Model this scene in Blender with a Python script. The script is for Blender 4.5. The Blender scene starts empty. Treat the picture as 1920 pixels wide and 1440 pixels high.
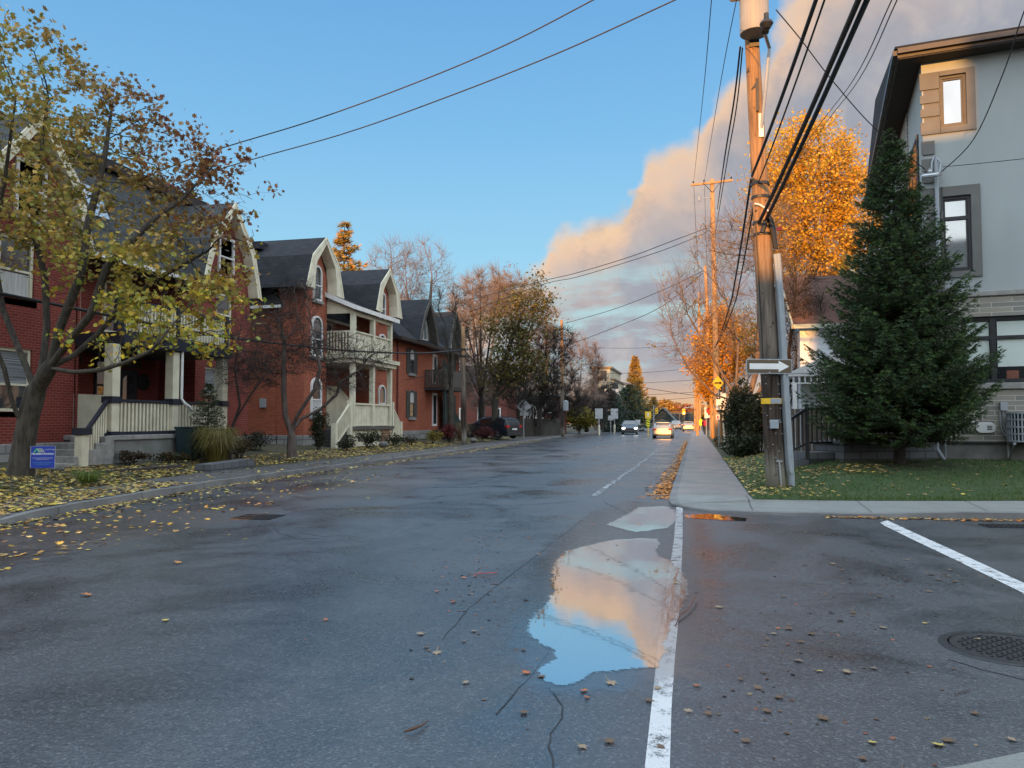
import bpy, bmesh, math, random
import numpy as np
from mathutils import Vector, Matrix, Quaternion
PI=math.pi; R=math.radians
rng=np.random.default_rng(7); random.seed(7)
sc=bpy.context.scene; COL=sc.collection
# ---------------- camera geometry (also used to survey points on real planes) -------------
FPX=1442.0; YAW=R(13.4); PIT=R(2.74); CH=1.55
CF=np.array([-math.sin(YAW)*math.cos(PIT),math.cos(YAW)*math.cos(PIT),math.sin(PIT)])
CR=np.array([math.cos(YAW),math.sin(YAW),0.0]); CU=np.cross(CR,CF); C0=np.array([0,0,CH])
def ray(x,y): return CF+CR*(x-960)/FPX-CU*(y-720)/FPX
def gz(x,y,z=0.0):
    d=ray(x,y); return C0+d*((z-CH)/d[2])
def gx(x,y,X):
    d=ray(x,y); return C0+d*(X/d[0])
def gy(x,y,Y):
    d=ray(x,y); return C0+d*(Y/d[1])
def col(x,X,z=.3):
    p=gx(x,789,X); return np.array([X,p[1],z])
def gd(x,y,dep): return C0+ray(x,y)*dep
def smooth(t): t=min(1,max(0,t)); return t*t*(3-2*t)
# ---------------- scene bookkeeping -------------
def props(o,label=None,cat=None,group=None,kind=None):
    if label: o['label']=label
    if cat: o['category']=cat
    if group: o['group']=group
    if kind: o['kind']=kind
    return o
def thing(name,label,cat,loc=(0,0,0),rz=0.0,group=None):
    o=bpy.data.objects.new(name,None); COL.objects.link(o); o.empty_display_size=.3
    o.location=tuple(float(v) for v in loc); o.rotation_euler=(0,0,rz)
    o['_m']=[float(loc[0]),float(loc[1]),float(loc[2]),float(rz)]
    return props(o,label,cat,group)
def frame_of(o):
    while o is not None:
        if '_m' in o: return list(o['_m'])
        o=o.parent
    return None
class MB:
    """collects shapes; build() links them as ONE mesh object"""
    def __init__(s): s.v=[]; s.f=[]; s.mi=[]; s.cur=0; s.c=[]; s.col=None
    def add(s,vs,fs,flip=False):
        b=len(s.v); s.v.extend([tuple(map(float,p)) for p in vs])
        if s.col is not None: s.c.extend([s.col]*len(vs))
        for f in fs: s.f.append(tuple(b+i for i in (reversed(f) if flip else f))); s.mi.append(s.cur)
    def hexa(s,p): # 8 points: bottom 4 ccw, top 4 ccw
        s.add(p,[(3,2,1,0),(4,5,6,7),(0,1,5,4),(1,2,6,5),(2,3,7,6),(3,0,4,7)])
    def box(s,x0,x1,y0,y1,z0,z1):
        s.hexa([(x0,y0,z0),(x1,y0,z0),(x1,y1,z0),(x0,y1,z0),(x0,y0,z1),(x1,y0,z1),(x1,y1,z1),(x0,y1,z1)])
    def bar(s,a,b,w,h=None,up=(0,0,1)): # rectangular bar
        a=Vector(a);b=Vector(b);h=h or w;d=(b-a).normalized();u=Vector(up)
        if abs(d.dot(u))>.97:u=Vector((0,1,0))
        x=d.cross(u).normalized()*(w/2);y=x.cross(d).normalized()*(h/2)
        s.hexa([a-x-y,a+x-y,a+x+y,a-x+y,b-x-y,b+x-y,b+x+y,b-x+y])
    def fb(s,F,u0,u1,n0,n1,w0,w1):
        P=F.P; s.hexa([P(u0,n1,w0),P(u1,n1,w0),P(u1,n0,w0),P(u0,n0,w0),P(u0,n1,w1),P(u1,n1,w1),P(u1,n0,w1),P(u0,n0,w1)])
    def fpoly(s,F,pts,n0,n1): # outline (u,w) seen from outside ccw, extruded n0..n1
        k=len(pts);vs=[F.P(u,n1,w) for u,w in pts]+[F.P(u,n0,w) for u,w in pts]
        fs=[tuple(range(k)),tuple(range(2*k-1,k-1,-1))]+[(i,k+i,k+(i+1)%k,(i+1)%k) for i in range(k)]
        s.add(vs,fs)
    def fring(s,F,out,inn,n0,n1,closed=True):
        k=len(out);vs=[F.P(u,n1,w) for u,w in out]+[F.P(u,n1,w) for u,w in inn]+[F.P(u,n0,w) for u,w in out]+[F.P(u,n0,w) for u,w in inn]
        fs=[]
        for i in range(k if closed else k-1):
            j=(i+1)%k
            fs+= [(i,j,k+j,k+i),(2*k+j,2*k+i,3*k+i,3*k+j),(i,2*k+i,2*k+j,j),(k+j,3*k+j,3*k+i,k+i)]
        if not closed: fs+=[(0,k,3*k,2*k),(k-1,3*k-1,4*k-1,2*k-1)]
        s.add(vs,fs)
    def tube(s,pts,rad,n=6,cap=True):
        pts=[Vector(p) for p in pts]; m=len(pts)
        if not hasattr(rad,'__len__'): rad=[rad]*m
        t0=(pts[1]-pts[0]).normalized(); ref=Vector((0,0,1)) if abs(t0.z)<.9 else Vector((1,0,0))
        x=t0.cross(ref).normalized(); vs=[]; pt=t0
        for i in range(m):
            t=((pts[min(i+1,m-1)]-pts[max(i-1,0)])).normalized()
            q=pt.rotation_difference(t); x=(q@x); x=(x-t*x.dot(t)).normalized(); pt=t; y=t.cross(x)
            for k in range(n):
                a=2*PI*k/n; vs.append(pts[i]+(x*math.cos(a)+y*math.sin(a))*rad[i])
        fs=[(i*n+k,i*n+(k+1)%n,(i+1)*n+(k+1)%n,(i+1)*n+k) for i in range(m-1) for k in range(n)]
        if cap: fs+=[tuple(range(n-1,-1,-1)),tuple((m-1)*n+k for k in range(n))]
        s.add(vs,fs)
    def lathe(s,prof,c=(0,0,0),n=16,axis='z',a0=0):
        vs=[];m=len(prof)
        for r,h in prof:
            for k in range(n):
                a=a0+2*PI*k/n;x,y=r*math.cos(a),r*math.sin(a)
                p={'z':(x,y,h),'y':(x,-h,y),'x':(h,x,y)}[axis]
                vs.append((p[0]+c[0],p[1]+c[1],p[2]+c[2]))
        fs=[(i*n+k,i*n+(k+1)%n,(i+1)*n+(k+1)%n,(i+1)*n+k) for i in range(m-1) for k in range(n)]
        fs+=[tuple(range(n-1,-1,-1)),tuple((m-1)*n+k for k in range(n))]
        s.add(vs,fs)
    def blob(s,c,r,n=8,m=6,jit=.0):
        c=Vector(c);vs=[c+Vector((0,0,-r[2]))]
        for i in range(1,m):
            ph=-PI/2+PI*i/m
            for k in range(n):
                a=2*PI*k/n;j=1+random.uniform(-jit,jit)
                vs.append(c+Vector((r[0]*math.cos(ph)*math.cos(a)*j,r[1]*math.cos(ph)*math.sin(a)*j,r[2]*math.sin(ph)*j)))
        vs.append(c+Vector((0,0,r[2])));t=len(vs)-1
        fs=[(0,1+(k+1)%n,1+k) for k in range(n)]+[(1+i*n+k,1+i*n+(k+1)%n,1+(i+1)*n+(k+1)%n,1+(i+1)*n+k) for i in range(m-2) for k in range(n)]
        fs+=[(t,1+(m-2)*n+k,1+(m-2)*n+(k+1)%n) for k in range(n)]
        s.add(vs,fs)
    def build(s,name,mats,parent=None,org=None,smooth=False,bevel=0,auto=None):
        me=bpy.data.meshes.new(name)
        V=np.array(s.v,dtype=float).reshape(-1,3); o=bpy.data.objects.new(name,me)
        fr=frame_of(parent) if parent is not None else (list(org)+[0] if org is not None else None)
        if fr is not None:
            V=V-np.array(fr[:3]); c,sn=math.cos(-fr[3]),math.sin(-fr[3])
            V=np.column_stack([V[:,0]*c-V[:,1]*sn,V[:,0]*sn+V[:,1]*c,V[:,2]])
        me.from_pydata(V.tolist(),[],s.f)
        for m in (mats if isinstance(mats,(list,tuple)) else [mats]): me.materials.append(m)
        if len(set(s.mi))>1: me.polygons.foreach_set('material_index',s.mi)
        if s.c:
            a=me.color_attributes.new('col','FLOAT_COLOR','POINT'); a.data.foreach_set('color',np.array([(*c[:3],1) for c in s.c],dtype=np.float32).ravel())
        me.update(); me.validate(clean_customdata=False)
        if smooth: me.polygons.foreach_set('use_smooth',[True]*len(me.polygons))
        COL.objects.link(o)
        if parent is not None: o.parent=parent
        elif org is not None: o.location=org
        if bevel:
            b=o.modifiers.new('bevel','BEVEL'); b.width=bevel; b.segments=2; b.limit_method='ANGLE'; b.angle_limit=R(40)
        return o
def np_mesh(name,V,F,mat_,cols=None,parent=None,org=None,smooth=False):
    """fast mesh from arrays; F is (m,k)"""
    fr=frame_of(parent) if parent is not None else (list(org)+[0] if org is not None else None)
    V=np.asarray(V,dtype=np.float64)
    if fr is not None:
        V=V-np.array(fr[:3]); c,sn=math.cos(-fr[3]),math.sin(-fr[3])
        V=np.column_stack([V[:,0]*c-V[:,1]*sn,V[:,0]*sn+V[:,1]*c,V[:,2]])
    me=bpy.data.meshes.new(name); m,k=F.shape
    me.vertices.add(len(V)); me.vertices.foreach_set('co',V.astype(np.float32).ravel())
    me.loops.add(m*k); me.loops.foreach_set('vertex_index',F.astype(np.int32).ravel())
    me.polygons.add(m); me.polygons.foreach_set('loop_start',np.arange(0,m*k,k,dtype=np.int32))
    me.update(calc_edges=True)
    if cols is not None:
        a=me.color_attributes.new('col','FLOAT_COLOR','POINT')
        a.data.foreach_set('color',np.column_stack([cols,np.ones(len(cols))]).astype(np.float32).ravel())
    me.materials.append(mat_)
    if smooth: me.polygons.foreach_set('use_smooth',[True]*m)
    o=bpy.data.objects.new(name,me); COL.objects.link(o)
    if parent is not None: o.parent=parent
    elif org is not None: o.location=org
    return o
class Fac:
    """a facade frame: u along the wall, n outward, w up"""
    def __init__(s,O,u,n): s.O=np.array(O,float); s.u=np.array(u,float); s.n=np.array(n,float)
    def P(s,u,n,w): return tuple(s.O+s.u*u+s.n*n+np.array([0,0,w]))
    def px(s,x,y,off=0.0):
        d=ray(x,y); q=s.O+s.n*off; t=((q-C0)@s.n)/(d@s.n); p=C0+d*t-s.O
        return float(p@s.u),float(p[2])
def copy_tree(o,parent=None):
    c=o.copy(); COL.objects.link(c)
    if parent is not None: c.parent=parent
    for ch in list(o.children): copy_tree(ch,c)
    return c
# ---------------- materials -------------
def lin(c):
    return tuple(((v/255)/12.92 if v/255<=.04045 else ((v/255+.055)/1.055)**2.4) for v in c)
class N:
    def __init__(s,mat_): s.t=mat_.node_tree; s.n=s.t.nodes; s.l=s.t.links
    def __call__(s,ty,ins=None,**kw):
        nd=s.n.new(ty)
        for k,v in kw.items(): setattr(nd,k,v)
        for k,v in (ins or {}).items():
            sk=nd.inputs[k]
            if hasattr(v,'is_linked'): s.l.new(v,sk)
            elif hasattr(v,'outputs'): s.l.new(v.outputs[0],sk)
            else:
                if isinstance(v,(tuple,list)) and len(v)==3 and sk.type=='RGBA': v=(*v,1)
                sk.default_value=v
        return nd
    def math(s,op,a,b=0.0,clamp=False):
        return s('ShaderNodeMath',{0:a,1:b},operation=op,use_clamp=clamp).outputs[0]
    def mix(s,f,a,b,blend='MIX'):
        return s('ShaderNodeMix',{0:f,6:a,7:b},data_type='RGBA',blend_type=blend).outputs[2]
    def ramp(s,f,stops,interp='LINEAR'):
        nd=s('ShaderNodeValToRGB',{0:f}); cr=nd.color_ramp; cr.interpolation=interp
        while len(cr.elements)<len(stops): cr.elements.new(.5)
        for e,(p,c) in zip(cr.elements,stops):
            e.position=p; e.color=(*c,1) if hasattr(c,'__len__') else (c,c,c,1)
        return nd.outputs[0]
    def noise(s,vec,scale,detail=4,rough=.55,dist=0):
        return s('ShaderNodeTexNoise',{'Vector':vec,'Scale':scale,'Detail':detail,'Roughness':rough,'Distortion':dist}).outputs[0]
    def mapr(s,v,a,b,c=0.0,d=1.0):
        return s('ShaderNodeMapRange',{0:v,1:a,2:b,3:c,4:d}).outputs[0]
def newmat(name):
    m=bpy.data.materials.new(name); m.use_nodes=True; n=N(m)
    bs=[x for x in n.n if x.type=='BSDF_PRINCIPLED'][0]
    return m,n,bs
def objco(n): return n('ShaderNodeTexCoord').outputs['Object']
def set_in(n,bs,**k):
    for a,v in k.items():
        sk=bs.inputs[a.replace('_',' ')]
        if hasattr(v,'is_linked'): n.l.new(v,sk)
        else: sk.default_value=(*v,1) if isinstance(v,tuple) and len(v)==3 and sk.type=='RGBA' else v
def M(name,c1,c2=None,scale=6,rough=.6,bump=0.0,bscale=None,metal=0.0,spec=.4,stretch=None,rvar=.12,detail=5):
    m,n,bs=newmat(name); co=objco(n)
    if stretch: co=n('ShaderNodeMapping',{'Vector':co,'Scale':stretch}).outputs[0]
    c2=c2 or tuple(v*.72 for v in c1)
    nz=n.noise(co,scale,detail)
    set_in(n,bs,Base_Color=n.mix(n.mapr(nz,.3,.7),c1,c2),Roughness=n.mapr(nz,.2,.8,max(0,rough-rvar),min(1,rough+rvar)),Metallic=metal)
    bs.inputs['Specular IOR Level'].default_value=spec
    if bump:
        b=n('ShaderNodeBump',{'Height':n.noise(co,bscale or scale*4,5),'Strength':bump,'Distance':.02}); n.l.new(b.outputs[0],bs.inputs['Normal'])
    return m
def boxuv(n):
    tc=n('ShaderNodeTexCoord'); p=n('ShaderNodeSeparateXYZ',{0:tc.outputs['Object']}); q=n('ShaderNodeSeparateXYZ',{0:tc.outputs['Normal']})
    ax=n.math('ABSOLUTE',q.outputs[0]); ay=n.math('ABSOLUTE',q.outputs[1]); az=n.math('ABSOLUTE',q.outputs[2])
    k=n.math('GREATER_THAN',ax,ay); kz=n.math('GREATER_THAN',az,.85)
    u=n('ShaderNodeMix',{0:k,2:p.outputs[0],3:p.outputs[1]}).outputs[0]
    v=n('ShaderNodeMix',{0:kz,2:p.outputs[2],3:p.outputs[1]}).outputs[0]
    u=n('ShaderNodeMix',{0:kz,2:u,3:p.outputs[0]}).outputs[0]
    return n('ShaderNodeCombineXYZ',{0:u,1:v}).outputs[0],tc.outputs['Object']
def bricks(name,c1,c2,mortar,bw=.215,bh=.075,ms=.011,rough=.8,bump=.5,stain=.35,offset=.5,msmooth=.1,spec=.25):
    m,n,bs=newmat(name); uv,co=boxuv(n)
    bt=n('ShaderNodeTexBrick',{'Vector':uv,'Color1':c1,'Color2':c2,'Mortar':mortar,'Scale':1.0,'Mortar Size':ms,'Mortar Smooth':msmooth,'Brick Width':bw,'Row Height':bh,'Bias':0.0},offset=offset)
    big=n.noise(co,.9,5,.6); fine=n.noise(co,14,4)
    col=n.mix(n.mapr(big,.35,.75,0,stain),bt.outputs[0],tuple(v*.45 for v in c1))
    col=n.mix(n.mapr(fine,.3,.8,0,.35),col,tuple(min(1,v*1.35) for v in c2))
    set_in(n,bs,Base_Color=col,Roughness=rough); bs.inputs['Specular IOR Level'].default_value=spec
    h=n.math('ADD',n.math('MULTIPLY',bt.outputs[1],-1.0),n.math('MULTIPLY',fine,.35))
    b=n('ShaderNodeBump',{'Height':h,'Strength':bump,'Distance':.012}); n.l.new(b.outputs[0],bs.inputs['Normal'])
    return m
def glassmat(name,c=(.02,.025,.03),rough=.03,spec=.9):
    m,n,bs=newmat(name); co=objco(n)
    set_in(n,bs,Base_Color=n.mix(n.mapr(n.noise(co,1.3,2),.35,.65),c,tuple(v*1.8 for v in c)),Roughness=rough)
    bs.inputs['Specular IOR Level'].default_value=spec; bs.inputs['IOR'].default_value=1.6
    b=n('ShaderNodeBump',{'Height':n.noise(co,1.1,1),'Strength':.05,'Distance':.05}); n.l.new(b.outputs[0],bs.inputs['Normal'])
    return m
def leafmat(name,trans=.35,rough=.55):
    m,n,bs=newmat(name); a=n('ShaderNodeAttribute',attribute_name='col')
    co=objco(n); c=n.mix(n.mapr(n.noise(co,9,3),.3,.75,0,.4),a.outputs[0],(.06,.04,.015))
    set_in(n,bs,Base_Color=c,Roughness=rough); bs.inputs['Specular IOR Level'].default_value=.3
    tr=n('ShaderNodeBsdfTranslucent',{'Color':c}); mx=n('ShaderNodeMixShader',{0:trans,1:bs.outputs[0],2:tr.outputs[0]})
    out=[x for x in n.n if x.type=='OUTPUT_MATERIAL'][0]; n.l.new(mx.outputs[0],out.inputs[0])
    return m
def barkmat(name,c1,c2,sc_=9,bump=.7):
    return M(name,c1,c2,scale=sc_,rough=.9,bump=bump,bscale=sc_*2.2,stretch=(1,1,.22),spec=.15)
MT={}
MT['brick_red']=bricks('painted_red_brick',(.21,.036,.024),(.13,.024,.018),(.27,.1,.08),stain=.55)
MT['brick_orange']=bricks('orange_red_brick',(.4,.105,.05),(.25,.06,.032),(.3,.16,.11),stain=.5,ms=.009)
MT['brick_far']=bricks('far_red_brick',(.17,.035,.025),(.12,.03,.02),(.2,.12,.1))
MT['stone']=bricks('rough_grey_stone',(.3,.29,.27),(.2,.2,.195),(.12,.115,.11),bw=.62,bh=.3,ms=.02,bump=1.0,stain=.45)
MT['ledge']=bricks('ledge_stone',(.29,.265,.215),(.185,.18,.165),(.48,.45,.37),bw=.72,bh=.125,ms=.011,bump=.8,stain=.28,offset=.37)
MT['block']=bricks('grey_garden_block',(.12,.125,.13),(.075,.08,.085),(.03,.03,.03),bw=.42,bh=.19,ms=.012,bump=.7)
MT['shingle']=bricks('dark_shingle',(.014,.015,.018),(.027,.029,.034),(.007,.007,.008),bw=.33,bh=.15,ms=.006,rough=.9,bump=.7,stain=.35)
MT['shingle_old']=bricks('grey_shingle',(.036,.04,.041),(.06,.065,.065),(.016,.016,.016),bw=.33,bh=.15,ms=.006,rough=.9,bump=.7,stain=.3)
MT['shingle_brown']=bricks('brown_shingle',(.14,.072,.052),(.09,.05,.04),(.045,.028,.024),bw=.33,bh=.14,ms=.006,rough=.9,bump=.7)
MT['limestone']=M('limestone',(.3,.29,.265),(.18,.175,.165),5,.85,.6,18)
MT['rough_stone']=M('rough_boulder',(.15,.145,.13),(.08,.078,.07),4,.9,.8,14)
MT['concrete']=M('weathered_concrete',(.2,.2,.185),(.12,.12,.11),2.2,.85,.25,30)
MT['cream']=M('cream_paint',(.68,.64,.48),(.52,.48,.36),2.5,.6,.08,20)
MT['navy']=M('navy_paint',(.012,.014,.026),(.022,.024,.035),6,.55,.1)
MT['white']=M('white_paint',(.72,.71,.68),(.6,.59,.56),3,.5,.04)
MT['whiteframe']=M('white_window_frame',(.62,.62,.6),(.5,.5,.48),5,.45)
MT['greywood']=M('grey_brown_wood',(.11,.1,.085),(.065,.06,.052),5,.75,.3,25,stretch=(1,1,.2))
MT['darkwood']=M('dark_stained_wood',(.03,.028,.028),(.05,.046,.044),6,.7,.25,25)
MT['green_dark']=M('dark_green_paint',(.022,.04,.038),(.014,.026,.026),3,.6)
MT['shutter']=M('shutter_paint',(.06,.06,.055),(.04,.04,.036),12,.6,.4,18,stretch=(.2,.2,3))
MT['glass']=glassmat('window_glass')
MT['glass_pale']=M('sky_reflecting_glass',(.47,.51,.52),(.38,.42,.43),.9,.05,.02,1.2,metal=.75,rvar=.02,detail=2)
MT['blackglass']=glassmat('dark_glass',(.006,.007,.008))
MT['blind']=M('slatted_blind',(.3,.32,.33),(.07,.075,.08),30,.5,stretch=(.02,.02,1.0),detail=1)
MT['curtain']=M('net_curtain',(.55,.55,.52),(.35,.35,.33),14,.8,stretch=(1,1,.08))
MT['blindgreen']=M('pale_roller_blind',(.52,.58,.53),(.46,.52,.48),1.5,.7)
MT['stucco']=M('pale_stucco',(.315,.345,.34),(.255,.28,.275),.55,.85,.2,60,stretch=(1,1,.45),detail=8)
MT['trimgrey']=M('grey_stucco_trim',(.13,.128,.12),(.115,.113,.106),2,.85,.15,70)
MT['metal_dark']=M('dark_metal',(.02,.02,.022),(.03,.03,.032),6,.4,metal=.3)
MT['metal_grey']=M('galvanised_metal',(.42,.44,.45),(.32,.34,.35),4,.42,metal=.6)
MT['metal_pale']=M('pale_grey_metal',(.3,.33,.35),(.23,.26,.28),3,.45,metal=.1)
MT['plastic_grey']=M('grey_plastic',(.3,.32,.33),(.25,.27,.28),3,.5)
MT['fascia']=M('brown_black_fascia',(.035,.028,.024),(.022,.018,.016),6,.4)
MT['soffit']=bricks('dark_soffit',(.06,.05,.04),(.05,.042,.034),(.015,.012,.01),bw=8,bh=.1,ms=.012,bump=.6)
def polemat():
    m,n,bs=newmat('weathered_pole_wood'); co=objco(n); st=n('ShaderNodeMapping',{'Vector':co,'Scale':(1,1,.05)}).outputs[0]; z=n('ShaderNodeSeparateXYZ',{0:co}).outputs[2]
    g=n.noise(st,16,6,.65); k=n.noise(co,5,4); c=n.mix(n.mapr(g,.35,.65),(.34,.2,.1),(.15,.09,.05)); grey=n.mix(n.mapr(g,.35,.65),(.2,.165,.13),(.07,.055,.045)); zz=n.math('ADD',z,n.math('MULTIPLY',n.math('SUBTRACT',g,.5),1.6))
    c=n.mix(n.mapr(zz,5.4,4.3),c,grey); tar=n.mix(n.mapr(g,.4,.62),(.022,.017,.014),(.075,.055,.042)); c=n.mix(n.mapr(zz,3.0,2.2),c,tar); c=n.mix(n.mapr(zz,.95,.4),c,(.26,.24,.2)); c=n.mix(n.mapr(k,.66,.72),c,(.03,.02,.015))
    set_in(n,bs,Base_Color=c,Roughness=.85); bs.inputs['Specular IOR Level'].default_value=.2
    b=n('ShaderNodeBump',{'Height':g,'Strength':.6,'Distance':.02}); n.l.new(b.outputs[0],bs.inputs['Normal']); return m
MT['pole']=polemat()
MT['pole_sunlit']=barkmat('sunlit_pole_wood',(.46,.27,.12),(.3,.17,.08),7,.4)  # lit copy of the pole wood: warm sunlight put into the colour
MT['bark']=barkmat('grey_bark',(.085,.074,.058),(.034,.03,.026),13,.9)
MT['bark_dark']=barkmat('dark_bark',(.05,.042,.036),(.026,.022,.02),11)
MT['bark_pink']=barkmat('pinkish_bark',(.15,.115,.1),(.075,.058,.052),11)
MT['bark_twig']=barkmat('fine_branch_bark',(.2,.15,.125),(.12,.09,.075),6,.2)
MT['leaf']=leafmat('leaf'); MT['needle']=leafmat('needle',.12,.6); MT['dryleaf']=leafmat('fallen_leaf',.05,.5)
MT['wire']=M('black_cable',(.012,.012,.013),(.02,.02,.02),20,.55)
MT['wire_thin']=M('weathered_cable',(.035,.03,.03),(.02,.018,.018),20,.6)
MT['soil']=M('dark_soil',(.05,.038,.026),(.025,.02,.014),9,.95,.9,30)
MT['paint_white']=None
MT['tyre']=M('tyre_rubber',(.014,.014,.014),(.02,.02,.02),20,.85)
MT['rim']=M('alloy_rim',(.4,.4,.4),(.3,.3,.3),10,.35,metal=.8)
MT['red']=M('red_sign_red',(.5,.03,.02),(.42,.025,.02),4,.5)
MT['yellow']=M('sign_yellow',(.8,.5,.03),(.7,.43,.025),4,.5)
MT['yellow_green']=M('fluorescent_yellow',(.72,.75,.03),(.65,.66,.025),4,.5)
MT['black']=M('matt_black',(.01,.01,.01),(.018,.018,.018),8,.5)
MT['sign_grey']=M('sign_back_aluminium',(.42,.43,.44),(.33,.34,.35),3,.45,metal=.35)
MT['blue_sign']=M('blue_sign_print',(.02,.05,.33),(.018,.04,.27),3,.5)
MT['cyan']=M('light_blue_print',(.12,.4,.6),None,3,.5); MT['green_print']=M('green_print',(.08,.55,.2),None,3,.5)
MT['lens_red']=M('tail_lamp_red',(.45,.012,.008),(.3,.01,.008),8,.15)
MT['trans_tank']=M('transformer_paint',(.3,.275,.23),(.24,.22,.185),2,.45)
# ---------------- vegetation generators -------------
def ellipsoid_pts(E,n):
    """E: list of (centre, (rx,ry,rz)) in world; sampled by volume"""
    vol=np.array([r[0]*r[1]*r[2] for c,r in E])**.8; k=rng.choice(len(E),size=n,p=vol/vol.sum())
    d=rng.normal(size=(n,3)); d/=np.linalg.norm(d,axis=1)[:,None]; d*=(rng.random(n)**(1/2.4))[:,None]
    C=np.array([c for c,r in E]); Rr=np.array([r for c,r in E]); return C[k]+d*Rr[k]
def grow(chains,A,D,di,dk,iters=140,bias=(0,0,.12),maxn=7000):
    nodes=[];par=[]
    for ch in chains: # each chain: list of points; first point joins nearest existing node
        pts=[np.array(p,float) for p in ch]; prev=-1
        if nodes:
            prev=int(np.argmin([np.sum((q-pts[0])**2) for q in nodes])); pts=pts[1:]
        for p in pts:
            if prev>=0:
                a=nodes[prev]; m=max(1,int(round(np.linalg.norm(p-a)/D)))
                for j in range(1,m+1):
                    nodes.append(a+(p-a)*j/m); par.append(prev); prev=len(nodes)-1
            else: nodes.append(p); par.append(-1); prev=0
    nd=np.array(nodes); par=list(par); ns=[n for n in nd]
    A=A.copy(); dist=np.full(len(A),1e9); near=np.zeros(len(A),int)
    def upd(P,base):
        nonlocal dist,near
        for s in range(0,len(P),400):
            q=P[s:s+400]; dd=np.sqrt(((A[:,None,:]-q[None])**2).sum(2)); k=dd.argmin(1); d=dd[np.arange(len(A)),k]; b=d<dist
            dist[b]=d[b]; near[b]=base+s+k[b]
    upd(nd,0); kids={}
    for i,p in enumerate(par): kids.setdefault(p,[]).append(i)
    bias=np.array(bias)
    for it in range(iters):
        act=dist<di
        if not act.any(): break
        idx=near[act]; v=A[act]-np.array(ns)[idx]; v/=np.linalg.norm(v,axis=1)[:,None]+1e-9
        acc={}
        for i,w in zip(idx,v): acc[i]=acc.get(i,0)+w
        new=[]
        for i,w in acc.items():
            if len(kids.get(i,[]))>=3: continue
            w=w/(np.linalg.norm(w)+1e-9)+bias+rng.normal(size=3)*.13; w/=np.linalg.norm(w)
            p=ns[i]+w*D
            if any(np.sum((ns[c]-p)**2)<(.45*D)**2 for c in kids.get(i,[])): continue
            new.append((i,p))
        if not new or len(ns)>maxn: break
        b=len(ns)
        for i,p in new: ns.append(p); par.append(i); kids.setdefault(i,[]).append(len(ns)-1)
        upd(np.array([p for _,p in new]),b)
        keep=dist>dk; A=A[keep]; dist=dist[keep]; near=near[keep]
        if len(A)==0: break
    return np.array(ns),np.array(par)
def radii(ns,par,tip=.006,p=2.35):
    r=np.zeros(len(ns)); nk=np.zeros(len(ns),int)
    for i in range(len(ns)-1,-1,-1):
        r[i]=max(r[i],tip**p)
        if par[i]>=0: r[par[i]]+=r[i]; nk[par[i]]+=1
    return r**(1/p),nk
def limbs_mesh(mb,ns,par,r,rmin=0,rmax=99,n_thick=9):
    kids=[[] for _ in ns]
    for i,p in enumerate(par):
        if p>=0: kids[p].append(i)
    starts=[i for i in range(len(ns)) if par[i]<0]
    main={}
    for i,k in enumerate(kids):
        if k: k.sort(key=lambda c:-r[c]); main[i]=k[0]; starts+=k[1:]
    for s0 in starts:
        ch=[] if par[s0]<0 else [par[s0]]; ch.append(s0)
        while ch[-1] in main: ch.append(main[ch[-1]])
        if len(ch)<2: continue
        rr=[r[c] for c in ch]
        if par[s0]>=0: rr[0]=min(rr[0],rr[1]*1.15)
        n=n_thick if max(rr)>.07 else (5 if max(rr)>.022 else 3)
        mb.tube([ns[c] for c in ch],rr,n,cap=False)
def twigs(mb,ns,par,r,count,length,rt=.004,thin=.03,up=.25,tips_only=False):
    c=np.where(r<thin)[0]
    if len(c)==0: return np.zeros((0,3))
    pick=rng.choice(c,size=count); ends=[]
    for i in pick:
        p=ns[i]; q=par[i]; d0=(p-ns[q]) if q>=0 else np.array([0,0,1.]); d0=d0/(np.linalg.norm(d0)+1e-9)
        d=d0*.8+rng.normal(size=3)*.55+np.array([0,0,up]); d/=np.linalg.norm(d); L=length*rng.uniform(.5,1.3)
        d2=d+rng.normal(size=3)*.25+np.array([0,0,up*.6]); d2/=np.linalg.norm(d2)
        a=p+d*L*.5; b=a+d2*L*.5; rr=min(rt,r[i]); mb.tube([p,a,b],[rr,rr*.8,rr*.45],3,cap=False); ends+=[a,b]
    return np.array(ends)
STAR=[]
for a,q in [(90,1.0),(66,.5),(42,.8),(20,.42),(-8,.62),(-38,.36),(-90,.42),(218,.36),(188,.62),(160,.42),(138,.8),(114,.5)]:
    STAR.append((q*math.cos(R(a)),q*math.sin(R(a)),.10*q*q*abs(math.cos(R(a)))))
STAR=np.array(STAR)
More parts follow.
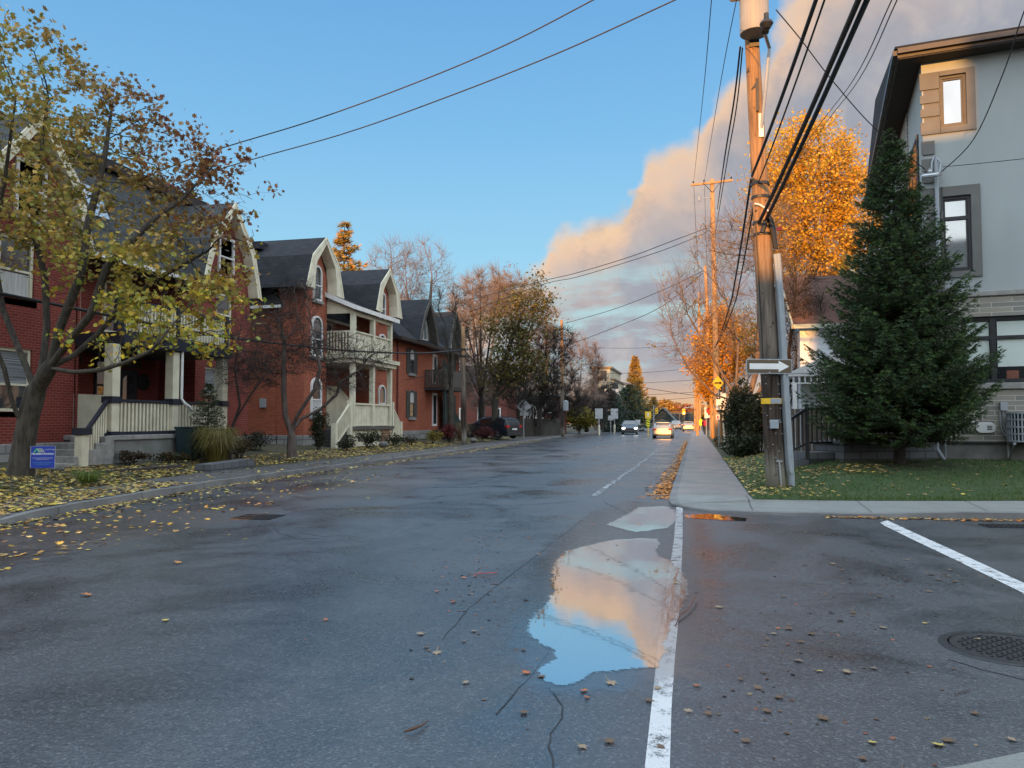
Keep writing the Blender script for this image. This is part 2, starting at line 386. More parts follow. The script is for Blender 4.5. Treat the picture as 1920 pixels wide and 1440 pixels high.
def leaf_arrays(P,size,star=True,normal_up=.3,flat=False,lift=.0):
    """P (n,3) positions, size (n,), returns V,F and leaf index of each vertex"""
    n=len(P)
    if star: T=np.vstack([[[0,0,0]],STAR]); k=len(STAR); Ft=np.array([[0,1+i,1+(i+1)%k] for i in range(k)])
    else: T=np.array([[0,-.55,0],[.5,.05,.12],[0,.8,0],[-.5,.05,.12]],float); Ft=np.array([[0,1,2],[0,2,3]])
    nrm=rng.normal(size=(n,3)); nrm[:,2]=np.abs(nrm[:,2])+normal_up
    if flat: nrm=np.column_stack([rng.normal(size=n)*.16,rng.normal(size=n)*.16,np.ones(n)])
    nrm/=np.linalg.norm(nrm,axis=1)[:,None]
    t=rng.normal(size=(n,3)); t-=nrm*(t*nrm).sum(1)[:,None]; t/=np.linalg.norm(t,axis=1)[:,None]; b=np.cross(nrm,t)
    curl=rng.uniform(-1.2,2.5,size=n)
    V=P[:,None,:]+size[:,None,None]*(T[None,:,0,None]*t[:,None]+T[None,:,1,None]*b[:,None]+(T[None,:,2]*curl[:,None])[:,:,None]*nrm[:,None])
    V[:,:,2]+=lift
    m=len(T); F=(np.arange(n)[:,None,None]*m+Ft[None]).reshape(-1,3)
    return V.reshape(-1,3),F,np.repeat(np.arange(n),m)
def pick_cols(pal,n,var=.25):
    pal=np.array(pal); c=pal[rng.integers(len(pal),size=n)]
    return np.clip(c*(1+rng.uniform(-var,var,size=(n,1)))*(1+rng.uniform(-.08,.08,size=(n,3))),0,1)
def tree(name,label,cat,chains,E,nattr,D,dk,di=None,tip=.006,bark='bark',leafpal=None,nleaf=0,lsize=.1,star=False,ntw=0,twl=.5,rt=.004,group=None,rbase=None,bias=(0,0,.12),colfn=None,pexp=2.35,leafthin=.03,twup=.25,spread=.12,twmat=None,maxn=6000):
    A=ellipsoid_pts(E,nattr); ns,par=grow(chains,A,D,di or D*7,dk,bias=bias,maxn=maxn); r,nk=radii(ns,par,tip,pexp)
    if rbase: # scale so that the foot has the surveyed girth, keeping the tips thin
        k=math.log(rbase/tip)/math.log(max(r[0]/tip,1.01)); r=tip*(r/tip)**k
    for i in range(min(4,len(r))): r[i]*=1.28-.07*i if i<4 else 1
    base=chains[0][0]
    t=thing(name,label,cat,base,0,group)
    mb=MB(); limbs_mesh(mb,ns,par,r); mb.build('trunk',MT[bark],t,smooth=True)
    P=ns[r<leafthin]
    if ntw:
        mt=MB(); e=twigs(mt,ns,par,r,ntw,twl,rt,leafthin,twup)
        if not nleaf: mt.build('crown',MT[twmat or bark],t)
        else: mt.build('twigs',MT[twmat or bark],t)
        if len(e): P=np.vstack([P,e,e])
    if nleaf and len(P):
        cl=P[rng.integers(len(P),size=max(10,nleaf//10))]; wgt=rng.random(len(cl))**1.5; q=cl[rng.choice(len(cl),size=nleaf,p=wgt/wgt.sum())]+rng.normal(size=(nleaf,3))*spread*np.array([1,1,.85]); q[::6]=P[rng.integers(len(P),size=len(q[::6]))]+rng.normal(size=(len(q[::6]),3))*spread*.6
        s=lsize*rng.uniform(.6,1.35,size=nleaf); V,F,li=leaf_arrays(q,s,star)
        c=pick_cols(leafpal,nleaf) if colfn is None else colfn(q)
        np_mesh('crown',V,F,MT['leaf'],c[li],t)
    return t
def fir(name,label,cat,base,H,Rb,whorls,nb,pal,tall=.0,sub=1.0,droop=.18,zlo=.1,group=None,needle=.085,needles=7,lit=None,shape=1.0,bark='bark_dark'):
    """layered conifer: whorls of boughs, each with flat side sprays of needle blades"""
    t=thing(name,label,cat,base,0,group); b=np.array(base); mb=MB()
    mb.tube([b+np.array([0,0,z*H]) for z in (-.03,.02,.3,.6,.85,1.0)],[.021*H*1.2,.017*H,.012*H,.008*H,.004*H,.0015*H],8); 
    Pp=[];Dd=[];Ss=[]
    for w in range(whorls):
        f=w/(whorls-1); z=H*(zlo+(1-zlo)*(f**.92)*.985); L0=Rb*(1-f)**shape*(1 if f>.12 else .8+f*1.6)+.03*H*.35
        k=max(4,int(nb*(1-.55*f)))
        for j in range(k):
            a=2*PI*(j+rng.random()*.7)/k+w*2.4; L=L0*rng.uniform(.72,1.15); zz=z+rng.uniform(-.03,.03)*H
            out=np.array([math.cos(a),math.sin(a),0]); side=np.array([-out[1],out[0],0])
            dr=droop*(1-f)*rng.uniform(.7,1.3); rise=.25+.6*f
            s=np.linspace(0,1,6); pts=[b+np.array([0,0,zz])+out*L*q+np.array([0,0,L*(rise*.35*q-dr*2.2*q*(1-q)*1.6+.16*q**3)]) for q in s]
            mb.tube(pts,[max(.004,.012*L*(1-.8*q)) for q in s],4,cap=False)
            nst=max(3,int(L*9*sub))
            for m in range(nst):
                q=(m+.6)/nst
                if q<.12 and f<.8: continue
                i=min(4,int(q*5)); p=pts[i]+(pts[i+1]-pts[i])*(q*5-i)
                for sg in (-1,1):
                    l=(.42*L*(1-q)**.8+.10*H*.12+.06)*rng.uniform(.6,1.1); dv=side*sg*.8+out*.75+np.array([0,0,rng.uniform(-.12,.12)]); dv/=np.linalg.norm(dv)
                    cnt=max(2,int(l/.085*sub))
                    for c in range(cnt):
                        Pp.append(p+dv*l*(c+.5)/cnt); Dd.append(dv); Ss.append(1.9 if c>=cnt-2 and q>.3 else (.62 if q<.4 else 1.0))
            for m in range(3): Pp.append(pts[-1]+(pts[-1]-pts[-2])*m*.12); Dd.append(out); Ss.append(2.)
    mb.build('trunk',MT[bark],t,smooth=True)
    P=np.array(Pp); Dd=np.array(Dd); n=len(P); nn=needles
    # needle blades around every shoot point
    P=np.repeat(P,nn,0); D0=np.repeat(Dd,nn,0); N_=len(P)
    rv=rng.normal(size=(N_,3)); rv-=D0*(rv*D0).sum(1)[:,None]; rv/=np.linalg.norm(rv,axis=1)[:,None]; rv[:,2]=rv[:,2]*.55+.12
    d=D0*.75+rv*.9; d/=np.linalg.norm(d,axis=1)[:,None]; wv=np.cross(d,rng.normal(size=(N_,3))); wv/=np.linalg.norm(wv,axis=1)[:,None]
    L=needle*rng.uniform(.7,1.3,size=(N_,1)); W=needle*.2
    V=np.stack([P-wv*W*.5,P+wv*W*.5,P+d*L+wv*W*.15,P+d*L-wv*W*.15],1).reshape(-1,3)
    F=np.arange(N_*4).reshape(-1,4)
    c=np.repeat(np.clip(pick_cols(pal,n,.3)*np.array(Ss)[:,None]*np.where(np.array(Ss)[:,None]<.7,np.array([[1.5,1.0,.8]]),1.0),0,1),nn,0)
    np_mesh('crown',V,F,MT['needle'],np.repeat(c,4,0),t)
    return t
def shrub(name,label,cat,base,r,n,pal,ls=.06,star=False,stems=10,group=None,mat_='leaf',shell=.35,bark='bark_dark'):
    t=thing(name,label,cat,base,0,group); b=np.array(base,float); mb=MB()
    for i in range(stems):
        a=rng.random()*2*PI; q=rng.random()**.5
        e=b+np.array([math.cos(a)*r[0]*q*.8,math.sin(a)*r[1]*q*.8,r[2]*rng.uniform(1.0,1.7)])
        m=(b+e)/2+np.array([0,0,r[2]*.25]); mb.tube([b+np.array([math.cos(a)*.05,math.sin(a)*.05,-.05]),m,e],[.014,.009,.004],4,cap=False)
    mb.build('stems',MT[bark],t)
    # clumpy crown: random sub-balls inside the outline
    k=26; dd=rng.normal(size=(k,3)); dd/=np.linalg.norm(dd,axis=1)[:,None]; cc=dd*(rng.random(k)**.4)[:,None]*.72
    i=rng.integers(k,size=n); d=rng.normal(size=(n,3)); d/=np.linalg.norm(d,axis=1)[:,None]
    u=cc[i]+d*(.34*(1-shell*rng.random(n)))[:,None]
    P=b+np.array([0,0,r[2]*.98])+u*np.array(r); P=P[P[:,2]>b[2]+.02]
    s=ls*rng.uniform(.6,1.4,size=len(P)); V,F,li=leaf_arrays(P,s,star)
    np_mesh('crown',V,F,MT[mat_],pick_cols(pal,len(P),.3)[li],t)
    return t
def scatter_leaves(name,P,size,pal,org,lift=.012,star=True,flat=True,label=None,var=.3):
    V,F,li=leaf_arrays(P,size,star,flat=flat,lift=lift)
    o=np_mesh(name,V,F,MT['dryleaf'],pick_cols(pal,len(P),var)[li],None,org)
    return props(o,label or 'loose fallen leaves lying on the ground','leaves',None,'stuff')
# ---------------- special materials -------------
def asphalt():
    m,n,bs=newmat('wet_asphalt'); co=objco(n); sx=n('ShaderNodeSeparateXYZ',{0:co})
    fine=n.noise(co,70,3,.8); mid=n.noise(co,20,5,.62); st=n('ShaderNodeMapping',{'Vector':co,'Scale':(1.0,.12,1)}).outputs[0]
    band=n.noise(st,.8,5,.6); big=n.noise(co,.3,5,.62,.5)
    vor=n('ShaderNodeTexVoronoi',{'Vector':co,'Scale':55.0}).outputs[0]
    # paving lanes laid at different times, with ragged joints
    xj=n.math('ADD',sx.outputs[0],n.math('MULTIPLY',n.math('SUBTRACT',n.noise(co,.9,4),.5),.35))
    l1=n.mapr(xj,-3.05,-2.95); l2=n.mapr(xj,-7.3,-7.2); side=n.mapr(xj,-.6,-.4)
    c=n.mix(n.mapr(band,.35,.66),(.011,.0135,.017),(.025,.029,.034)); c=n.mix(n.math('MULTIPLY',l1,.5),c,(.03,.033,.037)); c=n.mix(n.math('MULTIPLY',n.math('SUBTRACT',1.0,l2),.6),c,(.012,.013,.015))
    c=n.mix(n.mapr(big,.48,.68,0,.8),c,(.01,.011,.013))
    spk=n.noise(co,170,2,.8); v2=n('ShaderNodeTexVoronoi',{'Vector':co,'Scale':85.0}); vc=n('ShaderNodeSeparateXYZ',{0:v2.outputs[1]}).outputs[0]
    c=n.mix(n.mapr(spk,.56,.70,0,.6),c,(.13,.137,.145)); c=n.mix(n.mapr(vc,.8,1.0,0,.6),c,(.12,.125,.13)); c=n.mix(n.mapr(vc,.22,.0,0,.75),c,(.006,.006,.007)); c=n.mix(n.mapr(mid,.58,.78,0,.6),c,(.009,.009,.01))
    wet=n.mapr(n.math('ADD',n.math('MULTIPLY',n.noise(co,.5,5,.64,.5),.75),n.math('MULTIPLY',band,.25)),.45,.62)
    r=n.mapr(wet,0,1,.4,.2); r=n.math('ADD',r,n.mapr(mid,.3,.7,-.04,.07))
    set_in(n,bs,Base_Color=c,Roughness=r); bs.inputs['Specular IOR Level'].default_value=.5; bs.inputs['IOR'].default_value=1.95
    h=n.math('ADD',n.math('MULTIPLY',fine,.8),n.math('MULTIPLY',vor,1.0)); h=n.math('ADD',h,n.math('MULTIPLY',spk,.6))
    b=n('ShaderNodeBump',{'Height':h,'Strength':n.mapr(wet,0,1,.34,.16),'Distance':.006}); n.l.new(b.outputs[0],bs.inputs['Normal'])
    return m
MT['asphalt']=asphalt()
def roadpaint(name,wear):
    m,n,bs=newmat(name); co=objco(n)
    fine=n.noise(co,90,4,.7); mid=n.noise(co,7,5,.65)
    w=n.mapr(n.math('ADD',n.math('MULTIPLY',fine,.45),n.math('MULTIPLY',mid,.75)),wear,wear+.12)
    set_in(n,bs,Base_Color=n.mix(w,(.5,.51,.51),(.035,.036,.039)),Roughness=n.mapr(mid,.3,.7,.35,.6))
    b=n('ShaderNodeBump',{'Height':n.noise(co,150,3,.7),'Strength':.5,'Distance':.01}); n.l.new(b.outputs[0],bs.inputs['Normal'])
    return m
MT['roadpaint']=roadpaint('worn_road_paint',.615); MT['roadpaint_worn']=roadpaint('very_worn_road_paint',.49)
def water():
    m,n,bs=newmat('puddle_water'); co=objco(n)
    n.n.remove(bs); bs=n('ShaderNodeBsdfTransparent',{0:(.8,.82,.82,1)})
    gl=n('ShaderNodeBsdfGlossy',{'Color':(.95,.97,1),'Roughness':.028})
    b=n('ShaderNodeBump',{'Height':n.noise(co,3.5,2),'Strength':.012,'Distance':.05}); n.l.new(b.outputs[0],gl.inputs['Normal'])
    lw=n('ShaderNodeLayerWeight',{'Blend':.62}).outputs[1]
    mx=n('ShaderNodeMixShader',{0:n.mapr(lw,.2,1.0,.44,.78),1:bs.outputs[0],2:gl.outputs[0]})
    at=n('ShaderNodeSeparateXYZ',{0:n('ShaderNodeAttribute',attribute_name='col').outputs[0]}).outputs[0]
    e=n.math('ADD',n.math('MULTIPLY',n.math('SUBTRACT',n.noise(co,28,5,.7),.5),.95),n.math('MULTIPLY',n.math('SUBTRACT',n.noise(co,7,4),.5),.7)); k=n('ShaderNodeMapRange',{0:n.math('ADD',at,n.math('MULTIPLY',e,n.math('SUBTRACT',1.35,at))),1:.36,2:.6},interpolation_type='SMOOTHSTEP').outputs[0]
    mx=n('ShaderNodeMixShader',{0:k,1:n('ShaderNodeBsdfTransparent'),2:mx.outputs[0]})
    out=[x for x in n.n if x.type=='OUTPUT_MATERIAL'][0]; n.l.new(mx.outputs[0],out.inputs[0]); return m
MT['water']=water()
def film():
    m,n,bs=newmat('damp_film'); co=objco(n); n.n.remove(bs); at=n('ShaderNodeSeparateXYZ',{0:n('ShaderNodeAttribute',attribute_name='col').outputs[0]}).outputs[0]
    nz=n.math('ADD',n.math('MULTIPLY',n.noise(co,5,6,.7),.7),n.math('MULTIPLY',n.noise(co,45,3,.8),.3)); k=n.math('MULTIPLY',n.mapr(n.math('ADD',nz,n.math('MULTIPLY',at,.32)),.56,.78),.42)
    gl=n('ShaderNodeBsdfGlossy',{'Color':(.8,.84,.9,1),'Roughness':.16}); dk=n('ShaderNodeBsdfTransparent',{0:(.45,.45,.46,1)}); md=n('ShaderNodeMixShader',{0:k,1:n('ShaderNodeBsdfTransparent'),2:n('ShaderNodeMixShader',{0:.55,1:dk,2:gl})})
    out=[x for x in n.n if x.type=='OUTPUT_MATERIAL'][0]; n.l.new(md.outputs[0],out.inputs[0]); return m
MT['film']=film()
def slabmat(name,c1,c2,joint,axis,rough=.75):
    m,n,bs=newmat(name); co=objco(n); s=n('ShaderNodeSeparateXYZ',{0:co}).outputs[axis]
    fr=n.math('FRACT',n.math('DIVIDE',s,joint)); j=n.math('LESS_THAN',n.math('ABSOLUTE',n.math('SUBTRACT',fr,.5)),.012/joint)
    big=n.noise(co,1.1,5,.6); fine=n.noise(co,60,4,.65)
    c=n.mix(n.mapr(big,.35,.7),c1,c2); c=n.mix(n.mapr(fine,.4,.8,0,.5),c,tuple(v*.6 for v in c2)); c=n.mix(n.math('MULTIPLY',j,.85),c,(.03,.03,.028))
    set_in(n,bs,Base_Color=c,Roughness=n.mapr(big,.3,.7,rough-.3,rough)); bs.inputs['Specular IOR Level'].default_value=.5
    b=n('ShaderNodeBump',{'Height':n.math('SUBTRACT',n.math('MULTIPLY',fine,.4),j),'Strength':.5,'Distance':.012}); n.l.new(b.outputs[0],bs.inputs['Normal']); return m
MT['walk']=slabmat('concrete_sidewalk',(.2,.195,.185),(.13,.128,.122),1.5,1,.62); MT['walk_x']=slabmat('concrete_cross_walk',(.2,.205,.19),(.14,.145,.135),1.85,0)
MT['walk_dark']=slabmat('dark_asphalt_walk',(.075,.073,.068),(.045,.045,.044),3.1,1,.8)
MT['kerb']=slabmat('worn_kerb',(.17,.17,.165),(.09,.09,.088),2.4,1,.8)
def grassmat():
    m,n,bs=newmat('lawn_soil'); co=objco(n); a=n.noise(co,1.2,5,.6); f=n.noise(co,30,4,.7)
    c=n.mix(n.mapr(a,.42,.62),(.035,.075,.018),(.055,.085,.024)); c=n.mix(n.mapr(f,.4,.8),c,(.02,.03,.01))
    set_in(n,bs,Base_Color=c,Roughness=.95); b=n('ShaderNodeBump',{'Height':f,'Strength':1.0,'Distance':.05}); n.l.new(b.outputs[0],bs.inputs['Normal']); return m
MT['lawn']=grassmat()
MT['leafsoil']=M('leafy_soil',(.06,.05,.028),(.03,.035,.014),5,.95,.9,24)
# ---------------- world: evening sky with a cloud bank -------------
SUN_EL=R(6.3); SUN_HEAD=R(6.0)   # light travels along (sin, cos) of SUN_HEAD
def build_world():
    w=bpy.data.worlds.new('World'); sc.world=w; w.use_nodes=True; n=N(w)
    bg=[x for x in n.n if x.type=='BACKGROUND'][0]; ST=.1; KB=10.0; bg.inputs[1].default_value=ST
    sky=n('ShaderNodeTexSky',sky_type='NISHITA',sun_disc=False,sun_elevation=SUN_EL,sun_rotation=PI+SUN_HEAD,altitude=80,air_density=1.0,dust_density=1.2,ozone_density=1.6)
    d=n('ShaderNodeVectorMath',{0:n('ShaderNodeTexCoord').outputs['Generated']},operation='NORMALIZE').outputs[0]
    p=n('ShaderNodeSeparateXYZ',{0:d}); az=n.math('ARCTAN2',p.outputs[0],p.outputs[1]); el=n.math('ARCSINE',p.outputs[2])
    # cloud edge: elevation as a function of heading
    E=[(520,800),(700,720),(850,590),(940,520),(990,488),(1030,474),(1058,428),(1100,404),(1162,388),(1184,335),(1200,285),(1226,250),(1300,238),(1335,170),(1365,120),(1420,85),(1455,30),(1490,-40)]
    pts=[]
    for x,y in E:
        v=ray(x,y); v=v/np.linalg.norm(v); pts.append((math.atan2(v[0],v[1]),math.asin(v[2])))
    pts=[(-.75,-.2)]+pts+[(.45,.62),(.8,.8)]
    fc=n('ShaderNodeFloatCurve',{1:n.mapr(n.math('ADD',az,n.math('MULTIPLY',n.math('SUBTRACT',n.noise(d,12,4,.6),.5),.085)),-.75,.8)}); cv=fc.mapping.curves[0]
    L=[((a+.75)/1.55,(e+.3)/1.5) for a,e in pts]
    while len(cv.points)<len(L): cv.points.new(.5,.5)
    for q,(x,y) in zip(cv.points,sorted(L)): q.location=(x,y); q.handle_type='AUTO_CLAMPED'
    fc.mapping.update()
    edge=n.math('SUBTRACT',n.math('MULTIPLY',fc.outputs[0],1.5),.3)
    n1=n.noise(d,9,7,.56,.3); n2=n.noise(d,26,5,.6); n3=n.noise(d,3.2,5,.6)
    dd=n.math('ADD',n.math('SUBTRACT',edge,el),n.math('MULTIPLY',n.math('SUBTRACT',n1,.5),.06))
    dd=n.math('ADD',dd,n.math('MULTIPLY',n.math('SUBTRACT',n2,.5),.03))
    for vs_,am in ((13,.026),(30,.022)):
        vo=n('ShaderNodeTexVoronoi',{'Vector':n('ShaderNodeVectorMath',{0:d,1:n('ShaderNodeVectorMath',{0:n('ShaderNodeTexNoise',{'Vector':d,'Scale':9.0}).outputs[1],'Scale':.07},operation='SCALE').outputs[0]},operation='ADD').outputs[0],'Scale':vs_,'Smoothness':.35},feature='SMOOTH_F1').outputs[0]; dd=n.math('ADD',dd,n.math('MULTIPLY',n.math('SUBTRACT',.42,vo),am))
    mask=n('ShaderNodeMapRange',{0:dd,1:-.008,2:.032},interpolation_type='SMOOTHSTEP').outputs[0]
    ds=n.math('ADD',dd,n.math('MULTIPLY',n.math('SUBTRACT',n3,.5),.09))
    K=.5/ST
    def kk(c,s=1.0): return tuple(v*K*s for v in lin(c))
    def ramp2(f,stops):
        # ramps clamp colours above one, so they hold unscaled colours; scaled afterwards
        r=n.ramp(f,[(a,lin(c)) for a,c in stops]); return n('ShaderNodeVectorMath',{0:r,'Scale':K},operation='SCALE').outputs[0]
    cc=ramp2(n.mapr(ds,0,.5),[(0,(236,214,196)),(.03,(244,208,172)),(.09,(234,200,174)),(.16,(200,184,178)),(.26,(168,170,180)),(.6,(164,168,180)),(1,(198,186,186))])
    # broken, thinner cloud low in the sky
    st=n('ShaderNodeMapping',{'Vector':d,'Scale':(1,1,3.6)}).outputs[0]; g=n.noise(st,8.5,6,.58,.25)
    low=n.math('MULTIPLY',n.mapr(el,.225,.165),n.mapr(el,.04,.085)); gap=n.math('MULTIPLY',n.mapr(g,.46,.6),low)
    bil=n.noise(d,16,7,.6,.4); cc=n.mix(n.mapr(bil,.5,.72,0,.6),cc,kk((212,202,196))); cc=n.mix(n.mapr(bil,.5,.3,0,.5),cc,kk((146,154,168))); cc=n.mix(n.math('MULTIPLY',gap,.92),cc,kk((182,216,222)))
    lowc=n.mapr(el,.09,.0); cc=n.mix(n.math('MULTIPLY',lowc,.85),cc,ramp2(n.mapr(el,0,.09),[(0,(255,212,120)),(.3,(255,198,132)),(.65,(214,182,160)),(1,(168,168,176))]))
    # tint of the clear sky, matched to the clear evening blue
    blue=ramp2(n.mapr(el,-.02,.62),[(0,(236,214,196)),(.10,(200,230,240)),(.30,(160,217,245)),(.60,(128,192,240)),(1,(96,162,224))])
    sk=n.mix(.9,sky.outputs[0],blue); front=n.mix(mask,sk,cc)
    # the half of the sky behind the viewer, towards the low sun, and overhead: out of view, brightened to lift the shade
    hb=n.mapr(n.noise(d,2.6,5,.6),.3,.7,.75,1.25); glow=n('ShaderNodeVectorMath',{0:n.mix(n.mapr(el,0,.5),(.72*KB,.66*KB,.6*KB),(1.02*KB,1.2*KB,1.4*KB)),'Scale':hb},operation='SCALE').outputs[0]
    back=n.mix(.08,glow,sky.outputs[0]); t1=n('ShaderNodeMapRange',{0:p.outputs[1],1:.6,2:.0},interpolation_type='SMOOTHSTEP').outputs[0]; t2=n('ShaderNodeMapRange',{0:el,1:.56,2:1.0},interpolation_type='SMOOTHSTEP').outputs[0]
    n.l.new(n.mix(n.math('MAXIMUM',t1,t2),front,back),bg.inputs[0])
build_world()
sun=bpy.data.lights.new('sun','SUN'); sun.energy=4.1; sun.angle=R(.5); sun.color=(1.0,.45,.105)
so=bpy.data.objects.new('sun',sun); COL.objects.link(so)
ld=Vector((math.sin(SUN_HEAD)*math.cos(SUN_EL),math.cos(SUN_HEAD)*math.cos(SUN_EL),-math.sin(SUN_EL))); so.rotation_euler=ld.to_track_quat('-Z','Y').to_euler(); so.location=(-6,-40,30)
cam=bpy.data.cameras.new('camera'); co_=bpy.data.objects.new('camera',cam); COL.objects.link(co_); sc.camera=co_
cam.sensor_width=36; cam.lens=FPX/1920*36; cam.clip_start=.1; cam.clip_end=4000; co_.location=(0,0,CH); co_.rotation_euler=(PI/2+PIT,0,YAW)
sc.view_settings.view_transform='Standard'; sc.view_settings.look='None'; sc.view_settings.exposure=1.0; sc.view_settings.gamma=1
sc.cycles.max_bounces=6; sc.cycles.transparent_max_bounces=6; sc.cycles.caustics_reflective=False; sc.cycles.caustics_refractive=False; sc.cycles.sample_clamp_indirect=6
# ---------------- ground, road, kerbs, walks -------------
KP=[(-60,-9.9),(5,-9.9),(9.4,-10.06),(12,-10.5),(15.7,-10.97),(20,-11.2),(35,-11.25),(57,-12.05),(76,-12.6),(300,-12.8)]
def kx(y): return float(np.interp(y,[a for a,b in KP],[b for a,b in KP]))
def lz(x,y): # left bank height
    k=kx(y); t=k-1.7-x
    return .15+.17*smooth(t/2.4)+.2*smooth((t-2.2)/3)
def rz_(x,y): # right lawn height
    return .14+.42*smooth((y-15.3)/5.5)*smooth((x-1.0)/2.5)*(1-smooth((y-26)/10)*.5)
def S(o,label=None): o['kind']='structure'; return o
mb=MB(); mb.add([(-700,-200,-.06),(700,-200,-.06),(700,1500,-.06),(-700,1500,-.06)],[(0,1,2,3)]); S(mb.build('ground',MT['leafsoil']))
mb=MB(); mb.add([(-13.6,-60,0),(70,-60,0),(70,13.6,0),(.3,13.7,0),(-.35,14.6,0),(-.35,400,0),(-13.6,400,0)],[tuple(range(7))]); S(mb.build('road',MT['asphalt']))
ys=[-60,-20,-5,3,7]+[9+.6*i for i in range(30)]+[28,31,34,37,40,44,48,52,56,60,68,76,90,120,200,300]
def strip(xa,za,xb,zb,mb):
    vs=[];
    for y in ys: vs+=[(xa(y),y,za(y)),(xb(y),y,zb(y))]
    mb.add(vs,[(2*i,2*i+2,2*i+3,2*i+1) for i in range(len(ys)-1)])
jit={y:random.uniform(-.025,.025) for y in ys}
def kh(y): return .13-.09*smooth((10.8-y)/2.2)+jit[y]*.5
k0=lambda y:kx(y)+jit[y]; k1=lambda y:kx(y)-.03+jit[y]; k2=lambda y:kx(y)-.2
mb=MB(); strip(k1,kh,k0,lambda y:-.05,mb); strip(k2,kh,k1,kh,mb); S(mb.build('kerb',MT['kerb']))
mb=MB(); strip(lambda y:kx(y)-1.7,lambda y:kh(y)+.02,k2,lambda y:kh(y)-.004,mb); S(mb.build('pavement',MT['walk_dark']))
xs=[-1.7,-2.3,-3,-3.6,-4.3,-5,-6,-7.5,-12,-40]; mb=MB(); vs=[]
for y in ys:
    for x in xs: vs.append((kx(y)+x,y,lz(kx(y)+x,y)+(random.uniform(-.03,.03) if -7>x>-1.8 else 0)-(.01 if x==-1.7 else 0)))
m_=len(xs); mb.add(vs,[(i*m_+j,(i+1)*m_+j,(i+1)*m_+j+1,i*m_+j+1)[::-1] for i in range(len(ys)-1) for j in range(m_-1)][:]); S(mb.build('bank',MT['leafsoil'],smooth=True))
# right walk along the main street and its rounded corner
SWF=[(-.5,14.9),(-.44,14.45),(-.2,13.98),(.21,13.55),(.8,13.36),(2.45,13.38),(4.03,13.49),(6,13.75),(12,14.6),(40,19)]
SWB=[(40,22.2),(12,17.2),(6.0,15.6),(4.56,15.2),(2.72,14.8),(1.0,14.62)]
mb=MB()
top=[(-.5,14.9,.12)]; 
def kz(i): return .035 if i in(1,2,3) else (.05 if i in (0,4,5) else .11)
mb.add([(-.36,300,.12),(-.36,15.4,.11),(1.0,15.4,.12),(1.0,300,.13)],[(0,1,2,3)]); S(mb.build('sidewalk',MT['walk']))
mb=MB(); T=[(1.0,15.4,.12),(-.36,15.4,.11)]+[(x+(.14 if i<2 else 0),y+(.14 if i>1 else 0),kz(i)+.008) for i,(x,y) in enumerate(SWF)]+[(x,y,.13) for x,y in SWB]
mb.add(T,[tuple(range(len(T)))]); S(mb.build('cross_sidewalk',MT['walk_x']))
mb=MB(); P_=[(-.5,300,.12),(-.5,15.4,.11)]+[(x,y,kz(i)) for i,(x,y) in enumerate(SWF)]; I_=[(-.36,300,.12),(-.36,15.4,.11)]+[(x+(.14 if i<2 else 0),y+(.14 if i>1 else 0),kz(i)+.008) for i,(x,y) in enumerate(SWF)]
k=len(P_); mb.add(P_+I_+[(x-.012,y-.012,-.05) for x,y,z in P_],[(i,i+1,k+i+1,k+i) for i in range(k-1)]+[(2*k+i,2*k+i+1,i+1,i) for i in range(k-1)]); S(mb.build('corner_kerb',MT['kerb']))
# near corner of the side street, just in the frame at bottom right
q=gz(1690,1440); q2=gz(1920,1422)
mb=MB(); a=[(q[0]-.15,q[1]-.2),(q[0]+.25,q[1]+.02),(q2[0],q2[1]),(q2[0]+3,q2[1]+.25),(q2[0]+3,-6),(q[0]-.3,-6),(q[0]-.4,q[1]-1.2)]
mb.add([(x,y,.03) for x,y in a]+[(x,y,-.05) for x,y in a],[tuple(range(6,-1,-1))]+[(i,(i+1)%7,7+(i+1)%7,7+i) for i in range(7)]); S(mb.build('near_corner_pavement',MT['walk_x']))
# right lawn
gxs=[1.0,1.4,1.9,2.5,3.2,4,5,6,7,8,9,10,12,14,17,22,40]; mb=MB(); vs=[]
def y_back(x): return float(np.interp(x,[p[0] for p in SWB[::-1]],[p[1] for p in SWB[::-1]]))
fr=[0,.02,.05,.09,.13,.18,.24,.3,.36,.44,.55,.7,1.0]
for f in fr:
    for x in gxs:
        y0=y_back(x); y=y0+f*(32-y0); vs.append((x,y,rz_(x,y)+(random.uniform(-.015,.015) if 0<f<.5 else -.004)))
m_=len(gxs); mb.add(vs,[(i*m_+j,i*m_+j+1,(i+1)*m_+j+1,(i+1)*m_+j) for i in range(len(fr)-1) for j in range(m_-1)]); S(mb.build('lawn',MT['lawn'],smooth=True))
mb=MB(); mb.add([(1.0,32,.13),(60,32,.3),(60,300,.3),(1.0,300,.13)],[(0,1,2,3)]); S(mb.build('right_bank',MT['leafsoil']))
# painted lines, as worn sheets on the asphalt
def paint(name,pts,m='roadpaint'):
    mb=MB(); z=.004; vs=[]; 
    for (x1,y1,x2,y2) in pts:
        a=gz(x1,y1); b=gz(x2,y2); vs+=[(a[0],a[1],z),(b[0],b[1],z)]
    mb.add(vs,[(2*i,2*i+1,2*i+3,2*i+2) for i in range(len(pts)-1)][::-1],flip=True); return S(mb.build(name,MT[m]))
paint('edge_line_marking',[(1206,1470,1257,1470),(1209,1440,1256,1440),(1221,1330,1259,1330),(1231,1240,1265,1240),(1238,1175,1271,1175),(1253,1085,1277,1085),(1264,1010,1280,1010),(1268,951,1280,951)])
paint('stop_line_marking',[(1990,1131,1984,1152),(1920,1094,1913,1110),(1850,1061,1842,1075),(1780,1029,1772,1041),(1720,1002,1711,1012),(1690,988,1679,996),(1672,980,1658,986),(1664,976,1650,980)])
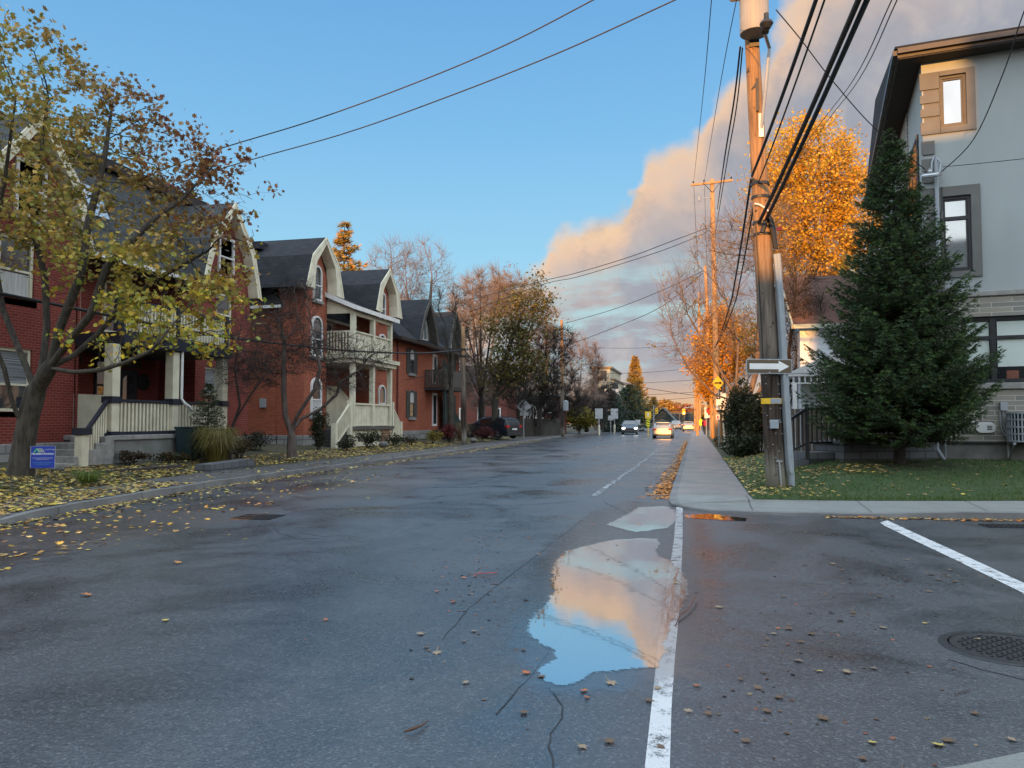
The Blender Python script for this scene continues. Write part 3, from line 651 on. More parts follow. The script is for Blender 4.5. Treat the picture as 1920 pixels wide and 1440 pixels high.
paint('lane_line_marking',[(1105,931,1119,931),(1152,900,1163,900),(1191,873,1199,873),(1216,855,1222,855),(1240,836,1244,836)],'roadpaint_worn')
mb=MB()
for y in (60,68,76,84,92,100,112,124): mb.add([(-7.1,y,.004),(-6.98,y,.004),(-6.98,y+3.2,.004),(-7.1,y+3.2,.004)],[(0,1,2,3)])
mb.add([(-4.2,62,.004),(-4.06,62,.004),(-4.06,80,.004),(-4.2,80,.004)],[(0,1,2,3)]); S(mb.build('far_lane_marking',MT['roadpaint_worn']))
# puddles: flat water in the hollows of the asphalt
def puddle(name,pts,z=.0065,mg=.11,mat_='water',name_=None):
    # densified, slightly ragged shore line
    P=[gz(x,y)[:2] for x,y in pts]; out=[]
    for i in range(len(P)):
        a=P[i]; b=P[(i+1)%len(P)]; L=np.linalg.norm(b-a); nrm=np.array([-(b-a)[1],(b-a)[0]])/(L+1e-9); m=max(2,int(L/.09))
        for j in range(m): out.append(a+(b-a)*j/m+nrm*(random.uniform(-.018,.018) if j else 0))
    Q=np.array(out); k=len(Q); ctr=Q.mean(0); nr=[]
    for i in range(k):
        t=Q[(i+2)%k]-Q[i-2]; t/=np.linalg.norm(t)+1e-9; nr.append((-t[1],t[0]))
    nr=np.array(nr); area=.5*np.sum(Q[:,0]*np.roll(Q[:,1],-1)-np.roll(Q[:,0],-1)*Q[:,1]); nr*=1 if area>0 else -1
    o_=Q-nr*mg*.65; i_=Q+nr*mg*.35; mb=MB(); mb.col=(0,0,0); mb.add([(x,y,z) for x,y in o_],[]); mb.col=(1,1,1); mb.add([(x,y,z) for x,y in i_],[tuple(range(k))] if area>0 else [tuple(range(k-1,-1,-1))])
    for i in range(k): j=(i+1)%k; mb.f.append((i,j,k+j,k+i) if area>0 else (i,k+i,k+j,j)); mb.mi.append(0)
    return S(mb.build(name,MT[mat_]))
puddle('puddle',[(1042,1285),(1020,1270),(1012,1258),(1046,1236),(1044,1220),(1020,1208),(1000,1190),(992,1180),(1000,1163),(1022,1140),(1042,1112),(1038,1085),(1046,1050),(1062,1035),(1100,1025),(1150,1014),(1205,1010),(1232,1012),(1236,1022),(1226,1032),(1230,1044),(1250,1050),(1270,1068),(1284,1092),(1285,1112),(1272,1140),(1256,1165),(1246,1190),(1240,1225),(1231,1252),(1160,1255),(1105,1262),(1070,1282)])
puddle('puddle',[(1140,985),(1180,965),(1200,952),(1246,950),(1262,958),(1266,975),(1250,990),(1190,998),(1170,992)],.0065,.16)
puddle('puddle',[(1284,966),(1330,964),(1400,972),(1396,978),(1330,974),(1290,972)],.0065,.06)
puddle('damp_patch',[(1030,1300),(980,1230),(965,1180),(1000,1110),(1010,1050),(1060,1005),(1120,960),(1180,940),(1252,944),(1320,985),(1335,1060),(1345,1130),(1310,1200),(1290,1270),(1200,1290),(1110,1300)],.0048,.35,'film')
# cracks and seams (narrow tar-dark gaps)
mb=MB(); 
def crack(pts,w):
    P=[gz(x,y)[:2] for x,y in pts]; out=[]
    for i in range(len(P)-1):
        a,b=P[i],P[i+1]; L=np.linalg.norm(b-a); m=max(2,int(L/.12))
        for j in range(m): out.append(a+(b-a)*j/m+rng.normal(size=2)*min(.02,w*.8))
    out.append(P[-1]); vs=[]
    for i,p in enumerate(out):
        t=out[min(i+1,len(out)-1)]-out[max(i-1,0)]; t=t/np.linalg.norm(t); nn=np.array([-t[1],t[0]])*w*random.uniform(.3,.75); vs+=[(*(p+nn),.0025),(*(p-nn),.0025)]
    mb.add(vs,[(2*i,2*i+1,2*i+3,2*i+2) for i in range(len(out)-1)])
crack([(1042,1460),(1040,1440),(1030,1400),(1032,1375),(1058,1345),(1060,1325),(1038,1300),(1032,1287)],.009)
crack([(830,1200),(880,1140),(935,1095),(985,1058),(1030,1023),(1060,1000),(1110,962)],.007)
crack([(690,952),(800,953),(900,955),(975,953)],.02); crack([(560,1000),(610,1007),(640,1003)],.014); crack([(510,985),(525,1000),(560,1010),(602,1010)],.012)
crack([(1770,1235),(1840,1255),(1920,1275),(1990,1290)],.012); crack([(880,945),(960,949),(1080,940)],.018); crack([(610,905),(760,910),(930,905)],.02)
crack([(1060,1180),(1000,1262),(930,1340)],.007)
crack([(1130,940),(1180,965),(1280,970)],.02); crack([(1280,962),(1278,1010)],.02)
S(mb.build('road_crack',MT['black']))
# ---------------- houses on the left -------------
def arch(u0,u1,w0,w1,rise,k=8):
    c=(u0+u1)/2; h=(u1-u0)/2
    return [(u0,w0),(u1,w0)]+[(c+h*math.cos(PI*i/k),w1-rise+rise*math.sin(PI*i/k)) for i in range(k+1)]
def rect(u0,u1,w0,w1): return [(u0,w0),(u1,w0),(u1,w1),(u0,w1)]
def inset(pts,d):
    c=np.mean(pts,axis=0); us=[p[0] for p in pts]; ws=[p[1] for p in pts]
    su=1-2*d/(max(us)-min(us)); sw=1-2*d/(max(ws)-min(ws)); cu=(max(us)+min(us))/2; cw=(max(ws)+min(ws))/2
    return [(cu+(u-cu)*su,cw+(w-cw)*sw) for u,w in pts]
def wallrect(mb,F,u0,u1,w0,w1,holes=(),n=0.0,dep=.14):
    """front skin of a wall with recessed rectangular openings"""
    us=sorted({u0,u1,*[h[0] for h in holes],*[h[1] for h in holes]}); ws=sorted({w0,w1,*[h[2] for h in holes],*[h[3] for h in holes]})
    us=[u for u in us if u0<=u<=u1]; ws=[w for w in ws if w0<=w<=w1]
    for a,b in zip(us,us[1:]):
        for c,d in zip(ws,ws[1:]):
            if any(h[0]<=(a+b)/2<=h[1] and h[2]<=(c+d)/2<=h[3] for h in holes): continue
            mb.add([F.P(a,n,c),F.P(b,n,c),F.P(b,n,d),F.P(a,n,d)],[(0,1,2,3)])
    for a,b,c,d in holes:
        q=[(a,c),(b,c),(b,d),(a,d)]
        for i in range(4):
            (x,y),(z,w)=q[i],q[(i+1)%4]; mb.add([F.P(x,n,y),F.P(x,n-dep,y),F.P(z,n-dep,w),F.P(z,n,w)],[(0,1,2,3)])
def window(F,out,par,frame='cream',glass='glass',n=0.0,fw=.07,proud=.05,mid=None,cols=0,sill=None,lintel=None,sash=True,fill=None,sillmat='limestone',label=None,fillfrac=(0,1)):
    inn=inset(out,fw); mb=MB(); mb.fring(F,out,inn,n-.03,n+proud)
    us=[p[0] for p in inn]; ws=[p[1] for p in inn]; a,b,c,d=min(us),max(us),min(ws),max(ws)
    if mid is not None: mb.fb(F,a-.004,b+.004,n-.02,n+proud*.75,c+(d-c)*mid-.03,c+(d-c)*mid+.03)
    for i in range(cols): u=a+(b-a)*(i+1)/(cols+1); mb.fb(F,u-.03,u+.03,n-.022,n+proud*.7,c+.003,d-.003)
    w=mb.build('window',MT[frame],par)
    if label: w['label']=label
    g=MB(); g.fpoly(F,inset(out,fw*.8),n-.028,n-.004); g.build('pane',MT[glass],w)
    if fill:
        f=MB(); f.fb(F,a,b,n+.001,n+.006,c+(d-c)*fillfrac[0],c+(d-c)*fillfrac[1]); f.build({'blind':'blind','curtain':'curtain','blindgreen':'blind'}[fill],MT[fill],w)
    us=[p[0] for p in out]; ws=[p[1] for p in out]; a,b,c,d=min(us),max(us),min(ws),max(ws)
    if sill: s=MB(); s.fb(F,a-sill[0],b+sill[0],n-.05,n+.1,c-sill[1],c); s.build('sill',MT[sillmat],w,bevel=.012)
    if lintel: s=MB(); s.fb(F,a-lintel[0],b+lintel[0],n-.05,n+.06,d,d+lintel[1]); s.build('lintel',MT[sillmat],w,bevel=.015)
    return w
def offset_prof(P,t):
    out=[]
    for i,(u,w) in enumerate(P):
        a=np.array(P[max(i-1,0)]); b=np.array(P[min(i+1,len(P)-1)]); d=(b-a)/np.linalg.norm(b-a); out.append((u-d[1]*t*1.0,w+d[0]*t))
    return out
def gable_roof(F,P,n0,n1,par,name='gable_roof',shingle='shingle',edge='cream',soff='cream',ew=.3,t=.06,inner=None):
    """P: open outline of the roof left foot -> peak -> right foot (u,w); runs from n0 back to n1 front"""
    O=offset_prof(P,t); m=MB(); m.fring(F,[(u,w) for u,w in O][::-1],[(u,w) for u,w in P][::-1],n0,n1-.04,closed=False)
    o=m.build(name,MT[shingle],par)
    I=offset_prof(P,-ew); O2=offset_prof(P,t+.02)
    b=MB(); b.fring(F,O2[::-1],P[::-1],n1-.04,n1,closed=False); b.build('verge_trim',MT[edge],par)
    s=MB(); s.fring(F,P[::-1],inner[::-1],0.004,n1-.004,closed=False); s.fring(F,P[::-1],offset_prof(P,-.05)[::-1],n1-.003,n1+.015,closed=False)
    s.build('bargeboard',MT[soff],par)
    return o
def railing(mb,a,b,z0,z1,sp=.13,w=.05,post=None,mid=True,rails=True,cap=None):
    a=Vector(a);b=Vector(b);L=(b-a).length;k=max(1,int(L/sp));d=(b-a)
    for i in range(k+1):
        p=a+d*(i/k); mb.bar((p.x,p.y,p.z+z0),(p.x,p.y,p.z+z1-.03),w,w)
def beam(mb,a,b,w,h): mb.bar(a,b,w,h)
# ======== nearest: painted red brick double house with two gabled bays =========
XB=-17.4; FB=Fac((XB,0,0),(0,1,0),(1,0,0))
H1=thing('row_house','dark painted red brick double house with navy and cream porches, behind the yellow maple','house',(XB,21.3,.4))
XR=-18.9; FR=Fac((XR,0,0),(0,1,0),(1,0,0))
bays=[(15.2,18.6),(24.1,27.5)]
U=lambda x,y,off=0:FB.px(x,y,off)
holesL=[]; 
gw=(*[FB.px(18,0)[0],FB.px(80,0)[0]],FB.px(50,772)[1],FB.px(50,655)[1])
uw=(FB.px(14,0)[0],FB.px(80,0)[0],FB.px(45,562)[1],FB.px(45,446)[1])
w_=MB(); w_.mi=[]; 
wallrect(w_,FB,15.2,18.6,.95,6.7,[gw,uw])
rg=(FB.px(398,0)[0],FB.px(421,0)[0],FB.px(410,762)[1],FB.px(410,690)[1]); ru=(25.3,26.3,4.9,6.4)
wallrect(w_,FB,24.1,27.5,.95,6.7,[rg,ru])
prof1=[(-1.82,6.45),(-1.64,7.1),(-1.30,8.2),(0,9.82),(1.30,8.2),(1.64,7.1),(1.82,6.45)]
for a,b in bays:
    c=(a+b)/2; g=[(c-1.6,6.7),(c+1.6,6.7),(c+1.5,7.3),(c+1.22,8.25),(c,9.66),(c-1.22,8.25),(c-1.5,7.3)]
    w_.fpoly(FB,g,-.3,0)
    for uu,nn in ((a,-1),(b,1)): # cheeks of the bay
        w_.add([(XB,uu,.95),(XB-1.6,uu,.95),(XB-1.6,uu,6.7),(XB,uu,6.7)],[(0,1,2,3) if nn<0 else (3,2,1,0)])
w_.add([FR.P(18.6,0,.95),FR.P(24.1,0,.95),FR.P(24.1,0,6.7),FR.P(18.6,0,6.7)],[(0,1,2,3)])
w_.box(XR-9,XR-.4,15.2,27.5,.3,6.6)
w_.build('wall',MT['brick_red'],H1)
f_=MB(); 
for a,b in bays: f_.fb(FB,a-.06,b+.06,-1.5,.07,-.2,.95)
f_.fb(FR,18.66,24.04,-.5,.02,-.2,.95); f_.build('foundation',MT['stone'],H1,bevel=.03)
window(FB,rect(*gw),H1,'cream',n=-.1,mid=.42,fw=.08,sill=(.2,.16),lintel=(.12,.34),fill='blind',fillfrac=(.40,1))
window(FB,rect(*uw),H1,'cream',n=-.1,mid=.45,fw=.09,sill=(.12,.2),lintel=(.12,.38),fill='curtain',fillfrac=(0,.4))
window(FB,rect(*rg),H1,'cream',n=-.1,mid=.3,fw=.07,sill=(.1,.14),lintel=(.12,.3),fill='blind',fillfrac=(.3,1))
window(FB,rect(*ru),H1,'cream',n=-.1,mid=.45,fw=.09,sill=(.12,.16),lintel=(.12,.3))
for a,b in bays:
    c=(a+b)/2; window(FB,rect(c-.5,c+.5,7.0,8.55),H1,'whiteframe','glass',n=.004,fw=.1,proud=.07,mid=.5,sill=(.1,.12))
    gable_roof(FB,[(c+u,w) for u,w in prof1],-3.2,.42,H1,shingle='shingle_old',inner=[(c+u,w) for u,w in [(-1.6,6.46),(-1.46,7.1),(-1.1,8.1),(0,9.52),(1.1,8.1),(1.46,7.1),(1.6,6.46)]])
# mansard between and above
def mansard(par,F,u0,u1,n_e,w_e,n_t,w_t,back,shingle='shingle_old',cap='metal_dark',ends=True,capw=.34):
    m=MB(); P=F.P
    m.hexa([P(u0,n_e,w_e),P(u1,n_e,w_e),P(u1,back,w_e),P(u0,back,w_e),P(u0+.7,n_t,w_t),P(u1-.7,n_t,w_t),P(u1-.7,back,w_t),P(u0+.7,back,w_t)]); o=m.build('roof',MT[shingle],par)
    c=MB(); c.fb(F,u0+.45,u1-.45,back,n_t+.22,w_t+.003,w_t+capw); c.build('roof_cap',MT[cap],par); return o
mansard(H1,FB,14.9,27.7,-.35,6.6,-2.0,10.05,-9)
g_=MB(); g_.fb(FB,18.65,24.05,-.32,-.2,6.55,6.68); g_.build('gutter',MT['white'],H1)
for uu,ww in ((20.2,8.05),(21.6,7.7)):
    s_=MB(); s_.add([FB.P(uu,-.98,ww),FB.P(uu+.75,-.98,ww),FB.P(uu+.75,-1.48,ww+1.05),FB.P(uu,-1.48,ww+1.05),FB.P(uu,-1.1,ww-.05),FB.P(uu+.75,-1.1,ww-.05),FB.P(uu+.75,-1.6,ww+1.0),FB.P(uu,-1.6,ww+1.0)],[(0,1,2,3),(4,7,6,5),(0,4,5,1),(1,5,6,2),(2,6,7,3),(3,7,4,0)]); s_.build('skylight',MT['glass_pale'],H1)
ch=MB(); ch.box(-21.6,-20.9,26.3,27.2,8,11.1); ch.box(-21.7,-20.8,26.2,27.3,11.1,11.25); ch.build('chimney',MT['brick_red'],H1)
# porch and balcony: two storeys, cream posts and navy beams
XP=-15.9; FP=Fac((XP,0,0),(0,1,0),(1,0,0))
zf=1.28; zb=FP.px(270,636)[1]; pu=[FP.px(219,700)[0],FP.px(331,700)[0],FP.px(423,700)[0]]
p_=MB(); p_.fb(FP,pu[0]-.2,pu[1]+.2,-1.5,0,.0,1.0); p_.build('porch_base',MT['concrete'],H1,bevel=.02)
p_=MB(); p_.fb(FP,pu[0]-.25,pu[2]+.2,-2.95,.06,1.003,1.14); p_.build('porch_floor',MT['limestone'],H1,bevel=.02)
p_=MB(); p_.fb(FP,pu[1]+.2,pu[2],-1.5,-.2,.0,1.0); p_.build('porch_skirt',MT['darkwood'],H1)
p_=MB(); p_.fb(FP,18.62,pu[2]+.25,-2.95,.12,zb-.22,zb+.12); p_.build('balcony_floor',MT['navy'],H1)
p_=MB(); p_.fb(FP,18.63,pu[2]+.24,-2.9,.04,zb-.26,zb-.222); p_.build('porch_ceiling',MT['darkwood'],H1)
for u in pu:
    p_=MB(); p_.fb(FP,u-.15,u+.15,-.3,0,1.16,zb-.24); o=p_.build('post',MT['cream'],H1,bevel=.015)
    c_=MB(); c_.fb(FP,u-.185,u+.185,-.335,.035,2.05,2.24); c_.build('post_band',MT['navy'],o); c_=MB(); c_.fb(FP,u-.165,u+.165,-.315,.015,1.145,1.25); c_.build('post_foot',MT['navy'],o)
for u0,u1 in ((pu[0]+.15,pu[1]-.15),(pu[1]+.15,pu[2]-.15)):
    p_=MB(); railing(p_,FP.P(u0+.05,-.15,0),FP.P(u1-.05,-.15,0),1.22,2.1,.155,.075); o=p_.build('porch_railing',MT['cream'],H1)
    p_=MB(); p_.fb(FP,u0,u1,-.22,-.08,2.09,2.17); p_.fb(FP,u0,u1,-.2,-.1,1.15,1.24); p_.build('rail',MT['navy'],o)
p_=MB(); p_.fb(FP,pu[0]+.2,pu[1]-.2,-2.05,-1.98,1.15,2.35); o=p_.build('porch_divider',MT['cream'],H1)
p_=MB(); railing(p_,FP.P(18.7,-.02,0),FP.P(pu[2]+.15,-.02,0),zb+.16,zb+1.05,.15,.06); o=p_.build('balcony_railing',MT['cream'],H1)
p_=MB(); p_.fb(FP,18.64,pu[2]+.2,-.07,.04,zb+1.04,zb+1.11); p_.fb(FP,18.64,pu[2]+.2,-.06,.03,zb+.122,zb+.18); 
for u in [18.7]+pu: p_.fb(FP,u-.07,u+.07,-.09,.055,zb+.13,zb+1.2)
p_.build('rail',MT['navy'],o)
p_=MB(); p_.add([FP.P(18.65,-2.9,6.5),FP.P(24.05,-2.9,6.5),FP.P(24.05,-1.6,6.4),FP.P(18.65,-1.6,6.4)],[(3,2,1,0)]); p_.build('balcony_soffit',MT['darkwood'],H1)
for u0,u1,dz in ((19.35,20.3,0),(22.0,22.95,0)): # doors under the porch, windows beside
    p_=MB(); p_.fb(FR,u0,u1,.0,.06,1.15,3.3); o=p_.build('door',MT['navy'],H1); g_=MB(); g_.fpoly(FR,arch(u0+.22,u1-.22,2.0,3.1,.2)[::1],.062,.075); g_.build('pane',MT['glass'],o)
    p_=MB(); p_.fb(FR,u0-.1,u1+.1,.005,.08,3.36,3.8); p_.build('transom',MT['darkwood'],H1)
window(FR,rect(21.0,21.75,1.9,3.7),H1,'darkwood','blackglass',n=.03,mid=.45)
window(FR,rect(19.4,20.3,zb+.2,zb+2.2),H1,'cream','blackglass',n=.03); window(FR,rect(21.3,22.3,zb+.5,zb+2.2),H1,'cream','glass',n=.03,mid=.5)
p_=MB(); p_.tube([FP.P(pu[1]+.24,.02,zb+.1),FP.P(pu[1]+.24,.02,2.25),FP.P(pu[1]+.3,.1,2.1),FP.P(pu[1]+.5,.16,1.98),FP.P(pu[1]+.52,.16,1.8)],.045,8); p_.build('downspout',MT['white'],H1)
p_=MB(); p_.tube([FB.P(18.75,-.06,6.5),FB.P(18.75,-.06,1.0)],.05,8); p_.build('drain_pipe',MT['brick_red'],H1)
mbx=MB(); c=FR.P(19.0,.12,2.25); mbx.box(c[0]-.1,c[0]+.1,c[1]-.22,c[1]+.22,c[2]-.15,c[2]+.15); mbx.box(c[0]+.102,c[0]+.104,c[1]+.0,c[1]+.09,c[2]-.08,c[2]+.06)
o=MB(); o.box(c[0]-.1,c[0]+.1,c[1]-.22,c[1]+.22,c[2]-.14,c[2]+.16); o=o.build('mailbox',MT['black'],None,org=c,bevel=.03); props(o,'black letterbox on the red brick wall beside the porch door','mailbox')
l_=MB(); l_.box(c[0]+.1,c[0]+.104,c[1]-.03,c[1]+.09,c[2]-.06,c[2]+.08); l_.build('sticker',MT['white'],o)
for uu,ww in ((18.9,3.0),(21.95+1.3,2.9)):
    c=FR.P(uu,.05,ww); q=MB(); q.lathe([(.0,0),(.3,0),(.3,.03),(.24,.05),(0,.05)],(c[0],c[1],c[2]),8,'x',PI/8); o=q.build('house_number_plate',MT['black'],H1)
# steps with a sloping hand rail
ST=thing('porch_steps','stone porch steps with cream newel post and sloping black rail','steps',(-15.9,18.5,.3))
for i in range(5):
    q=MB(); q.box(-15.9-1.0,-15.9+.15-.0,pu[0]-.55-.32*i-.0,pu[0]-.2-.32*i,.1,1.12-.17*i); o=q.build('step',MT['limestone'],ST,bevel=.02)
nw=gz(152,878,.3); q=MB(); q.box(nw[0]-.12,nw[0]+.12,nw[1]-.12,nw[1]+.12,.3,1.18); q.build('newel_post',MT['cream'],ST,bevel=.01)
q=MB(); q.box(nw[0]-.17,nw[0]+.17,nw[1]-.17,nw[1]+.17,1.18,1.36); q.box(nw[0]-.14,nw[0]+.14,nw[1]-.14,nw[1]+.14,.18,.34); q.build('newel_cap',MT['navy'],ST)
a=Vector((nw[0],nw[1]+.12,0)); b=Vector(FP.P(pu[0]-.15,-.15,0)); q=MB(); q.bar((a.x,a.y,1.25),(b.x,b.y,2.12),.09,.09); q.bar((a.x,a.y,.42),(b.x,b.y,1.24),.09,.12); q.build('hand_rail',MT['navy'],ST)
q=MB()
for i in range(1,9):
    p=a+(b-a)*(i/9.0); q.bar((p.x,p.y,.45+.82*i/9),(p.x,p.y,1.2+.87*i/9),.07,.05)
q.build('balusters',MT['cream'],ST)
# ======== second: orange brick double house, cream two-storey porch =========
XB2=-17.0; F2=Fac((XB2,0,0),(0,1,0),(1,0,0)); XM=-18.4; FM=Fac((XM,0,0),(0,1,0),(1,0,0)); FS=Fac((0,31.2,0),(1,0,0),(0,-1,0))
H2=thing('row_house','orange brick double house with rounded gables, skylight and cream two-storey porch','house',(XB2,36,.4))
w_=MB(); bays2=[(31.25,33.35),(38.8,41.05)]
w_.box(XM-10,XM,31.2,41.2,.9,6.75)
prof2=[(-1.78,7.45),(-1.6,7.95),(-1.22,8.95),(0,9.98),(1.22,8.95),(1.6,7.95),(1.78,7.45)]
for a,b in bays2:
    c=(a+b)/2; h=(b-a)/2
    w_.fpoly(F2,[(a,.9),(b,.9),(b,7.6),(c+h*.93,8.4),(c,9.8),(c-h*.93,8.4),(a,7.6)],-1.39,0)
w_.build('wall',MT['brick_orange'],H2)
f_=MB(); f_.box(XM-10,XM+.05,31.14,41.25,-.1,.9)
for a,b in bays2: f_.fb(F2,a-.05,b+.05,-1.3,.05,-.1,.897)
f_.build('foundation',MT['stone'],H2,bevel=.03)
for (a,b) in bays2:
    c=(a+b)/2+.02
    for w0,w1,h in ((7.1,8.75,.4),(4.5,6.4,.52),(1.75,3.55,.5)):
        window(F2,arch(c-h,c+h,w0,w1,h*.85),H2,'white','glass',n=.03,fw=.09,proud=.05,mid=.42,sill=(.1,.13),fill='curtain' if w0<3 else None,fillfrac=(.05,.4))
    gable_roof(F2,[(c+u,w) for u,w in prof2],-3.3,.5,H2,inner=[(c+u,w) for u,w in [(-1.055,7.46),(-1.055,8.05),(-.9,8.75),(0,9.72),(.9,8.75),(1.055,8.05),(1.055,7.46)]])
mansard(H2,FM,30.85,41.2,.38,6.72,-1.15,9.45,-10,'shingle','shingle')
g_=MB(); g_.box(XM-6,XM+.45,30.8,30.86,6.6,6.73); g_.fb(FM,33.3,38.8,.34,.44,6.6,6.72); g_.build('gutter',MT['white'],H2)
s_=MB(); s_.add([FM.P(35.4,-.02,7.75),FM.P(36.5,-.02,7.75),FM.P(36.5,-.62,8.85),FM.P(35.4,-.62,8.85),FM.P(35.4,-.15,7.65),FM.P(36.5,-.15,7.65),FM.P(36.5,-.75,8.75),FM.P(35.4,-.75,8.75)],[(0,1,2,3),(4,7,6,5),(0,4,5,1),(1,5,6,2),(2,6,7,3),(3,7,4,0)]); o=s_.build('skylight',MT['white'],H2)
s_=MB(); s_.add([FM.P(35.48,-.055,7.85),FM.P(36.42,-.055,7.85),FM.P(36.42,-.56,8.78),FM.P(35.48,-.56,8.78)],[(0,1,2,3)]); s_.build('pane',MT['glass_pale'],o)
m_b=MB(); c=FS.P(-18.95,.08,2.35); m_b.box(c[0]-.12,c[0]+.12,c[1]-.1,c[1]+.1,c[2]-.2,c[2]+.2); m_b.build('meter_box',MT['plastic_grey'],H2)
# porch
XQ=-15.6; FQ=Fac((XQ,0,0),(0,1,0),(1,0,0)); q0,q1=33.4,38.2; qp=[33.55,35.8,38.05]; zq=1.3; zq2=FQ.px(700,682)[1]
FQS=Fac((0,33.4,0),(1,0,0),(0,-1,0))
p_=MB(); p_.fb(FQ,q0-.05,q1+.05,-2.7,.08,1.12,1.28); p_.build('porch_floor',MT['greywood'],H2)
p_=MB(); p_.fb(FQ,q0+.05,q1-.05,-.12,-.04,.2,1.115); p_.fb(FQ,q0+.02,q0+.1,-2.6,-.13,.2,1.115); p_.build('porch_skirt',MT['cream'],H2)
p_=MB()
for i in range(6): p_.fb(FQ,36.7,37.9,-.03,.0,.35+.13*i,.44+.13*i)
p_.build('lattice_vent',M('cedar_slats',(.25,.13,.07),(.16,.08,.045),4,.7),H2)
for u in qp:
    p_=MB(); p_.fb(FQ,u-.11,u+.11,-.24,-.02,1.283,zq2-.1); p_.build('post',MT['cream'],H2); p_=MB(); p_.fb(FQ,u-.11,u+.11,-.24,-.02,zq2+.31,zq2+2.5); p_.build('post',MT['cream'],H2)
p_=MB(); p_.fb(FQ,q0-.1,q1+.2,-2.7,.12,zq2-.1,zq2+.1); p_.fb(FQ,q0-.2,q1+.35,-2.7,.25,zq2+.1,zq2+.3); p_.build('balcony_floor',MT['cream'],H2)
# boards closing the front rail, pickets on the side
p_=MB(); k=0; u=q0+.27
while u<q1-.2:
    if not any(abs(u-x)<.2 for x in qp): p_.fb(FQ,u-.075,u+.075,-.16,-.12-.008*(k%2),1.36,2.32)
    u+=.156;k+=1
p_.fb(FQ,q0+.2,q1-.2,-.2,-.06,2.32,2.4); p_.fb(FQ,q0+.2,q1-.2,-.2,-.08,1.3,1.36); p_.build('porch_railing',MT['cream'],H2)
p_=MB(); k=0; u=q0+.27
while u<q1-.2:
    if not any(abs(u-x)<.18 for x in qp): p_.fb(FQ,u-.075,u+.075,-.16,-.12-.008*(k%2),zq2+.36,zq2+1.38)
    u+=.156;k+=1
p_.fb(FQ,q0+.2,q1-.2,-.2,-.06,zq2+1.38,zq2+1.45); p_.build('balcony_railing',MT['cream'],H2)
p_=MB(); railing(p_,(XQ-2.5,q0+.12,0),(XQ-.3,q0+.12,0),zq2+.36,zq2+1.4,.15,.065); p_.bar((XQ-2.6,q0+.12,zq2+1.4),(XQ-.2,q0+.12,zq2+1.4),.09,.07); p_.bar((XQ-2.6,q0+.12,zq2+.36),(XQ-.2,q0+.12,zq2+.36),.08,.05); p_.build('side_railing',MT['cream'],H2)
p_=MB(); zt=zq2+2.5; p_.add([(XQ+.15,q0-.2,zt+.0),(XQ+.15,q1+.35,zt),(XM+.3,q1+.35,zt+1.12),(XM+.3,q0-.2,zt+1.12),(XQ+.15,q0-.2,zt-.1),(XQ+.15,q1+.35,zt-.1),(XM+.3,q1+.35,zt+1.0),(XM+.3,q0-.2,zt+1.0)],[(0,1,2,3),(4,7,6,5),(0,4,5,1),(1,5,6,2),(2,6,7,3),(3,7,4,0)]); p_.build('porch_roof',MT['shingle'],H2)
p_=MB(); p_.bar((XQ+.18,q0-.25,zt-.03),(XQ+.18,q1+.4,zt-.03),.06,.2); p_.bar((XQ+.16,q0-.23,zt-.02),(XM+.3,q0-.23,zt+1.1),.06,.2); p_.build('porch_fascia',MT['white'],H2)
p_=MB(); p_.bar((XQ-.13,q0,zt-.2),(XQ-.13,q1,zt-.2),.16,.22); p_.add([(XQ-.05,q0+.03,zt-.25),(XM,q0+.03,zt-.25),(XM,q0+.03,zt+.98),(XQ-.05,q0+.03,zt-.06)],[(0,1,2,3)]); p_.add([(XQ-.05,q0+.09,zt-.25),(XM,q0+.09,zt-.25),(XM,q0+.09,zt+.98),(XQ-.05,q0+.09,zt-.06)],[(3,2,1,0)]); p_.build('porch_frieze',MT['cream'],H2)
# stair inside the porch rising to the balcony, and the doors
p_=MB(); p_.add([(XM+.6,35.0,1.29),(XM+.6,38.6,1.29),(XM+.6,38.6,2.2),(XM+.6,36.4,3.3),(XM+.6,35.0,3.3),(XM+.52,35.0,1.29),(XM+.52,38.6,1.29),(XM+.52,38.6,2.2),(XM+.52,36.4,3.3),(XM+.52,35.0,3.3)],[(0,1,2,3,4),(9,8,7,6,5),(2,1,6,7),(3,2,7,8),(4,3,8,9)]); p_.build('stair_wall',MT['cream'],H2)
for u in (34.0,37.0):
    p_=MB(); p_.fb(FM,u,u+.9,.0,.06,1.3,3.35); p_.build('door',MT['navy'],H2)
p_=MB(); p_.fb(FM,34.0,34.9,.0,.06,zq2+.31,zq2+2.3); p_.build('door',MT['darkwood'],H2)
window(FM,rect(35.6,36.6,zq2+.9,zq2+2.2),H2,'white','glass',n=.03)
S2=thing('porch_steps','cream railed wooden steps rising to the orange brick house porch','steps',(XQ-.8,32.6,.4))
for i in range(6):
    q=MB(); q.box(XQ-1.5,XQ-.25,33.34-.27*(i+1),33.34-.27*i,.2,1.12-.16*i); q.build('step',MT['darkwood'],S2)
q=MB(); q.box(XQ-.24,XQ-.02,31.6,31.85,.2,1.45); q.box(XQ-.24,XQ-.02,33.18,33.38,.9,2.5); q.build('newel_post',MT['cream'],S2)
q=MB(); q.bar((XQ-.13,31.85,1.35),(XQ-.13,33.2,2.3),.08,.08); q.bar((XQ-.13,31.85,.5),(XQ-.13,33.2,1.35),.07,.1)
for i in range(1,9): y=31.85+1.35*i/9; q.bar((XQ-.13,y,.5+.85*i/9),(XQ-.13,y,1.35+.95*i/9),.06,.05)
q.build('hand_rail',MT['cream'],S2)
S3=thing('porch_steps','short cream side stair at the far end of the cream porch','steps',(XQ-.7,38.7,.4))
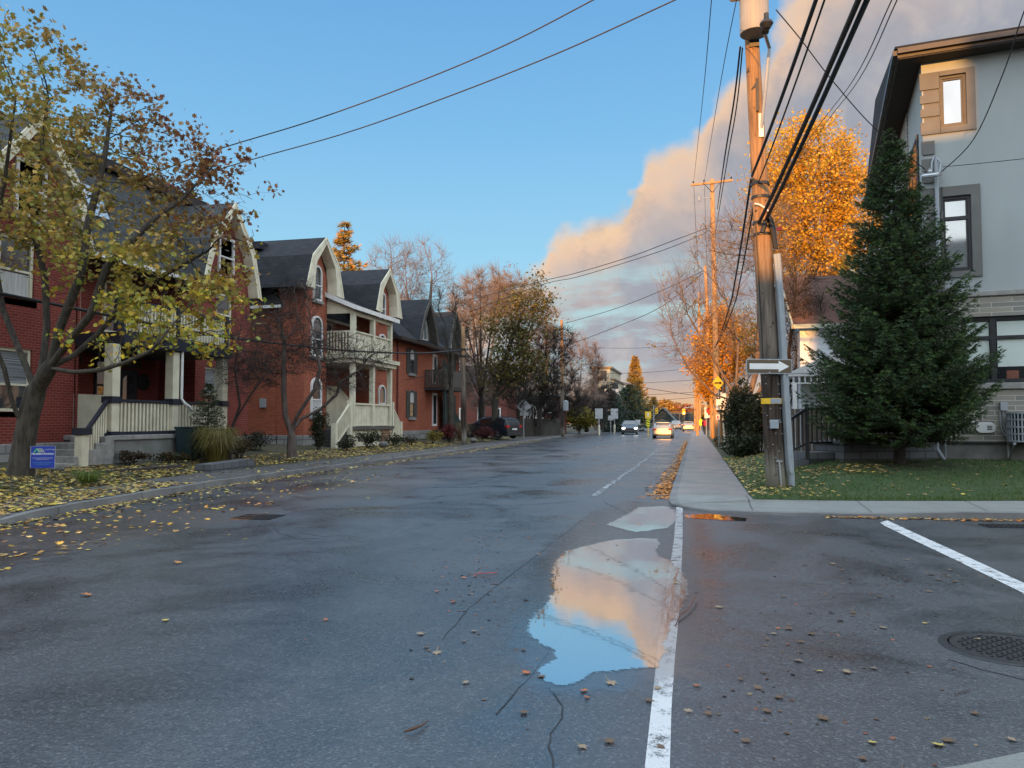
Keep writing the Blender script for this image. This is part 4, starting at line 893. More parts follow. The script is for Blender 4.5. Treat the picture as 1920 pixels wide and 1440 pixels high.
for i in range(5):
    q=MB(); q.box(XQ-1.4,XQ-.2,38.3+.26*i,38.56+.26*i,.2,1.12-.18*i); q.build('step',MT['cream'],S3)
q=MB(); q.box(XQ-.2,XQ-.02,38.3,38.48,.9,2.55); q.box(XQ-.2,XQ-.02,39.5,39.68,.2,1.5); q.bar((XQ-.11,38.45,2.3),(XQ-.11,39.55,1.4),.07,.07)
for i in range(1,7): y=38.45+1.1*i/7; q.bar((XQ-.11,y,1.15-.8*i/7),(XQ-.11,y,2.3-.9*i/7),.05,.05)
q.build('hand_rail',MT['cream'],S3)
# ======== third: orange brick house with dark balcony and shutters =========
F4=Fac((-17.0,0,0),(0,1,0),(1,0,0)); H3=thing('row_house','orange brick house with grey shutters, dark pointed gables and dark wooden balcony','house',(-17,47.8,.4))
w_=MB(); w_.box(-26,-17.0,41.25,54.4,.95,6.3); w_.build('wall',MT['brick_orange'],H3)
f_=MB(); f_.box(-26,-16.94,41.3,54.45,-.1,.95); f_.build('foundation',MT['stone'],H3,bevel=.03)
m=MB(); m.hexa([(-16.35,41.1,6.35),(-16.35,54.8,6.35),(-26,54.8,6.35),(-26,41.1,6.35),(-19.5,41.1,8.9),(-19.5,54.8,8.9),(-23,54.8,8.9),(-23,41.1,8.9)]); m.build('roof',MT['shingle'],H3)
m=MB(); m.box(-16.34,-16.26,41.1,54.8,6.22,6.4); m.box(-17.0,-16.35,41.1,54.8,6.26,6.34); m.build('gutter',MT['fascia'],H3)
prof4=[(-1.75,6.5),(-1.4,7.3),(-.9,8.2),(0,9.25),(.9,8.2),(1.4,7.3),(1.75,6.5)]
for c in (46.3,52.0):
    m=MB(); m.fpoly(F4,[(c-1.4,6.4),(c+1.4,6.4),(c+1.15,7.4),(c+.75,8.1),(c,9.0),(c-.75,8.1),(c-1.15,7.4)],-1.5,.12); m.build('gable_wall',M('gable_boards',(.2,.185,.15),(.13,.12,.1),6,.8,.3,20),H3)
    gable_roof(F4,[(c+u,w) for u,w in prof4],-3.6,.62,H3,inner=[(c+u,w) for u,w in [(-1.5,6.51),(-1.18,7.25),(-.7,8.08),(0,8.95),(.7,8.08),(1.18,7.25),(1.5,6.51)]],edge='greywood',soff='greywood')
    window(F4,[(c-.72,6.7),(c+.72,6.7),(c+.55,7.6),(c+.02,8.5),(c-.55,7.6)],H3,'whiteframe','glass_pale',n=.15,fw=.07,cols=1)
def shutters(F,c,h,w0,w1,par):
    for s in (-1,1):
        a=c+s*(h+.06); b=c+s*(h+.06+h*.85); m=MB(); m.fpoly(F,arch(min(a,b),max(a,b),w0,w1-.05,.12),.012,.06); m.build('shutter',MT['shutter'],par)
for c,w0,w1 in ((44.6,4.45,6.05),(44.6,1.75,3.45),(52.6,4.45,6.05),(52.6,1.75,3.45)):
    window(F4,arch(c-.45,c+.45,w0,w1,.35),H3,'greywood','glass',n=.03,fw=.08,mid=.5,sill=(.12,.14),fill='curtain',fillfrac=(.55,.95)); shutters(F4,c,.45,w0,w1,H3)
for u0,u1,w0,w1 in ((48.5,49.3,4.0,6.0),(48.4,49.3,1.2,3.4)):
    m=MB(); m.fb(F4,u0,u1,.0,.06,w0,w1); o=m.build('door',MT['white'],H3); m=MB(); m.fb(F4,u0+.15,u1-.15,.062,.072,w0+.15,w1-.15); m.build('pane',MT['glass'],o)
m=MB(); m.tube([(-16.93,42.2,6.2),(-16.93,42.2,.6)],.05,8); m.build('downspout',M('red_pipe',(.14,.03,.025)),H3)
bz=3.72; m=MB(); m.box(-17,-15.55,46.9,51.2,bz-.18,bz); m.build('balcony_floor',MT['darkwood'],H3)
m=MB(); railing(m,(-16.9,47.0,0),(-15.7,47.0,0),bz+.05,bz+1.1,.17,.1); railing(m,(-15.65,47.0,0),(-15.65,51.1,0),bz+.05,bz+1.1,.135,.12); m.bar((-17,46.98,bz+1.1),(-15.6,46.98,bz+1.1),.1,.07); m.bar((-15.65,46.95,bz+1.1),(-15.65,51.2,bz+1.1),.1,.07); m.build('balcony_railing',MT['greywood'],H3)
m=MB(); m.box(-15.75,-15.6,47.0,47.15,.3,bz-.19); m.box(-15.75,-15.6,50.9,51.05,.3,bz-.19); m.bar((-15.7,47.2,bz-.8),(-15.7,47.9,bz-.2),.1,.1); m.build('balcony_post',MT['green_dark'],H3)
m=MB(); m.add([(-16.6,49.6,.6),(-16.6,53.6,.6),(-16.6,53.6,1.3),(-16.6,50.2,3.3),(-16.6,49.6,3.3),(-16.5,49.6,.6),(-16.5,53.6,.6),(-16.5,53.6,1.3),(-16.5,50.2,3.3),(-16.5,49.6,3.3)],[(4,3,2,1,0),(5,6,7,8,9),(2,3,8,7),(3,4,9,8),(1,2,7,6),(4,0,5,9)]); m.build('stair_screen',MT['green_dark'],H3)
m=MB(); m.add([(-16.6,49.4,bz+.6),(-16.6,51.6,bz+.6),(-16.6,51.6,bz+1.1),(-16.6,49.7,bz+2.1),(-16.6,49.4,bz+2.1)],[(0,1,2,3,4)]); m.build('privacy_screen',MT['green_dark'],H3)
m=MB(); m.box(-17,-16,48.2,49.6,.3,.95); m.box(-16,-15.7,48.2,49.6,.3,.7); m.build('door_step',MT['darkwood'],H3)
# ---------------- stucco house on the right -------------
A8=R(8.5); cE=gd(1746,860,20.0); OE=(cE[0],cE[1],0); gE=.56
ue=(math.cos(A8),-math.sin(A8),0); ne=(-math.sin(A8),-math.cos(A8),0); FE=Fac(OE,ue,ne); ve=(math.sin(A8),math.cos(A8),0); FL=Fac(OE,(-ve[0],-ve[1],0),(-ue[0],-ue[1],0))
H5=thing('stucco_house','tall pale stucco house with grey trim and ledge stone base behind the fir','house',(cE[0],cE[1],gE),-A8)
zT=FE.px(1724,122)[1]; LEN=13.0
def hole(x0,x1,y0,y1): 
    xm=(x0+x1)/2; ym=(y0+y1)/2; return (FE.px(x0,ym)[0],FE.px(x1,ym)[0],FE.px(xm,y1)[1],FE.px(xm,y0)[1])
h3=hole(1761,1812,140,237); h2=hole(1765,1822,367,509); h1=hole(1803,2060,590,717); h1=(h1[0],h1[0]+3.6,h1[2],h1[3])
zs=FE.px(1850,556)[1]; zf_=FE.px(1850,828)[1]
w_=MB(); wallrect(w_,FE,0,LEN,zs,zT+.3,[h3,h2],dep=.12); w_.add([FL.P(0,0,zf_),FL.P(-14,0,zf_),FL.P(-14,0,zT+.3),FL.P(0,0,zT+.3)],[(3,2,1,0)])
w_.add([FE.P(0,-14,zf_),FE.P(LEN,-14,zf_),FE.P(LEN,-14,zT),FE.P(0,-14,zT)],[(3,2,1,0)]); w_.add([FE.P(LEN,0,0),FE.P(LEN,-14,0),FE.P(LEN,-14,zT),FE.P(LEN,0,zT)],[(0,1,2,3)]); w_.build('wall',MT['stucco'],H5)
w_=MB(); wallrect(w_,FE,-.07,LEN,zf_,zs,[h1],n=.07,dep=.2); w_.add([FE.P(-.07,.07,zs),FE.P(LEN,.07,zs),FE.P(LEN,0,zs),FE.P(-.07,0,zs)],[(0,1,2,3)])
w_.add([FL.P(.07,.07,zf_),FL.P(-8,.07,zf_),FL.P(-8,.07,zs),FL.P(.07,.07,zs)],[(3,2,1,0)]); w_.build('stone_base',MT['ledge'],H5)
m=MB(); m.fb(FE,-.12,LEN,-.02,.13,zs-.001,zs+.13); hs=hole(1795,1900,720,731); m.fb(FE,h1[0]-.2,h1[1]+.2,0,.15,h1[2]-.16,h1[2]); m.build('sill',MT['limestone'],H5,bevel=.015)
m=MB(); m.fb(FE,-.0,LEN,-2,.035,-.2,zf_-.003); m.build('foundation',MT['concrete'],H5)
m=MB(); m.fb(FE,-.09,LEN,.0,.1,zf_-.05,zf_); m.build('drip_edge',MT['metal_dark'],H5)
# grey surrounds and quoins
m=MB(); t3=hole(1721,1829,133,249); t2=hole(1727,1840,350,521)
def trim(m,F,outer,inner,n0,n1):
    a,b,c,d=outer; e,f,g,h=inner
    m.fb(F,a,e,n0,n1,c,d); m.fb(F,f,b,n0,n1,c,d); m.fb(F,e,f,n0,n1,c,g); m.fb(F,e,f,n0,n1,h,d)
qs=[(a,b) for a,b in ((.20,.29),(.42,.51),(.64,.73))]
def trimq(outer,inner):
    a,b,c,d=outer; a=-.05; e,f,g,h=inner; H_=d-c; q=.42
    trim(m,FE,(q,b,c,d),inner,0,.045); z=c
    for lo,hi in qs: m.fb(FE,a,q,0,.045,z,c+lo*H_); z=c+hi*H_; m.fb(FE,a+.09,q,0,.012,c+lo*H_,z)
    m.fb(FE,a,q,0,.045,z,d)
trimq(t3,h3); trimq(t2,h2)
for y0,y1 in ((266,291),(299,322),(326,344)):
    k=hole(1722,1752,y0,y1); m.fb(FE,-.05,k[1],0,.045,k[2],k[3])
m.fb(FE,-.05,.42,0,.045,zs+.14,t2[2]-.05); m.build('trim',MT['trimgrey'],H5)
def bwin(h,split=None,cols=(),glass='glass_pale',fill=None):
    m=MB(); trim(m,FE,h,(h[0]+.07,h[1]-.07,h[2]+.07,h[3]-.07),-.12,-.03); 
    if split: m.fb(FE,h[0]+.07,h[1]-.07,-.115,-.035,split-.045,split+.045)
    for c in cols: m.fb(FE,c-.06,c+.06,-.117,-.02,h[2]+.07,h[3]-.07)
    m2=MB(); i=(h[0]+.07,h[1]-.07,h[2]+.07,h[3]-.07); trim(m,FE,i,(i[0]+.04,i[1]-.04,i[2]+.04,i[3]-.04),-.119,-.06)
    o=m.build('window',MT['metal_dark'],H5); g=MB(); g.fb(FE,h[0]+.02,h[1]-.02,-.14,-.095,h[2]+.02,h[3]-.02); g.build('pane',MT[glass],o); return o
bwin(h3); bwin(h2,FE.px(1795,408)[1])
o=bwin(h1,FE.px(1880,632)[1],[FE.px(1863,650)[0],FE.px(1863,650)[0]+1.9],'blackglass')
c1=FE.px(1863,650)[0]; zb0=FE.px(1880,687)[1]
for u0,u1 in ((h1[0]+.12,c1-.08),(c1+.1,c1+1.8)):
    m=MB(); m.fb(FE,u0,u1,-.094,-.088,zb0,h1[3]-.13); m.build('blind',MT['blindgreen'],o)
k=hole(1889,1912,694,712); m=MB(); m.fb(FE,k[0],k[1],-.093,-.087,k[2],k[3]); m.build('paper_notice',M('brown_paper',(.2,.07,.045),(.12,.045,.03),30,.8),o)
# left side: upper stone, dark windows and two balconies seen edge on
m=MB(); m.fb(FL,-6.5,-3.4,0,.04,gE+5.5,zT); m.build('side_stone',MT['ledge'],H5)
for zz in (gE+3.6,gE+6.6):
    m=MB(); m.fb(FL,-3.2,-.9,-.02,.05,zz+.1,zz+2.3); o=m.build('balcony_door',MT['metal_dark'],H5); m=MB(); m.fb(FL,-3.1,-2.1,.052,.06,zz+.2,zz+2.2); m.fb(FL,-2.0,-1.0,.052,.06,zz+.2,zz+2.2); m.build('pane',MT['glass'],o)
    m=MB(); m.fb(FL,-3.4,-.7,.0,.35,zz-.15,zz+.0); m.build('balcony_floor',MT['metal_dark'],H5)
    m=MB()
    for i in range(24): u=-3.35+2.6*i/23; m.fb(FL,u-.012,u+.012,.31,.335,zz,zz+1.0)
    m.fb(FL,-3.38,-.7,.3,.345,zz+1.0,zz+1.05)
    for s in (-3.37,-.72): 
        for j in range(4): m.fb(FL,s-.012,s+.012,.02+.08*j,.04+.08*j,zz,zz+1.0)
    m.build('balcony_railing',MT['metal_dark'],H5)
# deep eaves
m=MB(); m.fb(FE,-.6,LEN+1,-15,.5,zT+.07,zT+.3); m.build('eaves',MT['fascia'],H5)
m=MB(); m.fb(FE,-.57,LEN+.9,-14.9,.47,zT+.03,zT+.068); m.build('soffit',MT['soffit'],H5)
m=MB(); P=FE.P; m.hexa([P(-.66,.56,zT+.301),P(LEN+1,.56,zT+.301),P(LEN+1,-15,zT+.301),P(-.66,-15,zT+.301),P(-.66,.56,zT+.36),P(LEN+1,.56,zT+.36),P(LEN+1,-7,zT+1.9),P(-.66,-7,zT+1.9)]); m.build('roof',MT['shingle'],H5)
m=MB(); m.fb(FE,-.6,LEN+.9,.501,.61,zT+.15,zT+.28); m.fb(FE,-.71,-.601,-15,.48,zT+.15,zT+.28); m.build('gutter',MT['fascia'],H5)
# pipes, boxes, vents
def fe(x,y,off=.1): u,w=FE.px(x,y,off); return FE.P(u,off,w)
m=MB(); m.tube([fe(1756,700,.13),fe(1757,820,.13),fe(1757,842,.13),fe(1770,862,.3),fe(1777,872,.45)],.05,8); m.build('downspout',MT['metal_pale'],H5)
m=MB(); m.tube([fe(1772,820,.12),fe(1774,868,.12)],.018,6); m.build('downpipe',MT['metal_pale'],H5); m=MB(); m.tube([fe(1755,296,.12),fe(1760,480,.12)],.05,8); m.build('service_mast',MT['metal_pale'],H5); m=MB(); m.tube([fe(1757,300,.12),fe(1752,292,.15),fe(1747,305,.2),fe(1747,320,.25)],.02,6); m.tube([fe(1757,297,.14),fe(1765,305,.2),fe(1762,322,.3),fe(1752,330,.3)],.02,6); m.build('service_cable',MT['metal_pale'],H5)
m=MB(); m.bar(fe(1728,326,.05),fe(1728,326,.5),.06,.05); m.tube([fe(1727,331,.45),fe(1755,328,.4),fe(1764,325,.3)],.06,8); m.lathe([(0,0),(.05,.02),(.06,.06),(.04,.1),(.05,.14),(0,.16)],fe(1744,326,.4),8); m.build('service_bracket',MT['metal_grey'],H5)
m=MB()
for x0,y0,y1 in ((1814,750,792),(1824,776,792)): m.tube([fe(x0,y0,.16),fe(x0,y1,.16)],.045,8)
m.build('vent_pipe',MT['white'],H5)
m=MB(); c=FE.px(1848,802,.1); aa=[(c[0]+(.09 if math.cos(t)>0 else -.09)+.13*math.cos(t),c[1]+.135*math.sin(t)) for t in np.linspace(0,2*PI,25)[:-1]]; m.fpoly(FE,aa,.07,.13); o=m.build('vent_cover',MT['white'],H5,bevel=.012)
m=MB(); m.fb(FE,c[0]+.03,c[0]+.14,.131,.136,c[1]-.05,c[1]-.03); m.fb(FE,c[0]+.03,c[0]+.14,.131,.136,c[1]-.01,c[1]+.01); m.fb(FE,c[0]+.03,c[0]+.14,.131,.136,c[1]+.03,c[1]+.05); m.build('vent_slot',MT['black'],o)
k=hole(1873,1886,754,770); m=MB(); m.fb(FE,k[0],k[1],.07,.2,k[2],k[3]); m.tube([fe(1875,770,.13),fe(1876,800,.13),fe(1880,812,.15),fe(1890,818,.2)],.018,6); m.tube([fe(1880,770,.13),fe(1882,800,.13),fe(1886,810,.16)],.018,6); m.build('switch_box',MT['plastic_grey'],H5)
# air conditioner on a bracket
b=FE.px(1886,828,.5); t_=FE.px(1886,773,.5); c=FE.P(b[0]+.42,.5,b[1]); AC=thing('air_conditioner','round cornered grey air conditioner on wall bracket by the stone base','air conditioner',c,-A8)
h=t_[1]-b[1]; m=MB(); m.lathe([(.0,0),(.37,0),(.37,h*.98),(.34,h),(0,h)],c,20); m.build('body',MT['metal_dark'],AC)
m=MB()
for i in range(30):
    a=2*PI*i/30; m.bar((c[0]+.385*math.cos(a),c[1]+.385*math.sin(a),c[2]+.03),(c[0]+.385*math.cos(a),c[1]+.385*math.sin(a),c[2]+h-.03),.03,.018)
for z in (.02,.27,.5,.75,.97): m.lathe([(.38,z*h-.02),(.402,z*h-.02),(.402,z*h+.02),(.38,z*h+.02)],c,24)
m.build('grille',MT['metal_pale'],AC)
m=MB(); 
for s in (-.3,.25):
    p=Vector(c)+Vector(ue)*s; nn=Vector(ne); m.bar(p-nn*.42+Vector((0,0,-.04)),p+nn*.35+Vector((0,0,-.04)),.05,.05); m.bar(p-nn*.4+Vector((0,0,-.5)),p-nn*.4+Vector((0,0,-.06)),.05,.05); m.bar(p-nn*.4+Vector((0,0,-.48)),p+nn*.25+Vector((0,0,-.08)),.03,.03)
m.build('bracket',MT['metal_pale'],AC)
# ---------------- planter wall, deck rail and cottage -------------
pl=[gd(1583,866,19.0),gd(1760,866,19.6)]; PL=thing('planter_wall','dark grey block retaining wall behind the fir trunk','wall',(pl[0][0],pl[0][1],.4))
m=MB(); a=Vector(pl[0]);b=Vector(pl[1]); d=(b-a); d.z=0; L=d.length; d.normalize(); FPn=Fac((a.x,a.y,0),tuple(d),(d.y,-d.x,0)); zt=FPn.px(1660,833)[1]
m.fb(FPn,0,L-.05,-1.2,0,.0,zt); m.build('wall',MT['block'],PL); m=MB(); m.fb(FPn,-.04,L-.06,-1.22,.04,zt,zt+.07); m.build('coping',MT['block'],PL)
DK=thing('deck_stairs','low grey block steps with black hand rail beside the planter wall','steps',(a.x-.6,a.y+.4,.4)); m=MB()
for i in range(3): m.fb(FPn,-1.45+.35*i,0-.003,-1.1,-.35-.0*i,.25+.17*i-.17 if i else .0,.42+.17*i)
m.build('step',MT['block'],DK)
m=MB(); zr0=FPn.px(1475,866,-.4); zr1=FPn.px(1515,768,-.4)
A_=Vector(FPn.P(-1.62,-.4,.5)); B_=Vector(FPn.P(-.75,-.4,.85)); C_=Vector(FPn.P(L-.1,-.45,zt+.1))
m.bar(A_+Vector((0,0,.85)),B_+Vector((0,0,1.0)),.06,.07); m.bar(A_+Vector((0,0,.12)),B_+Vector((0,0,.15)),.05,.05)
for i in range(8): p=A_+(B_-A_)*i/7; m.bar(p+Vector((0,0,.1)),p+Vector((0,0,.86+.15*i/7)),.035,.035)
m.bar(B_+Vector((0,0,-.3)),B_+Vector((0,0,1.12)),.09,.09)
D_=Vector(FPn.P(-.7,-.4,1.0))
m.bar(B_+Vector((0,0,1.0)),(C_.x,C_.y,B_.z+1.0),.06,.07); m.bar(B_+Vector((0,0,.15)),(C_.x,C_.y,B_.z+.15),.05,.05)
n_=int((C_-B_).length/.14)
for i in range(1,n_): p=B_+(C_-B_)*i/n_; m.bar((p.x,p.y,B_.z+.15),(p.x,p.y,B_.z+1.0),.035,.035)
m.build('hand_rail',MT['metal_dark'],DK)
# cottage with brown roof, ridge across the picture
CY=27.6; cx0=gy(1500,640,CY)[0]; zr=gy(1486,518,CY+3.2)[2]; ze=gy(1502,606,CY)[2]; CT=thing('cottage','small white cottage with brown shingle roof and lattice porch between the pole and the fir','house',(cx0,CY,.3))
m=MB(); yR=CY+3.4
m.add([(cx0,CY,0),(cx0+9,CY,0),(cx0+9,CY,ze),(cx0,CY,ze),(cx0,CY+6.8,0),(cx0,CY+6.8,ze),(cx0,yR,zr-.12),(cx0+9,CY+6.8,0),(cx0+9,CY+6.8,ze),(cx0+9,yR,zr-.12)],[(0,1,2,3),(4,0,3,6,5),(1,7,8,9,2),(7,4,5,8)]); m.build('wall',M('white_siding',(.62,.66,.7),(.54,.58,.62),3,.6,.15,6,stretch=(.1,.1,8)),CT)
m=MB(); m.add([(cx0-.25,CY-.35,ze-.1),(cx0+9.2,CY-.35,ze-.1),(cx0+9.2,yR,zr),(cx0-.25,yR,zr),(cx0-.25,CY+7.2,ze-.1),(cx0+9.2,CY+7.2,ze-.1)],[(0,1,2,3),(3,2,5,4)]); o=m.build('roof',MT['shingle_brown'],CT); o.modifiers.new('thick','SOLIDIFY').thickness=.1
m=MB(); m.bar((cx0-.28,CY-.36,ze-.14),(cx0-.28,yR,zr-.04),.05,.18); m.bar((cx0-.28,yR,zr-.04),(cx0-.28,CY+7.2,ze-.14),.05,.18); m.bar((cx0-.25,CY-.38,ze-.15),(cx0+9.2,CY-.38,ze-.15),.06,.14); m.build('verge_trim',M('cream_green_trim',(.42,.45,.36),None,4,.6),CT)
pz=gy(1510,700,CY-1.6)[2]; pX=gy(1482,720,CY-1.6)[0]
m=MB(); m.add([(pX-.1,CY-1.8,pz),(pX+2.6,CY-1.8,pz),(pX+1.25,CY-1.8,pz+.62)],[(0,1,2)]); m.add([(pX-.1,CY-1.8,pz),(pX+1.25,CY-1.8,pz+.62),(pX+1.25,CY,pz+.62),(pX-.1,CY,pz)],[(0,1,2,3)]); m.add([(pX+2.6,CY-1.8,pz),(pX+1.25,CY-1.8,pz+.62),(pX+1.25,CY,pz+.62),(pX+2.6,CY,pz)],[(3,2,1,0)]); m.box(pX-.1,pX+2.6,CY-1.78,CY-1.7,pz-.1,pz); m.box(pX,pX+2.5,CY-1.75,CY-1.72,pz-.34,pz-.3)
for i in range(14): m.box(pX+.05+i*.18,pX+.09+i*.18,CY-1.75,CY-1.72,pz-.3,pz-.1)
m.build('porch_gable',MT['whiteframe'],CT)
m=MB(); m.box(pX+.05,pX+.17,CY-1.8,CY-1.68,.2,pz-.34); m.box(pX+2.3,pX+2.42,CY-1.8,CY-1.68,.2,pz-.34); m.build('porch_post',MT['white'],CT)
m=MB(); zt2=gy(1500,766,CY-4)[2]; x0=gy(1440,766,CY-4)[0]; 
for i in range(26): m.box(x0+i*.15,x0+i*.15+.135,CY-4,CY-3.97,.2,zt2-random.uniform(0,.03))
o=m.build('board_fence',M('weathered_fence_wood',(.13,.1,.08),(.07,.055,.045),5,.85,.4,20,stretch=(1,1,.2)),None,org=(x0+2,CY-4,.3)); props(o,'weathered brown board fence low behind the black stair rail','fence')
# ---------------- utility poles, lamp and wires -------------
def pole(name,label,foot,top,r0,r1,mat_='pole',group=None):
    t=thing(name,label,'utility pole',foot,0,group); m=MB(); a=Vector(foot)-Vector((0,0,.2)); b=Vector(top); m.tube([a+(b-a)*f for f in (0,.1,.3,.5,.7,.9,1)],[r0+(r1-r0)*f for f in (0,.1,.3,.5,.7,.9,1)],14); m.build('pole',MT[mat_],t,smooth=True); return t
pf=gd(1457,925,16.3); ptop=gd(1411,95,16.3); dirp=(ptop-pf)/np.linalg.norm(ptop-pf); ptop=pf+dirp*11.3
PM=pole('utility_pole','tall wooden utility pole with transformer, lamp and one-way arrow sign at the kerb corner',pf,ptop,.215,.135)
def pp(h,ox=0,oy=0): return tuple(np.array(pf)+dirp*h+CR*ox-np.array([CF[0],CF[1],0])*oy)  # ox to the right, oy towards the viewer
hz=lambda y: (925-y)/1442*16.3
# transformer
tc=gd(1414,45,16.3); zb_=gd(1414,78,16.2)[2]; TR=MB(); TR.lathe([(0,0),(.29,0),(.29,1.02),(.275,1.05),(.3,1.06),(.3,1.1),(.2,1.16),(0,1.17)],(tc[0]-.03,tc[1]-.42,zb_),24); o=TR.build('transformer',MT['trans_tank'],PM,smooth=False,bevel=.012)
q=MB()
for a in (-2.3,-1.6,-.9): q.lathe([(.05,.0),(.055,.08),(.035,.1),(.055,.12),(.03,.16)],(tc[0]-.03+.2*math.cos(a),tc[1]-.42+.2*math.sin(a),zb_+1.12),8)
for s,hh in ((-1,.78),(1,.88)): q.lathe([(.06,0),(.06,.16),(.03,.2)] if s>0 else [(.03,-.2),(.06,-.16),(.06,0)],(tc[0]-.03+s*.29,tc[1]-.45,zb_+hh),8,'x')
q.build('bushing',MT['trans_tank'],o)
q=MB()
for k in range(3): a=-2.2+k*.6; q.tube([(tc[0]-.03+.33*math.cos(a),tc[1]-.42+.33*math.sin(a),zb_+.95-k*.03),(tc[0]-.03+.35*math.cos(a+.3),tc[1]-.42+.35*math.sin(a+.3),zb_+.7),(tc[0]-.03+.33*math.cos(a+.55),tc[1]-.42+.33*math.sin(a+.55),zb_+.92)],.012,5)
q.build('lead_wire',MT['wire'],o)
q=MB(); q.bar(pp(hz(88)-.05,0,.12),pp(hz(88)+.7,0,.16),.2,.12); q.build('hanger',MT['metal_dark'],PM)
# lamp on a long bracket
q=MB(); L0=pp(hz(245),.04,.17); L1=pp(hz(110),.18,.5); L2=gd(1434,62,15.2); q.tube([L0,tuple((np.array(L0)+np.array(L1))/2+np.array([0,0,-.05])),L1,L2],.035,8); o=q.build('lamp_arm',MT['metal_grey'],PM)
q=MB(); c=gd(1437,42,14.9); q.bar(gd(1434,60,15.2),c,.13,.08); q.lathe([(0,.1),(.05,.1),(.055,.04),(.11,.02),(.13,-.03),(.07,-.13),(0,-.14)],c,14); q.lathe([(.0,.18),(.045,.18),(.045,.1),(0,.1)][::-1],c,10); q.build('lamp_head',MT['metal_dark'],o)
q=MB(); c=pp(hz(235),.04,.165); q.box(c[0]-.05,c[0]+.05,c[1]-.02,c[1]+.02,c[2]-.3,c[2]+.2); q.build('bracket_plate',MT['metal_grey'],o)
q=MB(); c=pp(hz(165),.0,.165); q.box(c[0]-.03,c[0]+.03,c[1]-.02,c[1]+.015,c[2]-.55,c[2]+.14); q.add([(c[0]-.03,c[1]-.022,c[2]-.03),(c[0]-.14,c[1]-.022,c[2]-.1),(c[0]-.03,c[1]-.022,c[2]+.06)],[(0,1,2)]); q.build('pole_plate',MT['metal_dark'],PM)
# conduit guard, pipe, straps, box, rod
q=MB(); rr=[.075,.085,.085,.09,.09]; G=[pp(hz(y),ox,.13) for y,ox in ((478,.235),(600,.24),(720,.245),(860,.25),(880,.25))]; q.tube(G,rr,10); q.tube([pp(hz(880),.25,.13),pp(hz(890),.27,.13),pp(.02,.27,.13)],[.09,.075,.07],10); q.build('cable_guard',MT['metal_pale'],PM)
q=MB(); q.tube([pp(hz(y),ox,.22) for y,ox in ((480,.16),(560,.2),(700,.21),(870,.22),(885,.24))],.035,8); q.build('conduit',MT['metal_pale'],PM)
q=MB(); q.tube([pp(hz(y),ox,.2) for y,ox in ((470,.19),(430,.13),(410,.07),(425,-.02),(440,-.08))],.05,8); q.tube([pp(hz(y),ox,.19) for y,ox in ((470,.22),(435,.2),(415,.16),(400,.06))],.022,6); q.build('cable_loop',MT['wire'],PM)
q=MB(); q.tube([pp(hz(y),ox,.2) for y,ox in ((404,.12),(395,.02),(388,-.1),(386,-.2))],.02,6); q.build('white_lead',MT['white'],PM)
q=MB(); 
for y in (345,370,418,440): q.lathe([(.19,-.03),(.195,-.03),(.195,.03),(.19,.03)],pp(hz(y)),16)
q.build('strap',MT['metal_dark'],PM)
q=MB(); q.lathe([(.2,-.06),(.223,-.06),(.223,.06),(.2,.06)],pp(hz(752)),16); q.build('yellow_band',MT['yellow'],PM); q=MB(); c=pp(hz(752),0,.226); q.box(c[0]-.1,c[0]+.11,c[1]-.006,c[1],c[2]-.05,c[2]+.05); q.build('tag_plate',MT['metal_pale'],PM)
q=MB(); c=pp(hz(795),-.06,.24); q.box(c[0]-.085,c[0]+.085,c[1]-.05,c[1]+.05,c[2]-.095,c[2]+.09); q.build('junction_box',MT['metal_pale'],PM,bevel=.012)
q=MB(); q.tube([pp(hz(864),.0,.24),pp(-.05,.02,.24)],.018,6); c=pp(hz(865),0,.24); q.box(c[0]-.06,c[0]+.06,c[1]-.03,c[1]+.03,c[2],c[2]+.03); q.build('ground_rod',MT['metal_grey'],PM)
q=MB(); c=pp(hz(432),.3,.16); q.box(c[0]-.06,c[0]+.06,c[1]-.03,c[1]+.03,c[2]-.03,c[2]+.03); q.build('red_tag',MT['red'],PM)
q=MB(); q.tube([pp(hz(y),-.17,.1) for y in (925,800,700,600,500,420)],.014,5); q.build('ground_wire',MT['wire'],PM)
q=MB()
for i in range(34): c=pp(random.uniform(.5,3.0),0,0); a=random.uniform(-2.6,-.6); r_=.2; q.box(c[0]+r_*math.cos(a)-.011,c[0]+r_*math.cos(a)+.011,c[1]+r_*math.sin(a)-.02,c[1]+r_*math.sin(a)+.01,c[2]-.009,c[2]+.009)
q.build('staples',MT['metal_pale'],PM)
# one-way sign: brown-black plate, cream border and arrow
def board(F,par,name,pts,n0,n1,m_,bevel=0): q=MB(); q.fpoly(F,pts,n0,n1); return q.build(name,MT[m_] if isinstance(m_,str) else m_,par,bevel=bevel)
def rrect(u0,u1,w0,w1,r,k=4):
    out=[]
    for cx,cy,a0 in ((u1-r,w1-r,0),(u0+r,w1-r,90),(u0+r,w0+r,180),(u1-r,w0+r,270)):
        for i in range(k+1): a=R(a0+90*i/k); out.append((cx+r*math.cos(a),cy+r*math.sin(a)))
    return out
sg=gd(1442,687,16.02); SA=R(6); FG=Fac((sg[0],sg[1],sg[2]),(math.cos(YAW+SA),math.sin(YAW+SA),0),(math.sin(YAW+SA),-math.cos(YAW+SA),0))
SG=thing('arrow_sign','wide one-way sign with white arrow pointing right, fixed to the big pole','sign',sg)
board(FG,SG,'plate',rrect(-.5,.5,-.155,.155,.05),-.0,.012,MT['metal_pale']); SB=M('sign_black_brown',(.09,.062,.03),(.07,.05,.028),4,.35)
board(FG,SG,'sign_face',rrect(-.48,.48,-.135,.135,.035),.0122,.016,SB)
board(FG,SG,'arrow',[(-.43,-.06),(.2,-.06),(.2,-.118),(.43,0),(.2,.118),(.2,.06),(-.43,.06)],.0162,.019,MT['white'])
